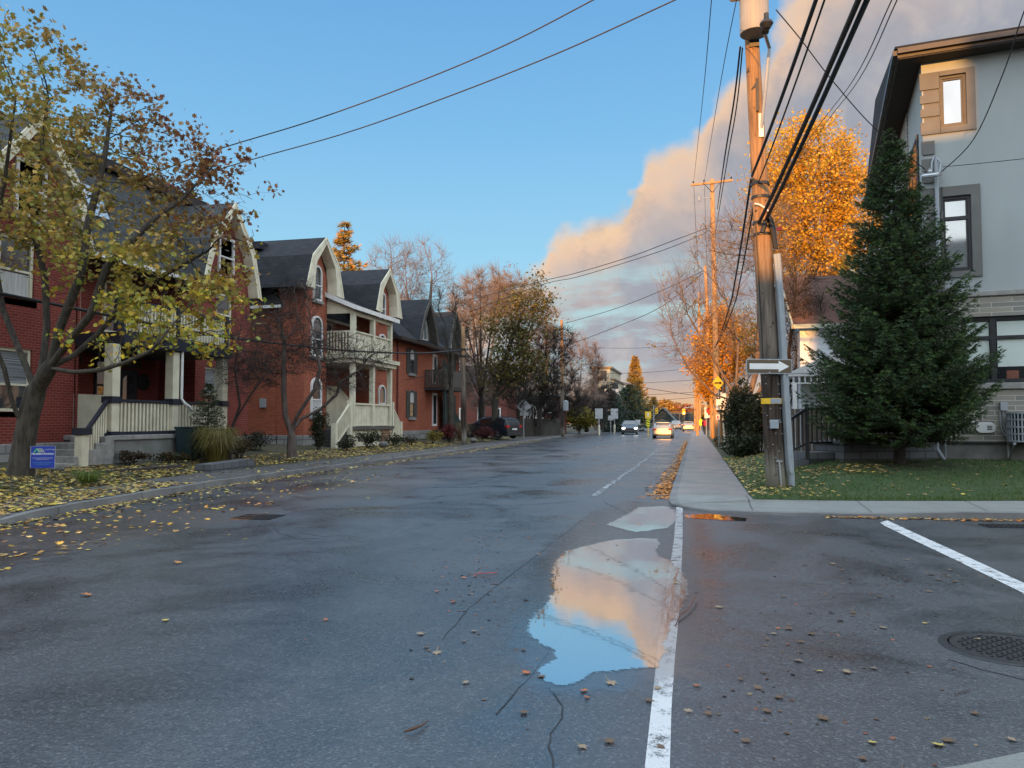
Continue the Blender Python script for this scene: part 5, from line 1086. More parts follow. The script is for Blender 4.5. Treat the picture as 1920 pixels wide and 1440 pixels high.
for s in (-1,1): q=MB(); q.lathe([(0,0),(.02,0),(.016,.012),(0,.014)],FG.P(0,.016,s*.13),8); q.build('bolt',MT['metal_grey'],SG)
def sag(a,b,s,n=18): a=np.array(a);b=np.array(b); return [a+(b-a)*t-np.array([0,0,4*s*t*(1-t)]) for t in np.linspace(0,1,n)]
def wire(pts,r,label,name='overhead_wire',m_='wire',group=None):
    q=MB(); q.tube(pts,r,5); o=q.build(name,MT[m_],None,org=tuple(map(float,pts[0])),smooth=True); return props(o,label,'cable',group)
def wpx(L,dep=None):
    """smooth curve through surveyed points (x,y,depth)"""
    P=[gd(*p) for p in L]; out=[]
    for i in range(len(P)-1):
        p0=P[max(i-1,0)];p1=P[i];p2=P[i+1];p3=P[min(i+2,len(P)-1)]
        for t in np.linspace(0,1,7)[:-1]: out.append(.5*((2*p1)+(-p0+p2)*t+(2*p0-5*p1+4*p2-p3)*t*t+(-p0+3*p1-3*p2+p3)*t**3))
    out.append(P[-1]); return out
# far pole with a cross arm
f2=gd(1346,836,44); f2[2]=.13; t2_=gd(1335,336,float((f2-C0)@CF)); P2=pole('utility_pole','sunlit wooden pole with a cross arm, second along the right sidewalk',f2,t2_,.18,.12,'pole_sunlit')
d2=float((f2-C0)@CF); q=MB(); q.bar(gd(1296,347,d2-.15),gd(1374,338,d2-.15),.1,.12); o=q.build('cross_arm',MT['pole_sunlit'],P2); q=MB(); q.bar(gd(1318,343,d2-.2),gd(1335,360,d2-.2),.03); q.bar(gd(1352,341,d2-.2),gd(1336,360,d2-.2),.03); q.build('brace',MT['metal_dark'],o)
q=MB()
for x in (1300,1320,1358,1371): q.lathe([(.03,0),(.05,.05),(.03,.08),(.05,.11),(0,.14)],gd(x,344-(x-1296)*.115,d2-.15),8)
q.build('insulator',MT['metal_dark'],o)
q=MB(); q.bar(gd(1335,371,d2-.1),gd(1315,371,d2-.15),.03); c=gd(1311,372,d2-.15); q.lathe([(0,-.15),(.07,-.15),(.07,.12),(0,.15)],c,8); q.build('fuse_holder',MT['metal_pale'],P2)
q=MB(); q.tube([gd(x,y,d2-.2) for x,y in ((1325,430),(1318,418),(1313,428),(1320,436),(1330,432),(1338,440),(1330,452))],.02,5); q.build('cable_coil',MT['wire'],P2)
WG='overhead wires'
# cables along the street
for i,(xa,xb,r,y1,lab) in enumerate(((1532,1410,.028,330,'upper left black cable running from overhead to the big pole'),(1548,1421,.014,345,'thin cable beside the upper left black cable to the pole'),(1612,1423,.036,418,'thick black cable, left of the heavy pair to the pole'),(1628,1436,.036,412,'thick black cable, right of the heavy pair to the pole'))):
    a=gd(xb,y1,16.1); m_=gd(xa,-6,9.4 if i<2 else 8.7); e=m_+(m_-a)*2.2; e[2]=m_[2]+1.1; wire(sag(a,m_,.05,8)+sag(m_,e,-.0,6)[1:],r,lab)
for x0,y0,x1,y1,r,lab in ((1408,336,1372,560,.026,'left black cable running from the big pole to the poles beyond'),(1419,350,1380,562,.02,'right black cable running from the big pole to the poles beyond')):
    wire(sag(gd(x0,y0,16.2),gd(x1,y1,26),.1)+sag(gd(x1,y1,26),gd(1338,655,46),.2)[1:],r,lab)
wire(wpx([(1388,88,16.4),(1376,190,19),(1358,300,24),(1345,392,d2-.2)]),.022,'twisted cable from the transformer to the cross arm pole')
wire(wpx([(1392,90,16.4),(1381,200,19),(1362,310,24.5),(1341,440,d2-.2)]),.016,'lower twisted cable from the transformer to the cross arm pole')
wire(wpx([(1345,-120,12),(1334,0,14),(1318,180,20),(1301,338,d2-.15)]),.009,'thin wire rising to the left end of the cross arm',m_='wire_thin')
wire(wpx([(1412,-120,12.5),(1381,0,15),(1345,190,21),(1321,338,d2-.15)]),.009,'thin wire rising to the middle of the cross arm',m_='wire_thin')
wire(wpx([(1301,350,d2),(1308,480,48),(1318,600,80)]),.012,'thin wire dropping away beyond the cross arm, left',m_='wire_thin'); wire(wpx([(1321,350,d2),(1325,480,48),(1330,600,80)]),.012,'thin wire dropping away beyond the cross arm, right',m_='wire_thin')
wire(wpx([(1455,18,16.2),(1500,72,16.8),(1560,150,17.8),(1640,240,19),(1735,318,19.9)]),.013,'service wire from the transformer to the stucco house corner')
wire(wpx([(1960,-60,14),(1920,22,15),(1880,140,16.5),(1825,262,18.3),(1762,325,19.6)]),.013,'service wire sagging across the stucco wall')
wire(wpx([(1768,313,19.5),(1850,305,18.5),(1990,290,17)]),.009,'level thin wire across the stucco wall')
wire(wpx([(1740,-120,10),(1682,0,13),(1610,150,20),(1535,250,30),(1440,390,52)]),.012,'thin far wire right of the heavy pair',m_='wire_thin'); wire(wpx([(1730,-120,10),(1672,0,13),(1600,150,20),(1525,250,30),(1436,380,52)]),.012,'second thin far wire right of the heavy pair',m_='wire_thin')
# long spans over the street
wire(wpx([(120,388,23),(250,340,23),(400,283,21.5),(580,228,20.5),(760,163,19.5),(940,88,18.5),(1112,0,17.5),(1390,-150,16.4)]),.017,'upper of two long wires crossing the sky from the maple',m_='wire_thin')
wire(wpx([(280,362,27),(435,310,24.5),(640,252,22.5),(830,185,20),(1050,98,18.5),(1272,-3,17),(1400,-60,16.4)]),.017,'lower of two long wires crossing the sky from the maple',m_='wire_thin')
dl=47.2
wire(wpx([(1325,428,d2),(1260,452,35),(1180,482,38),(1080,512,42),(1012,528,45),(880,562,52)]),.02,'upper wire from the cross arm pole over to the left trees'); wire(wpx([(1325,436,d2),(1260,463,35),(1180,490,38),(1080,520,42),(1012,535,45),(880,585,52)]),.018,'lower wire from the cross arm pole over to the left trees')
wire(wpx([(1318,508,44),(1240,545,47),(1150,580,52),(1060,606,56)]),.02,'wire from the third pole to the left, upper',m_='wire_thin'); wire(wpx([(1318,512,44),(1240,575,48),(1150,615,54),(1070,645,60)]),.02,'wire from the third pole to the left, lower',m_='wire_thin')
for i,(y0,y1) in enumerate(((645,652),(690,700),(712,716),(735,738),(745,752),(768,770),(742,700))):
    wire(wpx([(1105,y1,90),(1200,(y0+y1)/2+4,86),(1306,y0,80)]),.022 if i<5 else .03,['highest','second','third','fourth','fifth','lowest','slanting'][i]+' far wire across the end of the street',m_='wire_thin')
# left side pole and its cable
f3=gz(870,832,.2); d3=float((f3-C0)@CF); P3=pole('utility_pole','slim weathered wooden pole on the left in front of the dark balcony house',f3,gd(868,612,d3),.16,.11,'pole'); q=MB()
for y in (655,668): q.lathe([(.14,-.05),(.16,-.05),(.16,.05),(.14,.05)],gd(869,y,d3),10)
q.build('clamp',MT['metal_dark'],P3)
wire(wpx([(868,656,d3),(800,662,42.5),(720,661,38.5),(620,655,34),(490,640,28.5),(380,625,24.5),(200,590,20.5),(-150,520,16)]),.045,'thick drooping cable from the left pole across the brick houses')
wire(wpx([(868,660,d3),(835,690,45),(800,704,43.5),(760,712,43)]),.018,'thin drop wire from the left pole to the orange brick house')
wire(wpx([(868,654,d3),(840,612,50),(790,596,53),(700,572,50)]),.014,'thin wire from the left pole above the shingle roofs',m_='wire_thin')
wire(wpx([(870,655,d3),(905,690,55),(960,715,70),(1040,730,95)]),.025,'sagging cable from the left pole into the street trees')
# ---------------- trees -------------
def EL(px,py,dep,rx,rd,rz): 
    """ellipsoid centre surveyed; radii across, along the view and up (metres)"""
    return (gd(px,py,dep),(rx,rd,rz))
# the maple: many limbs, yellow-green low, olive and rust above
b0=gz(38,893,.3); d0=float((b0-C0)@CF)
def pt(x,y,dd=0): return gd(x,y,d0+dd)
ch=[[b0,pt(43,840),pt(55,775),pt(66,735)],
 [pt(46,820),pt(22,750,-.3),pt(8,690,-.5),pt(-30,600,-.9),pt(-70,480,-.8),pt(-60,330,-.4)],
 [pt(66,735),pt(50,690,.2),pt(25,630,.4),pt(5,580,.5),pt(-15,470,.8),pt(10,330,.7),pt(30,180,.5)],
 [pt(66,735),pt(80,680),pt(88,610,.2),pt(84,520,.4),pt(60,420,.6),pt(75,300,.6),pt(90,180,.5)],
 [pt(66,735),pt(92,690,-.3),pt(110,620,-.4),pt(150,520,-.6),pt(165,420,-.6),pt(195,300,-.3),pt(210,200,-.1)],
 [pt(90,690,-.3),pt(130,640,-.6),pt(170,590,-.8),pt(200,500,-.9),pt(290,410,-.8),pt(345,370,-.6),pt(400,310,-.4)],
 [pt(100,690,-.3),pt(140,665,.2),pt(180,630,.4),pt(230,570,.6),pt(300,520,.8),pt(390,470,.8)],
 [pt(98,700,-.3),pt(140,698,-.8),pt(190,694,-1.1),pt(235,680,-1.4),pt(280,660,-1.6),pt(300,640,-1.8)]]
E=[EL(60,190,d0,1.9,1.6,1.5),EL(170,260,d0,1.7,1.7,1.7),EL(270,270,d0,1.3,1.5,1.35),EL(350,340,d0,1.3,1.5,1.1),EL(425,415,d0,.95,1.1,.85),EL(20,390,d0,1.8,1.6,1.7),EL(130,430,d0-.3,1.7,1.8,1.5),EL(240,450,d0-.3,1.7,1.9,1.5),EL(340,500,d0-.4,1.5,1.8,1.3),EL(260,600,d0-1.0,1.55,1.5,.85),EL(380,590,d0-.5,1.25,1.5,.95),EL(425,560,d0-.2,.75,1.1,1.1),EL(-90,350,d0,1.6,1.6,2.2),EL(30,90,d0,.9,.9,.6)]
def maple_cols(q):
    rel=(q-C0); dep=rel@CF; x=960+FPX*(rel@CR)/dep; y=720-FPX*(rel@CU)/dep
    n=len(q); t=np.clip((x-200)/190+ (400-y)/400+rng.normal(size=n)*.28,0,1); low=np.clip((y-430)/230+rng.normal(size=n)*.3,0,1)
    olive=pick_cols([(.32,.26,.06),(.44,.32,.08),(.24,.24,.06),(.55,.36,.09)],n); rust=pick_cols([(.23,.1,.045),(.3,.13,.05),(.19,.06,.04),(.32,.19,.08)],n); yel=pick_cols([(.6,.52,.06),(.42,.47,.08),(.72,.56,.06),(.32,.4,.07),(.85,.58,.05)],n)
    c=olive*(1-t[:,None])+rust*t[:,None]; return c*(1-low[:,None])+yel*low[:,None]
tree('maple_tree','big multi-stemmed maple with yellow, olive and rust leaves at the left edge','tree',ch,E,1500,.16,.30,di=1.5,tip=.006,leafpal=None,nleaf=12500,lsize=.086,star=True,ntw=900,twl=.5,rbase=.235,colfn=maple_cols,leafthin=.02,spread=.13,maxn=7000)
# bare sprawling crab-apple in front of the orange house
bb=gz(548,857,.3); db=float((bb-C0)@CF)
def p2(x,y,dd=0): return gd(x,y,db+dd)
ch=[[bb,p2(546,830),p2(548,800)],[p2(546,815),p2(535,780),p2(532,730),p2(533,640)],[p2(548,800),p2(560,775,-.2),p2(590,730,-.4),p2(600,690,-.5),p2(590,640,-.4)],[p2(548,805),p2(565,785,.3),p2(600,768,.5),p2(630,740,.6),p2(640,715,.7),p2(680,690,.9)]]
E=[EL(540,640,db,1.4,1.2,1.3),EL(480,690,db,1.1,1.,.7),EL(620,660,db,1.2,1.2,.9),EL(690,665,db+.5,.9,.9,.55),EL(560,560,db,.9,.9,.7),EL(650,720,db+.4,1.,.9,.35),EL(500,600,db,.9,.9,.5)]
tree('bare_tree','bare sprawling small tree with pinkish bark in front of the orange brick wall','tree',ch,E,1400,.13,.21,di=1.2,tip=.006,bark='bark_pink',ntw=4200,twl=.5,rt=.005,rbase=.14,group=None,twmat='bark_dark',nleaf=260,lsize=.05,leafpal=[(.11,.05,.03),(.08,.05,.035)],twup=.0)
bb=col(432,-14.7); db=float((bb-C0)@CF)
ch=[[bb,p2(436,800),p2(450,760),p2(440,690),p2(450,620)],[p2(438,790),p2(470,740),p2(500,700)]]
tree('bare_shrub','thin leafless shrub at the right end of the red house porch','shrub',ch,[EL(450,680,db,.9,.8,1.4),EL(490,700,db,.6,.5,.5)],520,.13,.22,tip=.005,bark='bark_dark',ntw=900,twl=.5,rt=.004,rbase=.05,twup=.2)
# tall bare trees behind the roofs, lit by the low sun
def fan(name,label,x,y0,dep,E,n,D,dk,base_z=.3,rb=.3,ntw=1500,twl=1.1,bark='bark_twig',lean=0,split=.3,stems=4,width=60,grp=None,nleaf=0,pal=None,ls=.12,rt=.011,tip=.012,cat='tree',twmat=None,dd=.0):
    top=min(c[2] for c,r in E); f=gd(x,y0,dep); f[2]=base_z; c=[[f]]; f2=gd(x+lean,y0,dep); cz=np.mean([e[0] for e in E],axis=0)
    zsp=base_z+(cz[2]-base_z)*split; c[0].append(np.array([f2[0],f2[1],zsp])); j=c[0][-1]
    for i in range(stems):
        e=E[i%len(E)]; tgt=e[0]+rng.normal(size=3)*np.array(e[1])*.35; mid=(j+tgt)/2+np.array([0,0,(tgt[2]-j[2])*.08]); c.append([j,mid,tgt])
    return tree(name,label,cat,c,E,n,D,dk,di=D*9,tip=tip,bark=bark,ntw=ntw,twl=twl,rt=rt,rbase=rb,twmat=twmat,nleaf=nleaf,leafpal=pal,lsize=ls,group=grp,leafthin=.03,twup=.3,spread=.3,bias=(0,0,.2))
fan('bare_tree','tall bare tree with fanned rosy branches behind the shingle roofs, the left of the pair',742,800,66,[EL(735,545,66,3.0,2.5,4.6),EL(700,590,66,1.9,1.8,2.6)],1300,.4,.62,rb=.34,ntw=2600,twl=1.1,stems=6,rt=.008,tip=.008)
fan('bare_tree','tall bare tree with fanned rosy branches behind the shingle roofs, the right of the pair',795,800,68,[EL(792,540,68,3.0,2.5,4.4),EL(835,590,68,1.6,1.6,3.2),EL(760,600,68,1.6,1.6,2.)],1300,.4,.62,rb=.34,ntw=2600,twl=1.1,stems=6,rt=.008,tip=.008)
# street trees on the left beyond the brick row
brown=[(.12,.085,.035),(.16,.11,.05),(.09,.085,.03)]; ol=[(.15,.13,.03),(.11,.12,.03),(.2,.15,.04),(.13,.085,.03)]
fan('street_tree','bare grey tree close beside the slim pole, left of the dark balcony end',845,826,48,[EL(850,600,48,1.3,1.2,2.6),EL(835,690,48,.9,.9,1.2)],240,.3,.55,rb=.2,ntw=900,twl=.8,stems=3,bark='bark',split=.5,rt=.008,tip=.008)
fan('street_tree','half bare tree with grey upright twigs just right of the slim pole',902,828,60,[EL(885,600,60,2.0,1.8,3.6),EL(920,570,60,1.8,1.8,3.0),EL(890,700,60,1.9,1.6,1.6)],560,.36,.62,rb=.25,ntw=3600,twl=1.0,stems=5,bark='bark_dark',twmat='bark_twig',split=.35,rt=.011,tip=.01,nleaf=500,pal=brown,ls=.1)
fan('street_tree','leafy olive and brown maple standing over the parked dark car',928,826,56,[EL(965,620,56,2.3,2.,2.7),EL(1000,575,56,1.6,1.5,1.9),EL(940,700,56,1.7,1.7,1.7),EL(985,690,56,1.8,1.7,1.2)],520,.34,.6,rb=.25,ntw=1200,twl=.9,stems=5,bark='bark',twmat='bark_dark',split=.42,rt=.01,tip=.01,nleaf=6500,pal=ol,ls=.15)
fan('street_tree','dark thin-leaved tree on the far side of the diamond sign',1012,824,66,[EL(1020,720,66,2.0,1.8,1.9),EL(1040,650,66,1.9,1.8,1.8),EL(985,740,66,1.5,1.5,1.2)],420,.36,.62,rb=.22,ntw=3800,twl=.8,stems=6,bark='bark_dark',split=.42,rt=.014,tip=.012,nleaf=700,pal=[(.05,.04,.03),(.08,.06,.03)],ls=.1)
fan('street_tree','dark bare tree in front of the white bay window',972,824,62,[EL(965,745,62,1.9,1.7,1.3),EL(955,700,62,1.2,1.2,1.1)],260,.34,.6,rb=.16,ntw=1200,twl=.8,stems=4,bark='bark_dark',split=.5,rt=.012,tip=.01)
fan('street_tree','sunlit bare tree with rosy top right of the olive maple',1085,818,92,[EL(1075,665,92,2.4,2.2,2.7),EL(1095,740,92,2.4,2,1.9)],360,.5,.9,rb=.25,ntw=1700,twl=1.3,stems=5,bark='bark_twig',split=.4,rt=.016,tip=.014)
fan('street_tree','narrow upright bare poplar with rosy twigs near the yellow flats',1118,815,98,[EL(1116,680,98,1.2,1.2,3.0),EL(1110,760,98,1.6,1.5,1.6)],300,.5,.9,rb=.25,ntw=1600,twl=1.4,stems=5,bark='bark_twig',split=.35,rt=.016,tip=.014)
fan('street_tree','dense dark bare tree below the poplar by the grey traffic signs',1100,815,86,[EL(1085,765,86,1.9,1.8,1.5),EL(1118,775,86,1.5,1.4,1.5)],300,.42,.75,rb=.2,ntw=1900,twl=.9,stems=5,bark='bark_dark',split=.3,rt=.018,tip=.014)
fan('street_tree','thicket of bare brown branches left of the white bay window house',905,826,74,[EL(905,740,74,2.2,1.8,1.8),EL(870,700,74,1.6,1.6,2.5),EL(950,560,80,2.6,2,2.6)],420,.42,.75,rb=.25,ntw=3800,twl=1.0,stems=5,bark='bark_twig',split=.3,rt=.014,tip=.012)
fan('street_tree','dense dark bare tree over the grey board fence',1042,822,80,[EL(1045,720,80,2.3,2.,2.6),EL(1015,690,80,1.8,1.6,2.),EL(1070,760,80,1.8,1.6,1.6)],620,.4,.66,rb=.24,ntw=4200,twl=.9,stems=6,bark='bark_dark',split=.3,rt=.015,tip=.012,nleaf=900,pal=[(.07,.05,.03),(.1,.07,.03)],ls=.11)
fan('street_tree','dark branching tree in front of the yellow lit flats',1128,814,104,[EL(1125,740,104,2.2,2.,2.6),EL(1105,770,104,2.2,2,1.8)],420,.5,.85,rb=.24,ntw=2600,twl=1.1,stems=6,bark='bark_dark',split=.25,rt=.02,tip=.016)
fan('street_tree','feathery rosy bare tree behind the olive maple, meeting the cloud',985,822,86,[EL(985,590,86,2.6,2.2,4.2),EL(950,560,86,2.2,2,3.2),EL(1020,620,86,2.2,2,3.4)],620,.5,.85,rb=.3,ntw=3600,twl=1.3,stems=6,bark='bark_twig',split=.35,rt=.013,tip=.012,nleaf=900,pal=[(.3,.14,.06),(.25,.15,.06)],ls=.13)
fan('street_tree','feathery rosy bare tree between the slim pole and the olive maple',890,822,90,[EL(880,580,90,2.6,2.2,4.2),EL(915,560,90,2.4,2,3.8)],560,.5,.85,rb=.3,ntw=3200,twl=1.3,stems=6,bark='bark_twig',split=.35,rt=.013,tip=.012)
fan('street_tree','dark bare sapling cluster before the red brick bay window',1000,824,70,[EL(1000,760,70,1.6,1.4,1.6),EL(1030,770,70,1.3,1.3,1.4)],280,.36,.62,rb=.14,ntw=2000,twl=.8,stems=6,bark='bark_dark',split=.25,rt=.014,tip=.011)
shrub('round_shrub','rounded olive yellow shrub left of the grey traffic sign backs','shrub',gz(1086,812,.2),(2.1,2.,1.75),2600,[(.22,.2,.03),(.16,.16,.03),(.28,.22,.04)],.2)
# conifers and flats at the far left end
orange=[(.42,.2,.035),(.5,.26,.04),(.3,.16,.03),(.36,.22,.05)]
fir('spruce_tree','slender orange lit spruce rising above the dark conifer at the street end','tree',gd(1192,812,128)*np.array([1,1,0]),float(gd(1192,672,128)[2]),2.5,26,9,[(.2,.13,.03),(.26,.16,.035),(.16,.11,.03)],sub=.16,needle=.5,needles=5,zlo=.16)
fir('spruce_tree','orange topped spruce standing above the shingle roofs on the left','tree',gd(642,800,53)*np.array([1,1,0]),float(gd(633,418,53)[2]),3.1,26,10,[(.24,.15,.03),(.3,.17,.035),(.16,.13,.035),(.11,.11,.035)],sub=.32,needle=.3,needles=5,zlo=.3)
fir('conifer_tree','dark green conifer below the orange spruce at the street end','tree',gd(1180,812,115)*np.array([1,1,0]),float(gd(1180,724,115)[2]),3.0,16,9,[(.02,.04,.025),(.03,.05,.03)],sub=.2,needle=.5,needles=5,zlo=.04,shape=.55)
fir('conifer_tree','blue green conifer behind the small grey traffic signs','tree',gd(1148,812,108)*np.array([1,1,0]),float(gd(1148,735,108)[2]),2.3,16,9,[(.035,.055,.045),(.03,.05,.04)],sub=.2,needle=.45,needles=5,zlo=.04,shape=.7)
for i,(x,y,dep,h,lab) in enumerate(((1226,745,190,2.6,'small dark pointed spruce at the end of the street'),(1250,742,230,4,'round topped orange tree, left at the street end'),(1264,752,230,3.4,'low orange tree in the middle of the street end'),(1278,748,230,4.5,'wide orange red tree at the street end'),(1296,768,210,3.6,'olive round tree beside the far green light'),(1318,770,215,3.5,'golden tree farthest along the right sidewalk'))):
    b=gd(x,812,dep); b[2]=0; z=float(gd(x,y,dep)[2])
    if i==0: fir('spruce_tree',lab,'tree',b,z,2.2,12,8,[(.05,.06,.03),(.1,.08,.03)],sub=.15,needle=.6,needles=5)
    else: shrub('far_tree',lab,'tree',b,(h,h,z/2),1500,[orange,orange,orange,[(.4,.15,.05),(.36,.12,.05)],[(.16,.15,.03),(.2,.17,.03)],orange][i],.55,stems=8)
# far wooded rise closing the street
P=[];
for i in range(9000):
    x=random.uniform(1000,1320); dep=random.uniform(300,420); top=float(np.interp(x,[1000,1200,1225,1260,1285,1305,1320],[800,765,758,752,762,772,760])); y=random.uniform(top,803); P.append(gd(x,y+random.gauss(0,1.5),dep))
P=np.array(P); V,F,li=leaf_arrays(P,rng.uniform(.7,1.5,size=len(P)),False); o=np_mesh('distant_woods',V,F,MT['leaf'],pick_cols([(.34,.15,.045),(.3,.17,.05),(.2,.14,.05),(.38,.2,.05)],len(P))[li],None,(0,300,0)); props(o,'distant orange brown woods at the end of the street','woods',None,'stuff')
# ---- right-hand side ----
fb=gz(1688,873,.5); FB_=gd(1688,873,18.3); FB_[2]=rz_(FB_[0],FB_[1])-.03
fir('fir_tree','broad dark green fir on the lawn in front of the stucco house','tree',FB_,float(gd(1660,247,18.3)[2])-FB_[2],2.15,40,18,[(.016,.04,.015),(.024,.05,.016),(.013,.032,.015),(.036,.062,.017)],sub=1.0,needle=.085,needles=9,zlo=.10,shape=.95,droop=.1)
# big golden maple behind the cottage
gold=[(.72,.38,.03),(.8,.46,.04),(.62,.32,.035),(.66,.44,.06)]
fan('golden_tree','tall golden maple glowing in the sun behind the cottage',1555,840,46,[EL(1520,330,46,3.1,3.,3.1),EL(1570,400,46,2.6,2.6,3.3),EL(1480,420,46,2.6,2.6,3.3),EL(1545,490,46,2.6,2.6,2.2),EL(1500,270,46,1.5,1.5,1.6)],1000,.4,.72,rb=.4,ntw=2400,twl=1.0,stems=8,bark='bark_twig',split=.3,nleaf=30000,pal=gold,ls=.125,rt=.012,tip=.011)
# bare tree standing right of the sidewalk, arching branches
tb=gz(1402,850,.15); dt=float((tb-C0)@CF)
def p3(x,y,dd=0): return gd(x,y,dt+dd)
ch=[[tb,p3(1405,800),p3(1400,760)],[p3(1400,770),p3(1365,720),p3(1325,650),p3(1290,590)],[p3(1402,760),p3(1420,690),p3(1425,600),p3(1420,500),p3(1410,430)],[p3(1404,780),p3(1380,720),p3(1385,640),p3(1360,560)],[p3(1404,770),p3(1450,690),p3(1490,600),p3(1500,520)],[p3(1400,760),p3(1340,740),p3(1290,690),p3(1255,620)]]
E=[EL(1290,570,dt,1.5,1.6,1.5),EL(1350,480,dt,1.5,1.8,2.0),EL(1430,450,dt,1.5,1.8,2.5),EL(1480,560,dt,1.2,1.6,1.7),EL(1290,660,dt,1.2,1.3,.9),EL(1380,600,dt,1.6,1.6,1.6),EL(1470,680,dt,.9,1.2,1.)]
tree('bare_tree','bare arching tree with rosy branch tips behind the big utility pole','tree',ch,E,1500,.22,.34,di=2.0,tip=.006,bark='bark_twig',ntw=4200,twl=.9,rt=.007,rbase=.2,nleaf=380,leafpal=[(.4,.25,.04),(.3,.2,.05)],lsize=.08,twmat='bark_twig')
c=gd(1468,846,27); c[2]=.2; fan('bare_tree','thin bare tree with tangled branches in front of the cottage roof',1468,846,27,[EL(1490,580,27,1.1,1.,1.6),EL(1460,640,27,.9,.9,1.4),EL(1515,620,27,.9,.9,1.)],420,.2,.34,base_z=.2,rb=.09,ntw=2600,twl=.7,stems=6,bark='bark_dark',split=.25,rt=.006,tip=.006)
# hedge and yellow leaves below it
def hedge(lab,x,y,dep,r,n,pal,ls): b=gd(x,y,dep); b[2]=.12; return shrub('hedge_shrub',lab,'shrub',b,r,n,pal,ls,stems=12)
dk=[(.018,.03,.014),(.025,.04,.016),(.03,.036,.014)]
hedge('dark cedar bush hiding the foot of the cross arm pole',1392,850,32,(.75,1.2,1.7),3600,dk,.08)
hedge('tall dark cedar shrub right of the sidewalk, behind the bus lane sign',1392,850,36,(1.1,1.3,1.75),4200,dk,.09)
fan('bare_shrub','tangled orange tipped bare shrub around the cross arm pole',1366,822,69,[EL(1335,690,69,2.,1.6,2.8),EL(1374,680,69,2.1,1.6,3.2)],420,.42,.72,rb=.16,ntw=2600,twl=1.1,stems=6,bark='bark_twig',split=.12,rt=.007,tip=.007,nleaf=900,pal=[(.5,.24,.04),(.4,.2,.05)],ls=.07,cat='shrub')
hedge('dark rounded bush at the grass edge by the sidewalk',1390,858,29,(1.1,1.0,.55),2600,dk,.07)
hedge('dark ivy bush under the bare arching tree',1425,856,30,(.9,1.2,1.35),3000,[(.03,.04,.015),(.05,.05,.015)],.08)
hedge('olive yellow leafy shrub between the big pole and the cottage',1468,830,40,(1.3,1.5,2.3),3000,[(.2,.16,.03),(.14,.13,.03)],.11)
fan('golden_tree','orange maple overhanging the right sidewalk beyond the signs',1356,826,62,[EL(1328,680,62,1.3,1.5,2.5),EL(1345,610,62,1.3,1.5,1.6),EL(1375,660,62,1.6,1.6,2.6),EL(1330,735,62,.9,1.2,1.)],420,.34,.6,rb=.22,ntw=900,twl=.8,stems=5,bark='bark_dark',split=.3,nleaf=10000,pal=[(.68,.3,.03),(.72,.36,.035),(.58,.26,.03)],ls=.15,rt=.01,tip=.01)
fan('golden_tree','yellow tree behind the hedge and the arching bare branches',1430,830,52,[EL(1420,640,52,1.6,1.6,2.2),EL(1470,620,52,1.3,1.5,1.6),EL(1500,560,52,1.3,1.5,1.6)],320,.36,.62,rb=.2,ntw=600,twl=.8,stems=5,bark='bark_dark',split=.3,nleaf=2600,pal=[(.4,.24,.03),(.3,.22,.03)],ls=.14,rt=.01,tip=.01)
fan('golden_tree','tall amber tree far along the right sidewalk',1330,816,105,[EL(1318,700,105,1.3,1.5,3.4),EL(1335,640,105,1.6,1.5,3.2)],240,.5,.9,rb=.22,ntw=500,twl=1.1,stems=4,bark='bark_dark',split=.25,nleaf=2600,pal=[(.5,.22,.03),(.55,.3,.035)],ls=.24,rt=.012,tip=.012)
# plants by the left houses
c=col(390,-14.9); fir('cypress_shrub','small pointed dark cypress by the red house porch','shrub',c,float(gd(386,718,float((c-C0)@CF))[2])-c[2],.75,20,9,[(.02,.035,.016),(.03,.045,.02)],sub=1.0,needle=.07,needles=6,zlo=.03,shape=.85)
c=col(598,-15.6,.35); shrub('columnar_shrub','dark upright clipped yew at the cream porch steps','shrub',c,(.5,.5,.95),3600,dk,.05)
for x,X_,r,n,pal,lab in ((690,-14.8,(.9,.7,.45),1600,dk,'low dark bush below the cream porch boards'),(740,-14.9,(.8,.6,.32),1200,[(.03,.04,.02),(.05,.05,.025)],'grey green low bush right of the cream porch bush'),(650,-14.6,(.5,.45,.25),700,dk,'small dark bush at the foot of the cream stair rail'),(842,-14.6,(.75,.7,.62),1700,[(.16,.012,.018),(.11,.01,.016)],'round crimson bush in front of the dark balcony house'),(905,-13.9,(1.1,.8,.5),1700,[(.1,.014,.018),(.07,.015,.02)],'dark red bush in front of the parked dark car'),(812,-14.5,(.7,.55,.38),1000,[(.25,.2,.03),(.18,.16,.03)],'yellow green bush beside the crimson bush'),(478,-16.6,(.9,.6,.5),1300,[(.02,.028,.014),(.03,.035,.02)],'dark shrub against the orange house foundation'),(450,-14.9,(.7,.5,.35),800,[(.07,.05,.03),(.05,.035,.02)],'brown withered bush beside the ornamental grass'),(245,-15.3,(.75,.4,.22),700,[(.05,.035,.02),(.03,.035,.018),(.08,.04,.02)],'low brown plants below the concrete porch base'),(325,-15.0,(.7,.4,.18),600,[(.04,.05,.02),(.09,.05,.02)],'low green and rust plants right of the concrete porch base'),(770,-14.7,(.5,.4,.25),500,[(.05,.045,.025)],'withered small bush at the end porch stair')):
    c=col(x,X_,.32); shrub('bush',lab,'shrub',c,r,n,pal,.05 if n<1500 else .055,stems=8)
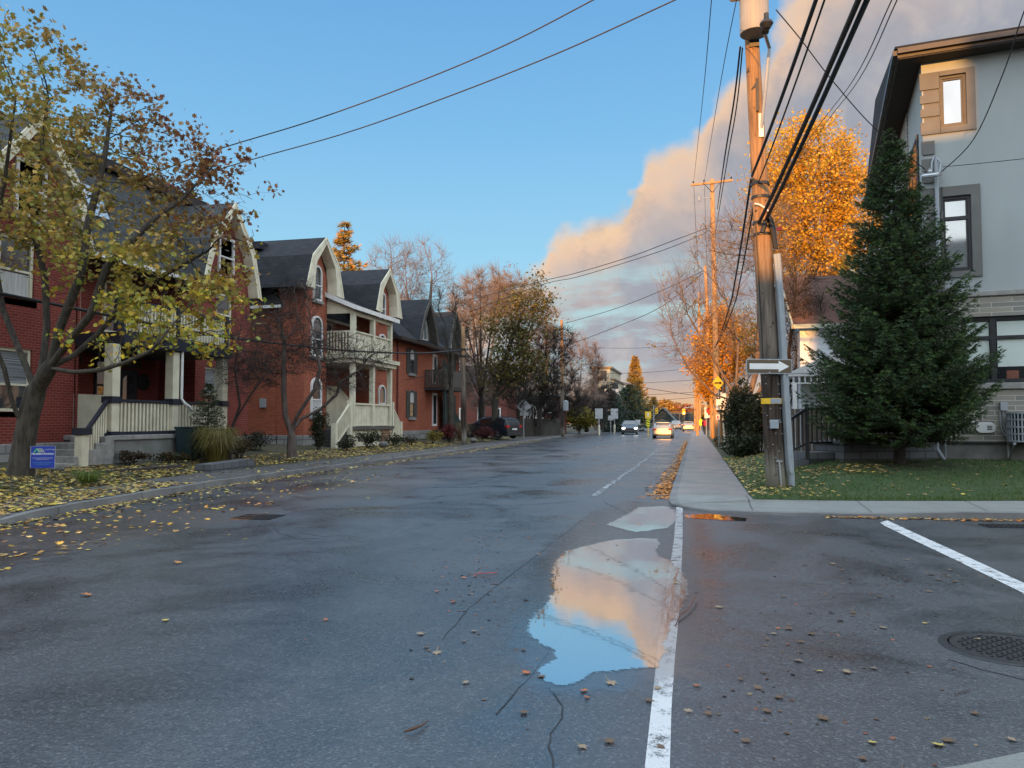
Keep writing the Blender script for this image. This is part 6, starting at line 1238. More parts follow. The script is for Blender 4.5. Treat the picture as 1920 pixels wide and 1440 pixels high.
# ornamental grass tuft and yard sign
def tuft(lab,base,R_,H,n,pal,w=.012):
    t=thing('ornamental_grass',lab,'grass tuft',base); b=np.array(base); V=[];Fc=[];Cc=[]
    for i in range(n):
        a=random.uniform(0,2*PI); o=np.array([math.cos(a),math.sin(a),0]); h=H*random.uniform(.6,1.1); s=R_*random.uniform(.3,1.1); sd=np.array([-o[1],o[0],0])*w; q=b+o*(R_*.42)*random.random()**.7
        pts=[q,q+o*s*.25+[0,0,h*.6],q+o*s*.6+[0,0,h*.95],q+o*s*1.1+[0,0,h*random.uniform(.35,.8)]]; k=len(V)
        for j,p in enumerate(pts): V+=[p-sd*(1-j/3.4),p+sd*(1-j/3.4)]
        for j in range(3): Fc.append((k+2*j,k+2*j+1,k+2*j+3,k+2*j+2))
        c=pick_cols(pal,1)[0]; Cc+=[c]*8
    np_mesh('blades',np.array(V),np.array(Fc),MT['leaf'],np.array(Cc),t); return t
tuft('yellow green arching ornamental grass beside the porch',col(408,-14.1),.7,1.05,620,[(.18,.15,.035),(.13,.125,.03),(.22,.17,.06)])
tuft('small fresh green grass tuft among leaves by the newel post',gz(165,905,.22),.45,.28,220,[(.1,.16,.03),(.14,.18,.03)],.008)
tuft('straw coloured grass tuft behind the crimson bush',col(866,-14.8,.3),.7,1.2,200,[(.24,.17,.1),(.18,.13,.08)])
# ---------------- vehicles -------------
def carpaint(name,c,metal=0.2): return M(name,c,tuple(v*.85 for v in c),2,.25,metal=metal,spec=.6,rvar=.06)
# profile stations along the length (x forward): z low, z belt, z roof, half width at sill/belt, half width at roof
def car(name,label,cat,loc,heading,L,W,Hh,paint,style='suv',lights=False,group=None):
    """nose along local +Y before heading is applied"""
    t=thing(name,label,cat,loc,heading,group)
    c,s=math.cos(heading),math.sin(heading); X=lambda x,y,z:(loc[0]+x*c-y*s,loc[1]+x*s+y*c,loc[2]+z)
    hw=W/2
    if style=='hatch': roof=[(-.5,.52,.60),(-.475,.60,.78),(-.40,.64,.90),(-.26,.65,.985),(-.05,.66,1.0),(.10,.66,.965),(.26,.655,.70),(.40,.62,.63),(.48,.50,.52),(.5,.42,.44)]
    else: roof=[(-.5,.46,.62),(-.48,.56,.72),(-.44,.62,.90),(-.36,.64,.97),(-.1,.65,1.0),(.08,.65,.97),(.24,.65,.70),(.40,.62,.64),(.48,.54,.56),(.5,.44,.46)]
    rings=[]
    for f,zb,zr in roof:
        y=f*L; e=1-.16*max(0,(abs(f)-.36)/.14)**2; w=hw*e; zl=.2+(.06 if abs(f)>.45 else 0); b=zb*Hh; r=zr*Hh; cab=max(0,(r-b)/Hh); rw=w*(1-.62*cab-.02)
        rings.append([(-w*.9,y,zl),(-w*.985,y,zl+.16),(-w,y,b*.72),(-w*.965,y,b),(-rw,y,max(b+.01,r-.06*(cab>.1))),(-rw*.8,y,r),(rw*.8,y,r),(rw,y,max(b+.01,r-.06*(cab>.1))),(w*.965,y,b),(w,y,b*.72),(w*.985,y,zl+.16),(w*.9,y,zl)])
    m=MB(); k=12; vs=[X(*p) for rg_ in rings for p in rg_]; fs=[(i*k+j,i*k+(j+1)%k,(i+1)*k+(j+1)%k,(i+1)*k+j)[::-1] for i in range(len(rings)-1) for j in range(k)]
    fs+=[tuple(range(k)),tuple((len(rings)-1)*k+j for j in range(k-1,-1,-1))]; m.add(vs,fs); body=m.build('body',paint,t,smooth=False,bevel=.03)
    def lerp(f,key):
        fs_=[a[0] for a in roof]; return float(np.interp(f,fs_,[rings[i][key[0]][key[1]] for i in range(len(roof))]))
    def side_glass(f0,f1):
        for sg in (-1,1):
            m=MB(); n_=6; up=[];lo=[]
            for i in range(n_+1):
                f=f0+(f1-f0)*i/n_; wb=lerp(f,(8,0)); zb=lerp(f,(8,2)); wt=lerp(f,(7,0)); zt=lerp(f,(7,2)); a=.10;b_=.9
                lo.append(X(sg*(wb+(wt-wb)*a+.012),f*L,zb+(zt-zb)*a)); up.append(X(sg*(wb+(wt-wb)*b_+.012),f*L,zb+(zt-zb)*b_))
            m.add(lo+up,[((i,i+1,n_+2+i,n_+1+i) if sg>0 else (n_+1+i,n_+2+i,i+1,i)) for i in range(n_)]); m.build('side_window',MT['blackglass'],t)
    side_glass(-.36,-.14); side_glass(-.12,.09)
    def end_glass(fa,fb,nm,a=.1,b=.92):
        m=MB(); P_=[]
        for q in (a,b):
            f=fa+(fb-fa)*q; z=lerp(f,(6,2)); w=lerp(f,(6,0))*.98
            P_+= [X(-w,f*L,z+.012),X(w,f*L,z+.012)]
        m.add(P_,[(0,1,3,2) if fa<0 else (1,0,2,3)]); m.build(nm,MT['blackglass'],t)
    if style=='hatch': end_glass(-.475,-.28,'rear_window',.12,.85)
    else: end_glass(-.478,-.40,'rear_window',.15,.85)
    end_glass(.26 if style=='hatch' else .24,.09,'windscreen',.06,.92)
    for fy in (-.31,.315):
        for sx in (-1,1):
            wc=X(sx*(hw-.12),fy*L,.33); o=thing('wheel',None,None,(0,0,0)) if False else None
            m=MB(); ax=Vector((c,s,0)); ctr=Vector(wc); ang=Matrix.Rotation(heading,4,'Z')
            q=MB(); q.lathe([(.20,-.10),(.32,-.10),(.335,-.07),(.335,.07),(.32,.10),(.20,.10)],(0,0,0),20,'x'); q.v=[tuple(ang@Vector(p)+ctr) for p in q.v]; w=q.build('wheel',MT['tyre'],t)
            q=MB(); q.lathe([(0,-.085),(.205,-.085),(.205,.085),(0,.085)],(0,0,0),14,'x'); 
            for i in range(5): a=2*PI*i/5; q.bar((sx*.095,0,0),(sx*.095,.19*math.cos(a),.19*math.sin(a)),.05,.03)
            q.v=[tuple(ang@Vector(p)+ctr) for p in q.v]; q.build('rim',MT['rim'],w)
    def bx(x0,x1,y0,y1,z0,z1,nm,mat_,bev=.01,par=t):
        m=MB(); m.hexa([X(x0,y0,z0),X(x1,y0,z0),X(x1,y1,z0),X(x0,y1,z0),X(x0,y0,z1),X(x1,y0,z1),X(x1,y1,z1),X(x0,y1,z1)]); return m.build(nm,mat_,par,bevel=bev)
    for sg in (-1,1):
        a,b=sorted((sg*hw*.56,sg*hw*.9)); bx(a,b,-L/2-.012,-L*.46,Hh*.50,Hh*.62,'tail_lamp',MT['lens_red'],.02)
        bx(a,b,L*.455,L/2+.012,Hh*.40,Hh*.50,'headlight',MT['lamp_lit'] if lights else MT['glass_pale'],.02)
        a,b=sorted((sg*hw*.98,sg*(hw+.14))); bx(a,b,L*.12,L*.15,Hh*.62,Hh*.72,'mirror',paint,.02)
    bx(-.26,.26,-L/2-.02,-L/2+.02,Hh*.40,Hh*.475,'number_plate',MT['white'],.005); bx(-hw*.86,hw*.86,-L/2-.03,-L*.44,.22,Hh*.27,'rear_bumper',MT['black'],.03); bx(-hw*.8,hw*.8,L*.45,L/2+.02,.22,Hh*.27,'front_bumper',MT['black'],.03); bx(-hw*.5,hw*.5,L*.46,L/2+.015,Hh*.33,Hh*.42,'radiator_grille',MT['black'],.01)
    if style!='hatch':
        for sg in (-1,1): m=MB(); m.tube([X(sg*hw*.62,f*L,Hh+.05) for f in (-.36,-.1,.06)],.02,5); m.build('roof_rail',MT['metal_dark'],t)
    else: bx(-hw*.66,hw*.66,-L*.42,-L*.34,Hh*.955,Hh*1.0,'spoiler',paint,.02)
    return t
m,n,bs=newmat('lit_headlamp'); set_in(n,bs,Base_Color=(.9,.9,.9)); bs.inputs['Emission Color'].default_value=(1,.95,.85,1); bs.inputs['Emission Strength'].default_value=6; MT['lamp_lit']=m
m,n,bs=newmat('lit_green_signal'); set_in(n,bs,Base_Color=(.05,.5,.2)); bs.inputs['Emission Color'].default_value=(.3,1,.4,1); bs.inputs['Emission Strength'].default_value=4; MT['sig_green']=m
white=carpaint('white_car_paint',(.3,.29,.27)); silver=carpaint('grey_car_paint',(.1,.11,.125),.5); dark=carpaint('dark_blue_car_paint',(.018,.024,.032),.4)
c=gz(1242,822); car('hatchback','white hatchback seen from behind, driving away in the low sun','car',(c[0],c[1]+2.1,0),R(0),4.3,1.82,1.42,white,'hatch')
c=gz(1178,815); car('suv','grey car coming towards us with headlights on','car',(c[0],c[1]+2.2,0),PI+R(4),4.6,1.85,1.6,silver,'suv',True)
c=gd(922,824,57); car('suv','dark parked car in the driveway behind the red bushes','car',(c[0],c[1],.26),R(62),4.5,1.85,1.58,dark,'suv')
c=gz(1267,806.5); car('suv','white car farther ahead, half hidden by the near hatchback','car',(c[0],c[1]+3,0),0,4.6,1.85,1.6,white,'suv')
c=gz(1291,809); car('sedan','white car waiting far ahead in the right lane','car',(c[0],c[1]+3,0),0,4.6,1.8,1.45,white,'hatch')
# ---------------- person in a red coat -------------
pb=gz(1321,815,.12); s_=1.66; PR=thing('person','person in red coat and dark trousers walking away along the right sidewalk','person',tuple(pb),R(-20))
def skin_body(verts,edges,rad,mat_,par,name,loc,rz,sub=2):
    me=bpy.data.meshes.new(name); me.from_pydata(verts,edges,[]); o=bpy.data.objects.new(name,me); COL.objects.link(o); o.parent=par
    me.materials.append(mat_); sk=o.modifiers.new('skin','SKIN'); sv=me.skin_vertices[0].data
    for v,r in zip(sv,rad): v.radius=r if hasattr(r,'__len__') else (r,r)
    sv[0].use_root=True; sb=o.modifiers.new('sub','SUBSURF'); sb.levels=sub; sb.render_levels=sub; return o
V=[(0,0,.95),(0,.0,1.15),(0,.01,1.36),(0,.02,1.47),(0,.03,1.58),(0,.05,1.68),
 (-.18,.01,1.36),(-.24,.06,1.12),(-.22,.18,.94),(.18,.01,1.36),(.25,-.1,1.13),(.24,-.08,.9),
 (-.09,0,.9),(-.1,.16,.5),(-.1,.2,.09),(-.1,.34,.05),(.09,0,.9),(.1,-.06,.5),(.1,-.3,.13),(.1,-.22,.05)]
Ed=[(0,1),(1,2),(2,3),(3,4),(4,5),(2,6),(6,7),(7,8),(2,9),(9,10),(10,11),(0,12),(12,13),(13,14),(14,15),(0,16),(16,17),(17,18),(18,19)]
Ra=[(.15,.11),(.15,.11),(.16,.11),.06,(.085,.1),(.07,.08),.065,.05,.035,.065,.05,.035,.09,.062,.045,.04,.09,.062,.045,.04]
skin_body(V,Ed,Ra,M('dark_trousers',(.03,.03,.04),None,8,.8),PR,'body',pb,0)
red=M('red_coat_cloth',(.42,.015,.03),(.3,.012,.02),9,.8)
skin_body([(0,0,.86),(0,0,1.0),(0,0,1.2),(0,.01,1.38),(0,.02,1.46),(-.19,.01,1.37),(-.26,.06,1.12),(-.235,.17,.97),(.19,.01,1.37),(.265,-.1,1.13),(.255,-.09,.95)],[(0,1),(1,2),(2,3),(3,4),(3,5),(5,6),(6,7),(3,8),(8,9),(9,10)],[(.2,.17),(.19,.16),(.185,.145),(.185,.14),.085,.095,.075,.06,.095,.075,.06],red,PR,'coat',pb,0)
skin_body([(0,.0,1.60),(0,.01,1.68),(0,.02,1.74)],[(0,1),(1,2)],[(.1,.105),(.105,.11),.06],M('dark_hair',(.02,.015,.012),None,9,.7),PR,'hair',pb,0)
skin_body([(-.1,.2,.05),(-.1,.34,.04)],[(0,1)],[.055,.045],MT['black'],PR,'shoe',pb,0,1); skin_body([(.1,-.3,.1),(.1,-.2,.03)],[(0,1)],[.055,.045],MT['black'],PR,'shoe',pb,0,1)
# ---------------- signs and street furniture -------------
def text(par,F,body,u,n,w,size,m_,align='CENTER',name='lettering',bold=0.0):
    cu=bpy.data.curves.new(name,'FONT'); cu.body=body; cu.size=size; cu.align_x=align; cu.align_y='CENTER'; cu.offset=bold; cu.materials.append(MT[m_] if isinstance(m_,str) else m_)
    tmp=bpy.data.objects.new(name,cu); COL.objects.link(tmp); me=bpy.data.meshes.new_from_object(tmp.evaluated_get(bpy.context.evaluated_depsgraph_get())); bpy.data.objects.remove(tmp); o=bpy.data.objects.new(name,me); COL.objects.link(o)
    p=Vector(F.P(u,n,w)); Mx=Matrix((( F.u[0],0,F.n[0],p.x),(F.u[1],0,F.n[1],p.y),(F.u[2],1,F.n[2],p.z),(0,0,0,1)))
    o.parent=par; pm=par.matrix_basis if False else Matrix.Translation(par.location)@Matrix.Rotation(par.rotation_euler.z,4,'Z'); o.matrix_local=pm.inverted()@Mx
    return o
def facing(c,rot=0.0): a=YAW+rot; return Fac((c[0],c[1],c[2]),(math.cos(a),math.sin(a),0),(math.sin(a),-math.cos(a),0))
def post(par,foot,top,r=.03,m_='metal_grey'): q=MB(); q.tube([foot,top],r,8); return q.build('post',MT[m_],par)
# real-estate style yard sign
sb=gd(80,882,17.2); F=facing(gd(80,857,17.2),R(8)); Z=1/1442*17.2
YS=thing('yard_sign','blue and white roofing company yard sign beside the maple trunk','sign',(sb[0],sb[1],.3)); hw_,hh=21.5*Z,20.5*Z
board(F,YS,'panel',rect(-hw_,hw_,-hh,hh),-.012,-.001,'white'); board(F,YS,'panel_print',rect(-hw_+.008,hw_-.002,-hh+.002,hh-.002),0,.002,'blue_sign')
q=MB(); 
for u in (-.13,.16): q.tube([F.P(u,-.006,-hh),F.P(u,-.006,-hh-.28)],.006,5)
q.build('stake',MT['metal_grey'],YS)
lg=[(-.2,.085),(-.135,.19),(-.08,.19),(-.11,.15),(-.155,.085)]
board(F,YS,'logo_roof',[(-.135,.195),(-.01,.195),(.05,.105),(-.07,.105)],.0022,.004,'metal_pale'); board(F,YS,'logo_gable',[(-.2,.1),(-.165,.1),(-.13,.16),(-.09,.1),(-.068,.105),(-.135,.195)][::1],.0042,.006,'green_print')
text(YS,F,'613-777-4705',.148,.0042,.165,.037,'white'); text(YS,F,'BELLISSIMO ROOFING',.0,.0042,.07,.047,'white',bold=.0016)
text(YS,F,'Complete Roofing & Exterior Repairs',0,.0042,-.02,.028,'white'); text(YS,F,'Residential & Commercial',0,.0042,-.05,.026,'white')
text(YS,F,'Licensed - Insured - Free Estimates',0,.0042,-.12,.028,'cyan'); text(YS,F,'www.bellissimoroofing.ca',0,.0042,-.155,.028,'cyan')
# warning diamond seen from the back, and tab below
c=gd(982,766,62); f=gz(982,820,.2); SGd=thing('traffic_sign','grey back of a diamond warning sign with small tab, left roadside','sign',(c[0],c[1],.2)); F=facing(gd(982,762,62)); r=.62
board(F,SGd,'sign_face',[(0,-r),(r,0),(0,r),(-r,0)],-.01,.01,'sign_grey'); F2_=facing(gd(982,775,62)); board(F2_,SGd,'tab',rect(-.4,.4,-.18,.14),-.02,.0,'sign_grey'); post(SGd,(c[0],c[1],.1),(c[0]-.0,c[1]-.05,float(gd(982,760,62)[2])),.035)
for x,y0,y1,yf,dep,w,lab in ((1123,766,785,812,84,.42,'large grey back of a road sign on a post with pale base, leftmost of three'),(1145,779,788,812,92,.32,'small grey back of a road sign between two larger ones'),(1152,766,785,812,88,.42,'large grey back of a road sign with pale base, right of the small one'),(1196,787,797,812,100,.3,'small pale back of a road sign beside the grey oncoming car')):
    c=gd(x,(y0+y1)/2,dep); t=thing('traffic_sign',lab,'sign',(c[0],c[1],.1)); F=facing(c); h=(y1-y0)/2*dep/1442
    board(F,t,'sign_face',rect(-w,w,-h,h),-.012,.012,'sign_grey'); q=MB(); q.bar(F.P(-w,.02,-h*.35),F.P(w,.02,-h*.35),.015,.02); q.build('seam',MT['metal_grey'],t); post(t,(c[0],c[1]+.05,.0),(c[0],c[1]+.05,c[2]+h*.8),.045)
    if w>.4: q=MB(); q.tube([(c[0],c[1]+.05,0),(c[0],c[1]+.05,1.1)],.11,10); q.build('post_base',MT['cream'],t)
# keep-right hazard marker in the middle of the road
c=gd(1215,780,79); t=thing('hazard_marker','yellow black-striped hazard marker with arrow board on a post in the road','sign',(c[0],c[1],0)); F=facing(c); post(t,(c[0],c[1]+.05,0),(c[0],c[1]+.05,c[2]),.05,'yellow')
F=facing(gd(1215,778,79)); board(F,t,'arrow_board',rect(-.3,.32,-.36,.36),0,.02,'yellow'); q=MB(); q.fpoly(F,[(-.06,-.2),(.06,-.2),(.06,.04),(.16,.04),(0,.24),(-.16,.04),(-.06,.04)],.021,.026); q.build('arrow',MT['white'],t)
F=facing(gd(1215,792,79)); board(F,t,'striped_board',rect(-.2,.2,-.46,.46),0,.02,'yellow_green'); q=MB()
for i in range(4): w0=-.42+.23*i; q.fpoly(F,[(-.2,w0),(.2,w0-.12 if i else w0-.04),(.2,w0-.02),(-.2,w0+.1)],.021,.025)
q.build('stripe',MT['black'],t)
# bus lane sign by the sidewalk
d_=42; f=gz(1357,822,.12); c=gd(1352,752,d_); t=thing('bus_lane_sign','white bus lane ENDS sign with diamond symbol on a leaning post, partly behind leaves','sign',tuple(gd(1360,838,d_)*np.array([1,1,0])+np.array([0,0,.12]))); F=facing(c); z=d_/1442
board(F,t,'panel',rect(-9.5*z,9.5*z,-16*z,15*z),0,.015,'white'); board(F,t,'diamond_panel',rect(-9*z,-1.2*z,3.5*z,14.5*z),.0152,.019,'black'); board(F,t,'diamond',[(-5.1*z,4.6*z),(-2.9*z,9*z),(-5.1*z,13.4*z),(-7.3*z,9*z)],.0192,.022,'white'); board(F,t,'diamond_core',[(-5.1*z,6.6*z),(-3.9*z,9*z),(-5.1*z,11.4*z),(-6.3*z,9*z)],.0222,.024,'black')
text(t,F,'ENDS',1*z,.016,-10*z,6*z,'black',bold=.01); board(F,t,'end_band',rect(-9*z,9*z,-21*z,-17*z),0,.015,'black'); F2_=facing(gd(1346,782,d_)); board(F2_,t,'lower_tab',rect(-3.5*z,3.2*z,-5*z,4.5*z),0,.012,'white'); board(F2_,t,'tab_mark',rect(-1.6*z,1.2*z,-3*z,2.5*z),.0122,.015,'red')
post(t,tuple(gd(1360,838,d_)*np.array([1,1,0])+np.array([0,0,.0])),gd(1352,735,d_+.15),.05,'cream')
d_=42.5; c=gd(1346,718,d_); t=thing('traffic_sign','yellow diamond warning sign with black arrow above the bus lane sign','sign',(c[0]+.1,c[1]+.1,.12)); F=facing(c,R(10)); z=d_/1442
board(F,t,'sign_face',[(0,-13*z),(12*z,0),(0,13*z),(-12*z,0)],0,.02,'yellow'); q=MB(); q.fpoly(F,[(-7*z,-1.3*z),(3*z,-1.3*z),(3*z,-3.5*z),(8*z,0),(3*z,3.5*z),(3*z,1.3*z),(-7*z,1.3*z)],.021,.025); q.build('arrow',MT['black'],t); post(t,(c[0]+.02,c[1]+.12,.1),(c[0]+.02,c[1]+.12,c[2]+.2),.04)
d_=70; c=gd(1331,770,d_); t=thing('traffic_sign','round red sign seen on the far right post near the walker','sign',(c[0],c[1],.12)); F=facing(c); q=MB(); q.fpoly(F,[(.36*math.cos(a),.36*math.sin(a)) for a in np.linspace(0,2*PI,9)[:-1]+PI/8],0,.02); q.build('sign_face',MT['red'],t); F2_=facing(gd(1331,779,d_)); board(F2_,t,'tab',rect(-.32,.32,-.2,.0),0,.02,'white'); post(t,(c[0],c[1]+.05,.1),(c[0],c[1]+.05,c[2]+.3),.04)
d_=72; c=gd(1324,772,d_); t=thing('traffic_sign','narrow white parking sign left of the round red sign','sign',(c[0],c[1],.12)); F=facing(c); board(F,t,'sign_face',rect(-.16,.16,-.6,.45),0,.02,'white'); post(t,(c[0],c[1]+.05,.1),(c[0],c[1]+.05,c[2]+.4),.04)
d_=88; c=gd(1314,792,d_); t=thing('traffic_sign','bright yellow sign low beside the walking person','sign',(c[0],c[1],.12)); F=facing(c); board(F,t,'sign_face',[(0,-.42),(.42,0),(0,.42),(-.42,0)],0,.02,'yellow_green'); post(t,(c[0],c[1]+.05,.1),(c[0],c[1]+.05,c[2]+.2),.04)
# traffic signals hanging over the crossing
def signal(x,y,dep,lab,on,arm):
    c=gd(x,y,dep); b=gd(arm,812,dep); t=thing('traffic_signal',lab,'traffic light',(b[0],b[1],0)); z=dep/1442; top=c[2]+.6
    q=MB(); q.tube([(b[0],b[1],0),(b[0],b[1],top+.5),(c[0],c[1]+.15,top+.1)],[.11,.09,.06],8); q.build('mast',MT['metal_grey'],t)
    q=MB(); q.box(c[0]-.3,c[0]+.3,c[1],c[1]+.1,c[2]-.55,c[2]+.55); q.box(c[0]-.17,c[0]+.17,c[1]-.1,c[1]-.003,c[2]-.5,c[2]+.5); q.build('housing',MT['yellow'],t,bevel=.02)
    for i,(nm,mm) in enumerate((('red_lens',MT['lens_red']),('amber_lens',MT['yellow']),('green_lens',MT['sig_green'] if on else MT['green_dark']))): q=MB(); q.lathe([(0,-.02),(.11,-.02),(.11,.0)],(c[0],c[1]-.104,c[2]+.32-.32*i),12,'y'); q.build(nm,mm,t)
    return t
signal(1231,771,150,'yellow traffic light hanging in front of the grey gable, left lane',False,1226); signal(1282,772,150,'yellow traffic light near the far green light, right lane',True,1309); signal(1204,771,140,'small yellow traffic light above the dark conifer edge',False,1200)
# sodium street lamps on the right
for x,y,xa,dep,lab in ((1284,695,1308,75,'curved street lamp arm with amber light, nearer of two on the right poles'),(1290,719,1303,105,'curved street lamp arm, farther of two on the right poles')):
    c=gd(x,y,dep); b=gd(xa,820,dep); b[2]=0; h=gd(xa,y+10,dep); t=thing('street_lamp',lab,'street lamp',tuple(b)); q=MB(); q.tube([tuple(b),tuple(h)],[.15,.1],8); q.build('pole',MT['pole_sunlit'],t)
    q=MB(); q.tube([tuple(h),tuple((h*.6+c*.4)+np.array([0,0,.3])),tuple((h*.2+c*.8)+np.array([0,0,.15])),tuple(c)],.05,6); q.build('lamp_arm',MT['metal_pale'],t); q=MB(); q.blob(c-CR*.25,(.4,.16,.1),10,6); q.build('lamp_head',MT['metal_pale'],t)
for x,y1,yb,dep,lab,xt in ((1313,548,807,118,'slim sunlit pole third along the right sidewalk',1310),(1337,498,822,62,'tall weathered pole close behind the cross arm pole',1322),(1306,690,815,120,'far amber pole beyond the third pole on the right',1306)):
    f=gd(x,yb,dep); f[2]=.1; pole('utility_pole',lab,f,gd(xt,y1,dep),.17,.12,'pole_sunlit')
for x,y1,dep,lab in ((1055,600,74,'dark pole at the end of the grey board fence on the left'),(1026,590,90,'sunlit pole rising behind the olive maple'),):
    f=gd(x,822,dep); f[2]=.1; t=pole('utility_pole',lab,f,gd(x-2,y1,dep),.2,.14,'pole_sunlit' if x<1040 else 'pole')
    q=MB(); q.lathe([(0,-.5),(.25,-.5),(.25,.4),(0,.5)],gd(x+6,760,dep-.3),12); q.build('transformer',MT['metal_pale'],t)
# ---------------- far buildings on the left -------------
d_=84; a=gd(935,818,d_); b=gd(1062,818,d_); HX=a[0]; F=Fac((a[0],a[1],0),tuple((np.array([b[0]-a[0],b[1]-a[1],0])/np.linalg.norm((b-a)[:2]))),(0,-1,0)); un=F.u; F=Fac(F.O,un,(un[1],-un[0],0)); Lh=float(np.linalg.norm((b-a)[:2]))
t=thing('brick_house','red brick house with wide white bay window behind the grey board fence','house',(a[0]+Lh/2,a[1],.2)); q=MB(); q.fb(F,0,Lh,-8,0,0,float(gd(980,742,d_)[2])); q.fb(F,-4,0.2,-9,-2,0,float(gd(980,736,d_)[2])); q.build('wall',MT['brick_far'],t)
zt=float(gd(980,742,d_)[2]); q=MB(); q.fb(F,-.3,Lh+.3,-8.2,.35,zt,zt+.25); q.build('cornice',MT['white'],t); q=MB(); k=F.px(990,808)[1]; u0,z0=F.px(984,788); u1,z1=F.px(1015,764); q.fb(F,u0-.2,u1+.2,0,.7,z0-.5,z1+.35); o=q.build('bay_window',MT['white'],t)
q=MB(); 
for i in range(3): w=(u1-u0)/3; q.fb(F,u0+w*i+.12,u0+w*(i+1)-.12,.702,.72,z0,z1-.05)
q.build('pane',MT['blackglass'],o); q=MB()
for i in range(3): w=(u1-u0)/3; um=u0+w*(i+.5); q.fb(F,um-.03,um+.03,.721,.74,z0,z1-.05); q.fb(F,u0+w*i+.12,u0+w*(i+1)-.12,.7212,.735,(z0+z1)/2,(z0+z1)/2+.08)
q.build('muntin',MT['white'],o)
for x in (973,1000,1030): u,_=F.px(x,760); q=MB(); q.fb(F,u-.5,u+.5,.0,.06,zt-1.9,zt-.5); o=q.build('window',MT['white'],t); q=MB(); q.fb(F,u-.38,u+.38,.061,.07,zt-1.8,zt-.6); q.build('pane',MT['glass'],o)
c=gd(905,818,80); q=MB(); q.box(c[0]-3,c[0]+2.6,c[1],c[1]+7,0,5.6); t=thing('brick_house','narrow red brick house with white window posts right of the slim pole','house',(c[0],c[1],.2)); q.build('wall',MT['brick_far'],t)
for x in (-2.2,-.2,1.6): q=MB(); q.box(c[0]+x-.35,c[0]+x+.35,c[1]-.06,c[1]-.003,1.2,2.9); o=q.build('window',MT['white'],t); q=MB(); q.box(c[0]+x-.22,c[0]+x+.22,c[1]-.07,c[1]-.062,1.35,2.75); q.build('pane',MT['blackglass'],o)
q=MB(); q.add([(c[0]-3.3,c[1]-.4,5.5),(c[0]+2.9,c[1]-.4,5.5),(c[0]+2.9,c[1]+3.5,7.6),(c[0]-3.3,c[1]+3.5,7.6),(c[0]-3.3,c[1]+7.4,5.5),(c[0]+2.9,c[1]+7.4,5.5)],[(0,1,2,3),(3,2,5,4)]); o=q.build('roof',MT['shingle'],t); o.modifiers.new('thick','SOLIDIFY').thickness=.15
# board fence on the left
a=gd(962,822,66); b=gd(1052,820,76); q=MB(); n_=60
for i in range(n_): p=a+(b-a)*i/n_; h=1.75+random.uniform(-.02,.02); q.bar((p[0],p[1],.1),(p[0],p[1],h),.17,.03,up=(0,1,0))
o=q.build('board_fence',MT['greywood'],None,org=((a[0]+b[0])/2,(a[1]+b[1])/2,.1)); props(o,'grey weathered board fence in front of the red brick bay window','fence')
# apartment block far left, lit on its street end
dA=140; t0=gd(1166,815,dA); AX=t0[0]; AY=t0[1]; t=thing('apartment_block','stepped yellow lit apartment block beyond the bare poplar','building',(AX-6,AY,0)); Ysel=MB()
za=float(gd(1140,690,dA)[2]); zb2=float(gd(1160,712,dA)[2]); x1=gd(1143,700,dA)[0]; x2=gd(1163,720,dA)[0]
Ysel.box(x1-3.5,x1,AY,AY+20,0,za); Ysel.box(x1,x2-1.2,AY+.02,AY+20,0,za-2.2); Ysel.box(x2-1.2,x2,AY+.04,AY+20,0,za-4.6); Ysel.build('wall',M('pale_render',(.45,.41,.3),(.38,.35,.26),3,.8),t)
q=MB(); q.box(x1-3.7,x1+.3,AY-.3,AY+20,za,za+.35); q.box(x1+.3,x2-.9,AY-.3,AY+20,za-2.2,za-1.9); q.build('cornice',MT['metal_dark'],t)
for k in range(4):
    for x in (x1-2.7,x1-1.2,x1+.9): z=za-1.9-k*3.0; z=z-2.3 if x>x1 else z; q=MB(); q.box(x-.55,x+.55,AY-.05,AY-.003,z,z+1.5); q.build('window',MT['glass'],t)
for k in range(4):
    for y in (3,7,11): z=za-7-k*2.8; q=MB(); q.box(x2+.003,x2+.05,AY+y,AY+y+1.8,max(1,z),max(1,z)+1.6); q.build('window',MT['glass'],t)
for k in range(3): z=za-4.8-3*k; q=MB(); q.box(x1-1,x2+.6,AY-1.3,AY-.06,z-.15,z); q.box(x1-1,x2+.6,AY-1.32,AY-1.27,z+.003,z+1); q.build('balcony',MT['whiteframe'],t)
# grey A-frame and white glazed building at the end of the street
d_=170; c=gd(1243,815,d_); hgt=float(gd(1238,768,d_)[2]); hw_=38*d_/1442/1.0*.8; t=thing('gabled_hall','grey steep gabled hall at the end of the street','building',(c[0],c[1],0)); q=MB(); q.add([(c[0]-hw_,c[1],0),(c[0]+hw_,c[1],0),(c[0],c[1],hgt),(c[0]-hw_,c[1]+18,0),(c[0]+hw_,c[1]+18,0),(c[0],c[1]+18,hgt)],[(0,1,2),(5,4,3)]); q.build('wall',M('grey_green_render',(.11,.13,.12),None,3,.8),t)
q=MB(); q.add([(c[0]-hw_-.3,c[1]-.8,-.0),(c[0],c[1]-.8,hgt+.3),(c[0],c[1]+18,hgt+.3),(c[0]-hw_-.3,c[1]+18,0),(c[0]+hw_+.3,c[1]-.8,0),(c[0]+hw_+.3,c[1]+18,0)],[(0,3,2,1),(1,2,5,4)]); o=q.build('roof',M('green_grey_roof',(.09,.1,.095),None,3,.7),t); o.modifiers.new('thick','SOLIDIFY').thickness=.3
for z in (.45,.62): q=MB(); q.bar((c[0]-hw_*(1-z),c[1]-.15,hgt*z-.4),(c[0],c[1]-.15,hgt*z+.6),.2,.2); q.bar((c[0]+hw_*(1-z),c[1]-.15,hgt*z-.4),(c[0],c[1]-.15,hgt*z+.6),.2,.2); q.build('truss',MT['black'],t)
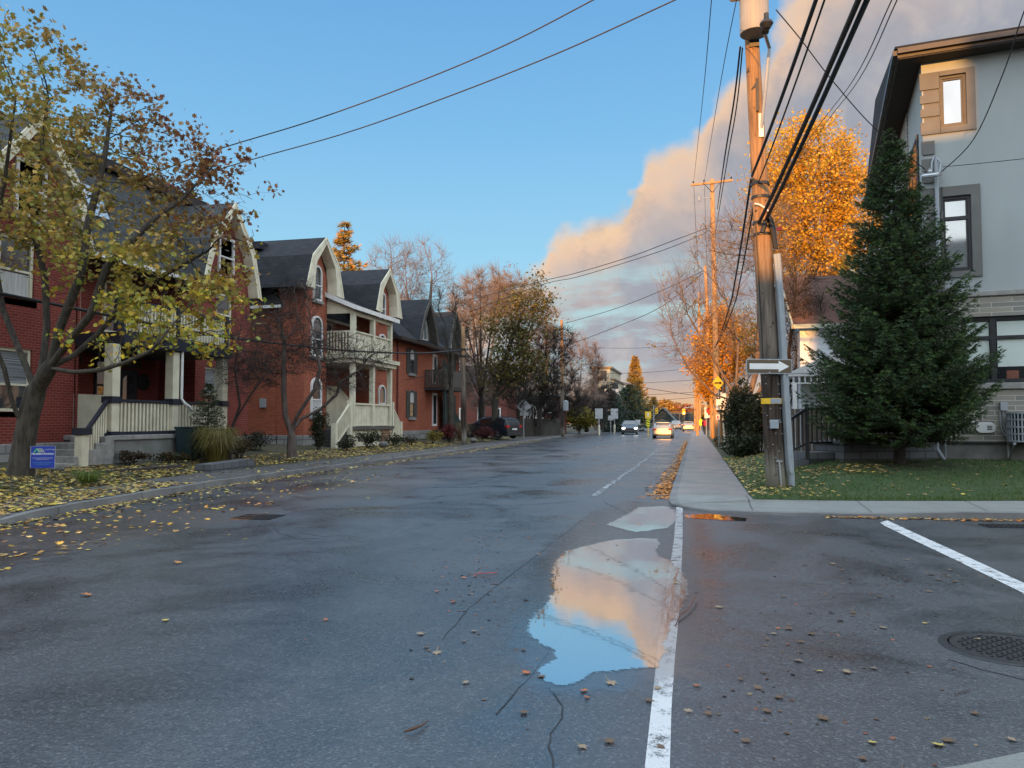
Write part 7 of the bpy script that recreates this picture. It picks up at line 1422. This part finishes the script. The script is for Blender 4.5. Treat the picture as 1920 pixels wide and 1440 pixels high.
d_=200; c=gd(1268,815,d_); z0=float(gd(1268,790,d_)[2]); z1=float(gd(1268,776,d_)[2]); t=thing('office_building','white framed building with blue glass right of the grey gabled hall','building',(c[0],c[1],0)); q=MB(); q.box(c[0]-2,c[0]+4,c[1],c[1]+9,0,z1+.4); q.build('wall',MT['greywood'],t)
for i in range(5): q=MB(); q.box(c[0]-1.6+1.3*i,c[0]-.6+1.3*i,c[1]-.06,c[1]-.003,z0,z1); q.build('window',MT['glass'],t)
# ---------------- unseen blocks behind the viewer, added and sized to cast the evening shade -------------
def block(lab,x0,x1,y0,y1,h,mat_,roof=True):
    t=thing('shade_block',lab,'house',((x0+x1)/2,y1,0)); q=MB(); q.box(x0,x1,y0,y1,0,h); q.build('wall',MT[mat_],t)
    q=MB(); q.box(x0-.2,x1+.2,y0-.2,y1+.2,h+.003,h+.3); q.build('roof',MT['shingle'],t); q=MB()
    for i in range(int((x1-x0)/3)):
        for z in np.arange(1.5,h-1.5,3): q.box(x0+1+3*i,x0+2.2+3*i,y1+.004,y1+.05,z,z+1.5)
    q.build('window',MT['glass'],t)
block('tall unseen shade-casting block behind the viewer at the left side of the street',-34,-17.3,-28,-10,15.6,'brick_orange'); block('narrow unseen shade-casting block behind the viewer beside the tall one',-17.1,-12.2,-16,-5,12.4,'brick_orange')
block('low unseen shade-casting block across the street behind the viewer',-11.4,-2.6,-46,-32,9.7,'brick_far'); block('tall unseen shade-casting block behind the viewer on the right',-2.3,1.3,-46,-31,14.6,'ledge'); block('taller unseen shade-casting block behind the viewer on the far right',1.5,30,-46,-31,16.8,'ledge')
# ---------------- ground litter, small things -------------
YEL=[(.5,.36,.05),(.56,.42,.09),(.4,.27,.05),(.6,.5,.18),(.32,.2,.05),(.45,.3,.06)]; TAN=[(.36,.24,.1),(.28,.17,.07),(.44,.31,.13),(.2,.11,.045)]; ORG=[(.55,.21,.03),(.48,.17,.03),(.58,.27,.05),(.38,.15,.035)]
def bankpts(n,y0,y1,d0,d1,w=None):
    y=rng.uniform(y0,y1,n); d=rng.uniform(d0,d1,n); x=np.array([kx(v) for v in y])-d; z=np.array([lz(a,b) if q>1.7 else (kh_(b)+.0 if q>0 else 0) for a,b,q in zip(x,y,d)]); return np.column_stack([x,y,z])
def kh_(y): return .13-.09*smooth((10.8-y)/2.2)+.0
P=np.vstack([bankpts(4200,8,18,1.8,5.2),bankpts(1700,8,15.5,.2,1.9),bankpts(900,17,34,1.9,3.4),bankpts(250,15,40,.2,1.8),bankpts(2600,18,42,1.9,4.2),bankpts(1200,33,60,1.9,4)]); 
scatter_leaves('fallen_leaves',P,rng.uniform(.04,.095,len(P)),YEL+TAN[:2],(-13,16,.2),.015,label='yellow fallen leaves over the left bank and pavement')
# gutter drift
n=1500; y=rng.uniform(8,60,n)**1.0; k=np.array([kx(v) for v in y]); P=np.column_stack([k+.05+np.abs(rng.normal(size=n))*.22,y,np.zeros(n)]); n2=900; y2=6.5+rng.random(n2)**1.6*15; k2_=np.array([kx(v) for v in y2]); P2=np.column_stack([k2_+rng.random(n2)**1.8*3.0,y2,np.zeros(n2)]); P=np.vstack([P,P2])
scatter_leaves('fallen_leaves',P,rng.uniform(.035,.08,len(P)),YEL+TAN,(-10.5,15,0),.012,label='fallen leaves drifted along the left kerb and gutter')
n=1500; y=17.5+rng.random(n)**1.3*40; P=np.column_stack([-.55-np.abs(rng.normal(size=n))*(.13+.09*np.exp(-((y-20)/7)**2)),y,np.zeros(n)+rng.random(n)*.05]); P=np.vstack([P,np.column_stack([-.52-np.abs(rng.normal(size=260))*.22,rng.uniform(15.6,19,260),np.zeros(260)])])
scatter_leaves('fallen_leaves',P,rng.uniform(.045,.09,len(P)),ORG,(-.7,25,0),.012,label='orange leaf drift against the right sidewalk kerb')
n=1500; x=1.0+rng.random(n)**1.2*1.6; y=rng.uniform(15.0,30,n); P=np.column_stack([x,y,[rz_(a,b) for a,b in zip(x,y)]]); n=260; x=rng.uniform(2.5,9.5,n); y=rng.uniform(15.6,20.5,n); P=np.vstack([P,np.column_stack([x,y,[rz_(a,b) for a,b in zip(x,y)]])]); n=260; x=rng.uniform(2.5,4.2,n); y=rng.uniform(18.3,19.6,n); P=np.vstack([P,np.column_stack([x,y,[rz_(a,b) for a,b in zip(x,y)]])])
scatter_leaves('fallen_leaves',P,rng.uniform(.035,.075,len(P)),TAN+YEL[:2],(2,18,.2),.03,label='dry leaves over the grass right of the sidewalk and around the fir')
n=420; x=2.0+rng.random(n)*5; y=np.interp(x,[.8,2.45,4.03,6,12],[13.36,13.38,13.49,13.75,14.6])-.03-np.abs(rng.normal(size=n))*.09; P=np.column_stack([x,y,np.zeros(n)])
scatter_leaves('fallen_leaves',P,rng.uniform(.035,.07,len(P)),TAN+ORG[:2],(4,13.4,0),.014,label='tan leaves drifted along the cross street kerb')
# lawn grass: short blades over the right lawn
n=26000; x=1.05+rng.random(n)**.9*10; yb_=np.array([y_back(v) for v in x]); y=yb_+rng.random(n)**1.5*7.0; bare=((x-FB_[0])**2/2.2+(y-FB_[1]+.5)**2/1.1)<1; keep=~bare|(rng.random(n)<.12); x=x[keep];y=y[keep]; n=len(x)
z=np.array([rz_(a,b) for a,b in zip(x,y)]); h=rng.uniform(.03,.075,n); a=rng.uniform(0,2*PI,n); w=.006; lx=rng.normal(size=n)*.02; ly=rng.normal(size=n)*.02
V=np.stack([np.column_stack([x-w*np.cos(a),y-w*np.sin(a),z-.01]),np.column_stack([x+w*np.cos(a),y+w*np.sin(a),z-.01]),np.column_stack([x+lx,y+ly,z+h])],1).reshape(-1,3)
o=np_mesh('grass',V,np.arange(3*n).reshape(-1,3),MT['leaf'],np.repeat(pick_cols([(.05,.11,.02),(.07,.14,.025),(.04,.09,.02),(.1,.14,.03)],n),3,0),None,(5,17,.3)); props(o,'short green lawn grass on the corner','grass',None,'stuff')
n=2600; P=bankpts(n,8,17,1.9,5.0); keep=rng.random(n)<(.25+.75*(np.abs(P[:,0]+13.1)<.5)); P=P[keep]; n=len(P); h=rng.uniform(.04,.12,n); a=rng.uniform(0,2*PI,n); V=np.stack([P-np.column_stack([.006*np.cos(a),.006*np.sin(a),0*a+.01]),P+np.column_stack([.006*np.cos(a),.006*np.sin(a),0*a-.01]),P+np.column_stack([rng.normal(size=n)*.03,rng.normal(size=n)*.03,h])],1).reshape(-1,3)
o=np_mesh('grass',V,np.arange(3*n).reshape(-1,3),MT['leaf'],np.repeat(pick_cols([(.07,.12,.025),(.1,.13,.03),(.05,.08,.02)],n),3,0),None,(-13,13,.2)); props(o,'thin grass between the leaves on the left bank','grass',None,'stuff')
# single leaves lying on the road: a few of each kind, then copied
def one_leaf(pal,size,curl,stem=True):
    n0=1; T=np.vstack([[[0,0,0]],STAR])*size; T[:,2]*=curl*.7; T[:,2]+=.004; m=MB(); m.col=pal; m.add(T.tolist(),[(0,1+i,1+(i+1)%12) for i in range(12)]); 
    if stem: m.add([(0,-.4*size,.006),(.006,-.4*size,.006),(.05*size+.004,-1.3*size,.012),(.05*size,-1.3*size,.012)],[(0,3,2,1)])
    return m
KINDS=[((.13,.08,.05),.058,.6,'flat brown wet leaf lying on the asphalt','brown leaves scattered on the road'),((.4,.12,.035),.05,2.6,'curled orange leaf lying on the asphalt','orange leaves scattered on the road'),((.27,.2,.13),.058,1.2,'pale tan leaf lying on the asphalt','tan leaves scattered on the road'),((.5,.38,.1),.055,1.6,'yellow leaf lying on the asphalt','yellow leaves scattered on the road')]
protos=[]
LP={0:[(1440,1335),(1400,1392),(1545,1350),(1780,1392),(1620,1425),(1440,1200),(1560,1150),(1575,1165),(1600,1155),(1500,1205),(1520,1190),(1480,1180),(1420,1292),(1390,1275),(1640,1055),(1600,1045),(1780,1082),(1760,1088),(1745,1078),(1770,1076),(1790,1092),(1600,1150),(1740,1110),(1690,1025),(1140,1392),(980,1338),(1015,1270),(980,1220),(800,1215),(1240,1402),(1215,1315),(1330,1340),(1460,1310),(1510,1060),(1580,1070),(1650,1120),(1830,1340),(1690,1450),(1470,1120),(1545,1040)],
 1:[(940,1006),(920,1006),(985,1125),(930,1095),(905,1010),(990,1010),(985,1264),(1305,1288),(1100,1310),(1096,1298),(1070,1035),(1110,985),(1440,960),(1400,970),(1200,985),(1420,1018),(610,1164),(1385,975),(820,1110),(890,1082),(1180,955),(1225,935),(1010,1040),(1460,1180),(850,1130),(870,1085),(900,1075)],
 2:[(1090,1402),(1290,1336),(1145,1282),(1235,1293),(875,1282),(820,1225),(1140,1050),(890,1185),(1270,1095),(1900,1390),(1835,1200),(1655,1178),(1590,1262),(1640,1255),(1450,1190),(1700,1050),(1560,1058),(1780,1070),(1800,1055),(790,1190),(1350,1140),(1495,1240)],
 3:[(430,1004),(460,1012),(220,1022),(260,1024),(520,985),(335,1056),(75,1015),(660,958),(690,935),(310,1165),(20,1045),(150,1030),(600,945),(560,958),(380,995),(500,962),(1735,1170),(1535,1260),(1635,1395),(1760,1400)]}
for k,(col_,sz,cu,lab,grp) in enumerate(KINDS):
    pr=None
    for j,(x,y) in enumerate(LP[k]):
        p=gz(x,y)
        if pr is None: o=one_leaf(col_,sz,cu).build('fallen_leaf',MT['dryleaf'],None,org=(0,0,0)); props(o,lab,'leaf',grp); pr=o
        else: o=pr.copy(); COL.objects.link(o)
        wet=.007; o.location=(p[0],p[1],wet); o.rotation_euler=(rng.normal()*.08,rng.normal()*.08,rng.uniform(0,2*PI)); s=rng.uniform(.6,1.05); o.scale=(s,s*rng.uniform(.6,1.0),s)
p=gz(165,1118); o=one_leaf((.5,.17,.05),.075,2.8).build('fallen_leaf',MT['dryleaf'],None,org=(0,0,0)); o.location=(p[0],p[1],.012); o.rotation_euler=(.2,.1,1.9); props(o,'large curled orange leaf alone on the dark left lane','leaf')
p=gz(333,1057); o=one_leaf((.45,.2,.06),.07,2.8).build('fallen_leaf',MT['dryleaf'],None,org=(0,0,0)); o.location=(p[0],p[1],.012); o.rotation_euler=(.1,.2,.6); props(o,'curled orange leaf on the left lane nearer the leafy kerb','leaf')
def twig(name,pts,r,col,lab,cat='twig'):
    q=MB(); q.tube([gz(x,y)+np.array([0,0,h]) for x,y,h in pts],r,5); o=q.build(name,M(name+'_bark',col,None,30,.7),None,org=tuple(gz(pts[0][0],pts[0][1]))); return props(o,lab,cat)
twig('twig',[(757,1377,.012),(775,1377,.03),(790,1368,.02),(803,1357,.015)],[.005,.009,.006,.003],(.1,.055,.035),'short brown twig lying on the road at bottom centre')
twig('twig',[(888,1078,.01),(905,1079,.02),(932,1075,.01)],.004,(.5,.06,.06),'thin red stem lying on the asphalt left of the puddle')
twig('twig',[(1266,1176,.01),(1275,1160,.03),(1290,1150,.03),(1303,1132,.05),(1306,1126,.03)],[.004,.007,.007,.006,.003],(.12,.05,.035),'brown stem with withered leaves at the right edge of the puddle')
twig('twig',[(1820,1295,.008),(1790,1305,.01)],.003,(.06,.04,.03),'thin dark twig below the manhole cover')
P=np.array([gz(x+random.gauss(0,7),y+random.gauss(0,8)) for x,y in ((1046,1052),(1046,1062),(1050,1072),(1042,1080),(1048,1045),(1053,1060))*9]); o=scatter_leaves('wet_seeds',P,rng.uniform(.008,.016,len(P)),[(.03,.025,.02),(.06,.045,.03)],tuple(P[0]),.006,label='dark seeds and leaf crumbs at the upper left puddle edge')
# rotted leaf crumbs pressed on the wet road
L=[]
for cx,cy,sx_,sy_,k in ((890,1070,55,35,130),(930,1010,40,10,60),(1500,1050,120,16,70),(1720,1090,80,14,90),(1520,1190,60,40,40),(1420,1300,50,30,20),(1240,1110,60,50,60),(900,1150,120,80,50),(1600,1300,200,80,40)): L+=[gz(random.gauss(cx,sx_),random.gauss(cy,sy_)) for _ in range(k)]
P=np.array(L); scatter_leaves('leaf_litter',P,rng.uniform(.008,.03,len(P)),[(.1,.045,.03),(.07,.045,.03),(.16,.1,.06),(.2,.08,.05)],tuple(P[0]),.004,label='small rotted leaf crumbs stuck to the wet road')
P=np.array([[FB_[0]+rng.normal()*.9,FB_[1]-.5+rng.normal()*.55,0] for _ in range(1500)]); P[:,2]=[rz_(a,b) for a,b in zip(P[:,0],P[:,1])]; scatter_leaves('leaf_litter',P,rng.uniform(.015,.045,len(P)),[(.09,.055,.03),(.06,.04,.025),(.13,.085,.045),(.05,.035,.02)],tuple(P[0]),.02,label='brown needle litter on the bare earth under the fir')
# manhole cover
c=gz(1893,1216); t=thing('manhole_cover','round iron manhole cover with chequered tread in the right lane','manhole cover',(c[0],c[1],0)); iron=M('wet_iron',(.035,.036,.038),(.02,.02,.021),25,.4,.3,metal=.3); r=.36
q=MB(); q.lathe([(r+.07,.002),(r+.06,.009),(r+.012,.009),(r+.01,.002)],(c[0],c[1],0),40); q.build('frame',iron,t); q=MB(); q.lathe([(0,.001),(r,.001),(r,.006),(r-.03,.006),(r-.04,.003),(0,.0031)][::-1],(c[0],c[1],0),40)
for i in range(-7,8):
    for j in range(-7,8):
        x,y=i*.046,j*.046
        if x*x+y*y<(r-.06)**2:
            a=.5 if (i+j)%2 else -.5; dx,dy=.017*math.cos(a+.8),.017*math.sin(a+.8); q.bar((c[0]+x-dx,c[1]+y-dy,.006),(c[0]+x+dx,c[1]+y+dy,.006),.012,.008)
q.build('lid',iron,t)
def grate(x,y,w,d,lab,rot):
    c=gz(x,y); t=thing('drain_grate',lab,'drain',(c[0],c[1],0),rot); cs,sn=math.cos(rot),math.sin(rot); W_=lambda a,b,z:(c[0]+a*cs-b*sn,c[1]+a*sn+b*cs,z)
    q=MB(); q.hexa([W_(-w,-d,.001),W_(w,-d,.001),W_(w,d,.001),W_(-w,d,.001),W_(-w,-d,.003),W_(w,-d,.003),W_(w,d,.003),W_(-w,d,.003)]); q.build('frame',MT['black'],t); q=MB()
    for i in range(11): u=-w+2*w*i/10; q.bar(W_(u,-d,.008),W_(u,d,.008),.02,.012)
    for j in range(4): v=-d+2*d*j/3; q.bar(W_(-w,v,.0085),W_(w,v,.0085),.02,.01)
    q.build('bars',iron,t)
grate(484,970,.32,.3,'iron drain grate in the left lane near the leafy kerb',.1); grate(1893,987,.35,.16,'iron drain grate by the kerb at the right edge',.12)
# bin, rocks, planks and garden edge on the left bank
c=col(356,-15.45); x,y=c[0],c[1]; t=thing('wheelie_bin','dark blue green wheeled bin half hidden beside the porch','bin',(x,y,.3)); q=MB(); q.hexa([(x-.24,y-.26,.36),(x+.24,y-.26,.36),(x+.24,y+.26,.36),(x-.24,y+.26,.36),(x-.3,y-.32,1.3),(x+.3,y-.32,1.3),(x+.3,y+.32,1.3),(x-.3,y+.32,1.3)]); BG=M('bin_plastic',(.02,.045,.055),None,5,.5); q.build('body',BG,t,bevel=.03); q=MB(); q.box(x-.32,x+.33,y-.34,y+.34,1.303,1.37); q.build('lid',BG,t,bevel=.02)
for sgn in (-1,1): q=MB(); q.lathe([(0,-.03),(.1,-.03),(.1,.03),(0,.03)],(x-.2,y+sgn*.28,.4),12,'y'); q.build('wheel',MT['tyre'],t)
c=gz(395,878,.26); d=gz(478,868,.28); q=MB(); q.hexa([(c[0]-.5,c[1],.1),(c[0],c[1],.1),(d[0],d[1],.1),(d[0]-.5,d[1],.1),(c[0]-.5,c[1],.36),(c[0],c[1],.36),(d[0],d[1],.4),(d[0]-.5,d[1],.4)]); o=q.build('garden_wall',MT['block'],None,org=(c[0],c[1],.2)); props(o,'low garden wall of small grey blocks in the leafy bank','wall')
for i,(x,y,r,lab) in enumerate(((108,885,.16,'small pale stone under the blue yard sign'),(457,838,.3,'grey boulder between the porch grass and orange house'),(720,838,.25,'light boulder at the corner of the cream porch'),(888,829,.22,'pale rounded stone at the edge of the left pavement'))):
    c=gz(x,y,.3) if x>50 else gd(x,y,17.0); q=MB(); q.blob((c[0],c[1],c[2]+r*.45),(r,r*.85,r*.7),9,6,.13); o=q.build('boulder',MT['rough_stone'],None,org=tuple(c),bevel=.03); props(o,lab,'stone')
c=gz(200,893,.25); q=MB(); 
for i in range(4): p=gz(140+i*50,893-i*4,.24); r_=gz(186+i*50,889-i*4,.24); q.bar((p[0],p[1],p[2]+.02),(r_[0],r_[1],r_[2]+.02),.12,.12)
o=q.build('garden_edging',MT['darkwood'],None,org=tuple(c)); props(o,'low row of dark edging timbers along the leafy bank','edging')
# cedar trunk stub of a light coloured street tree, planter post
bpy.context.view_layer.update()
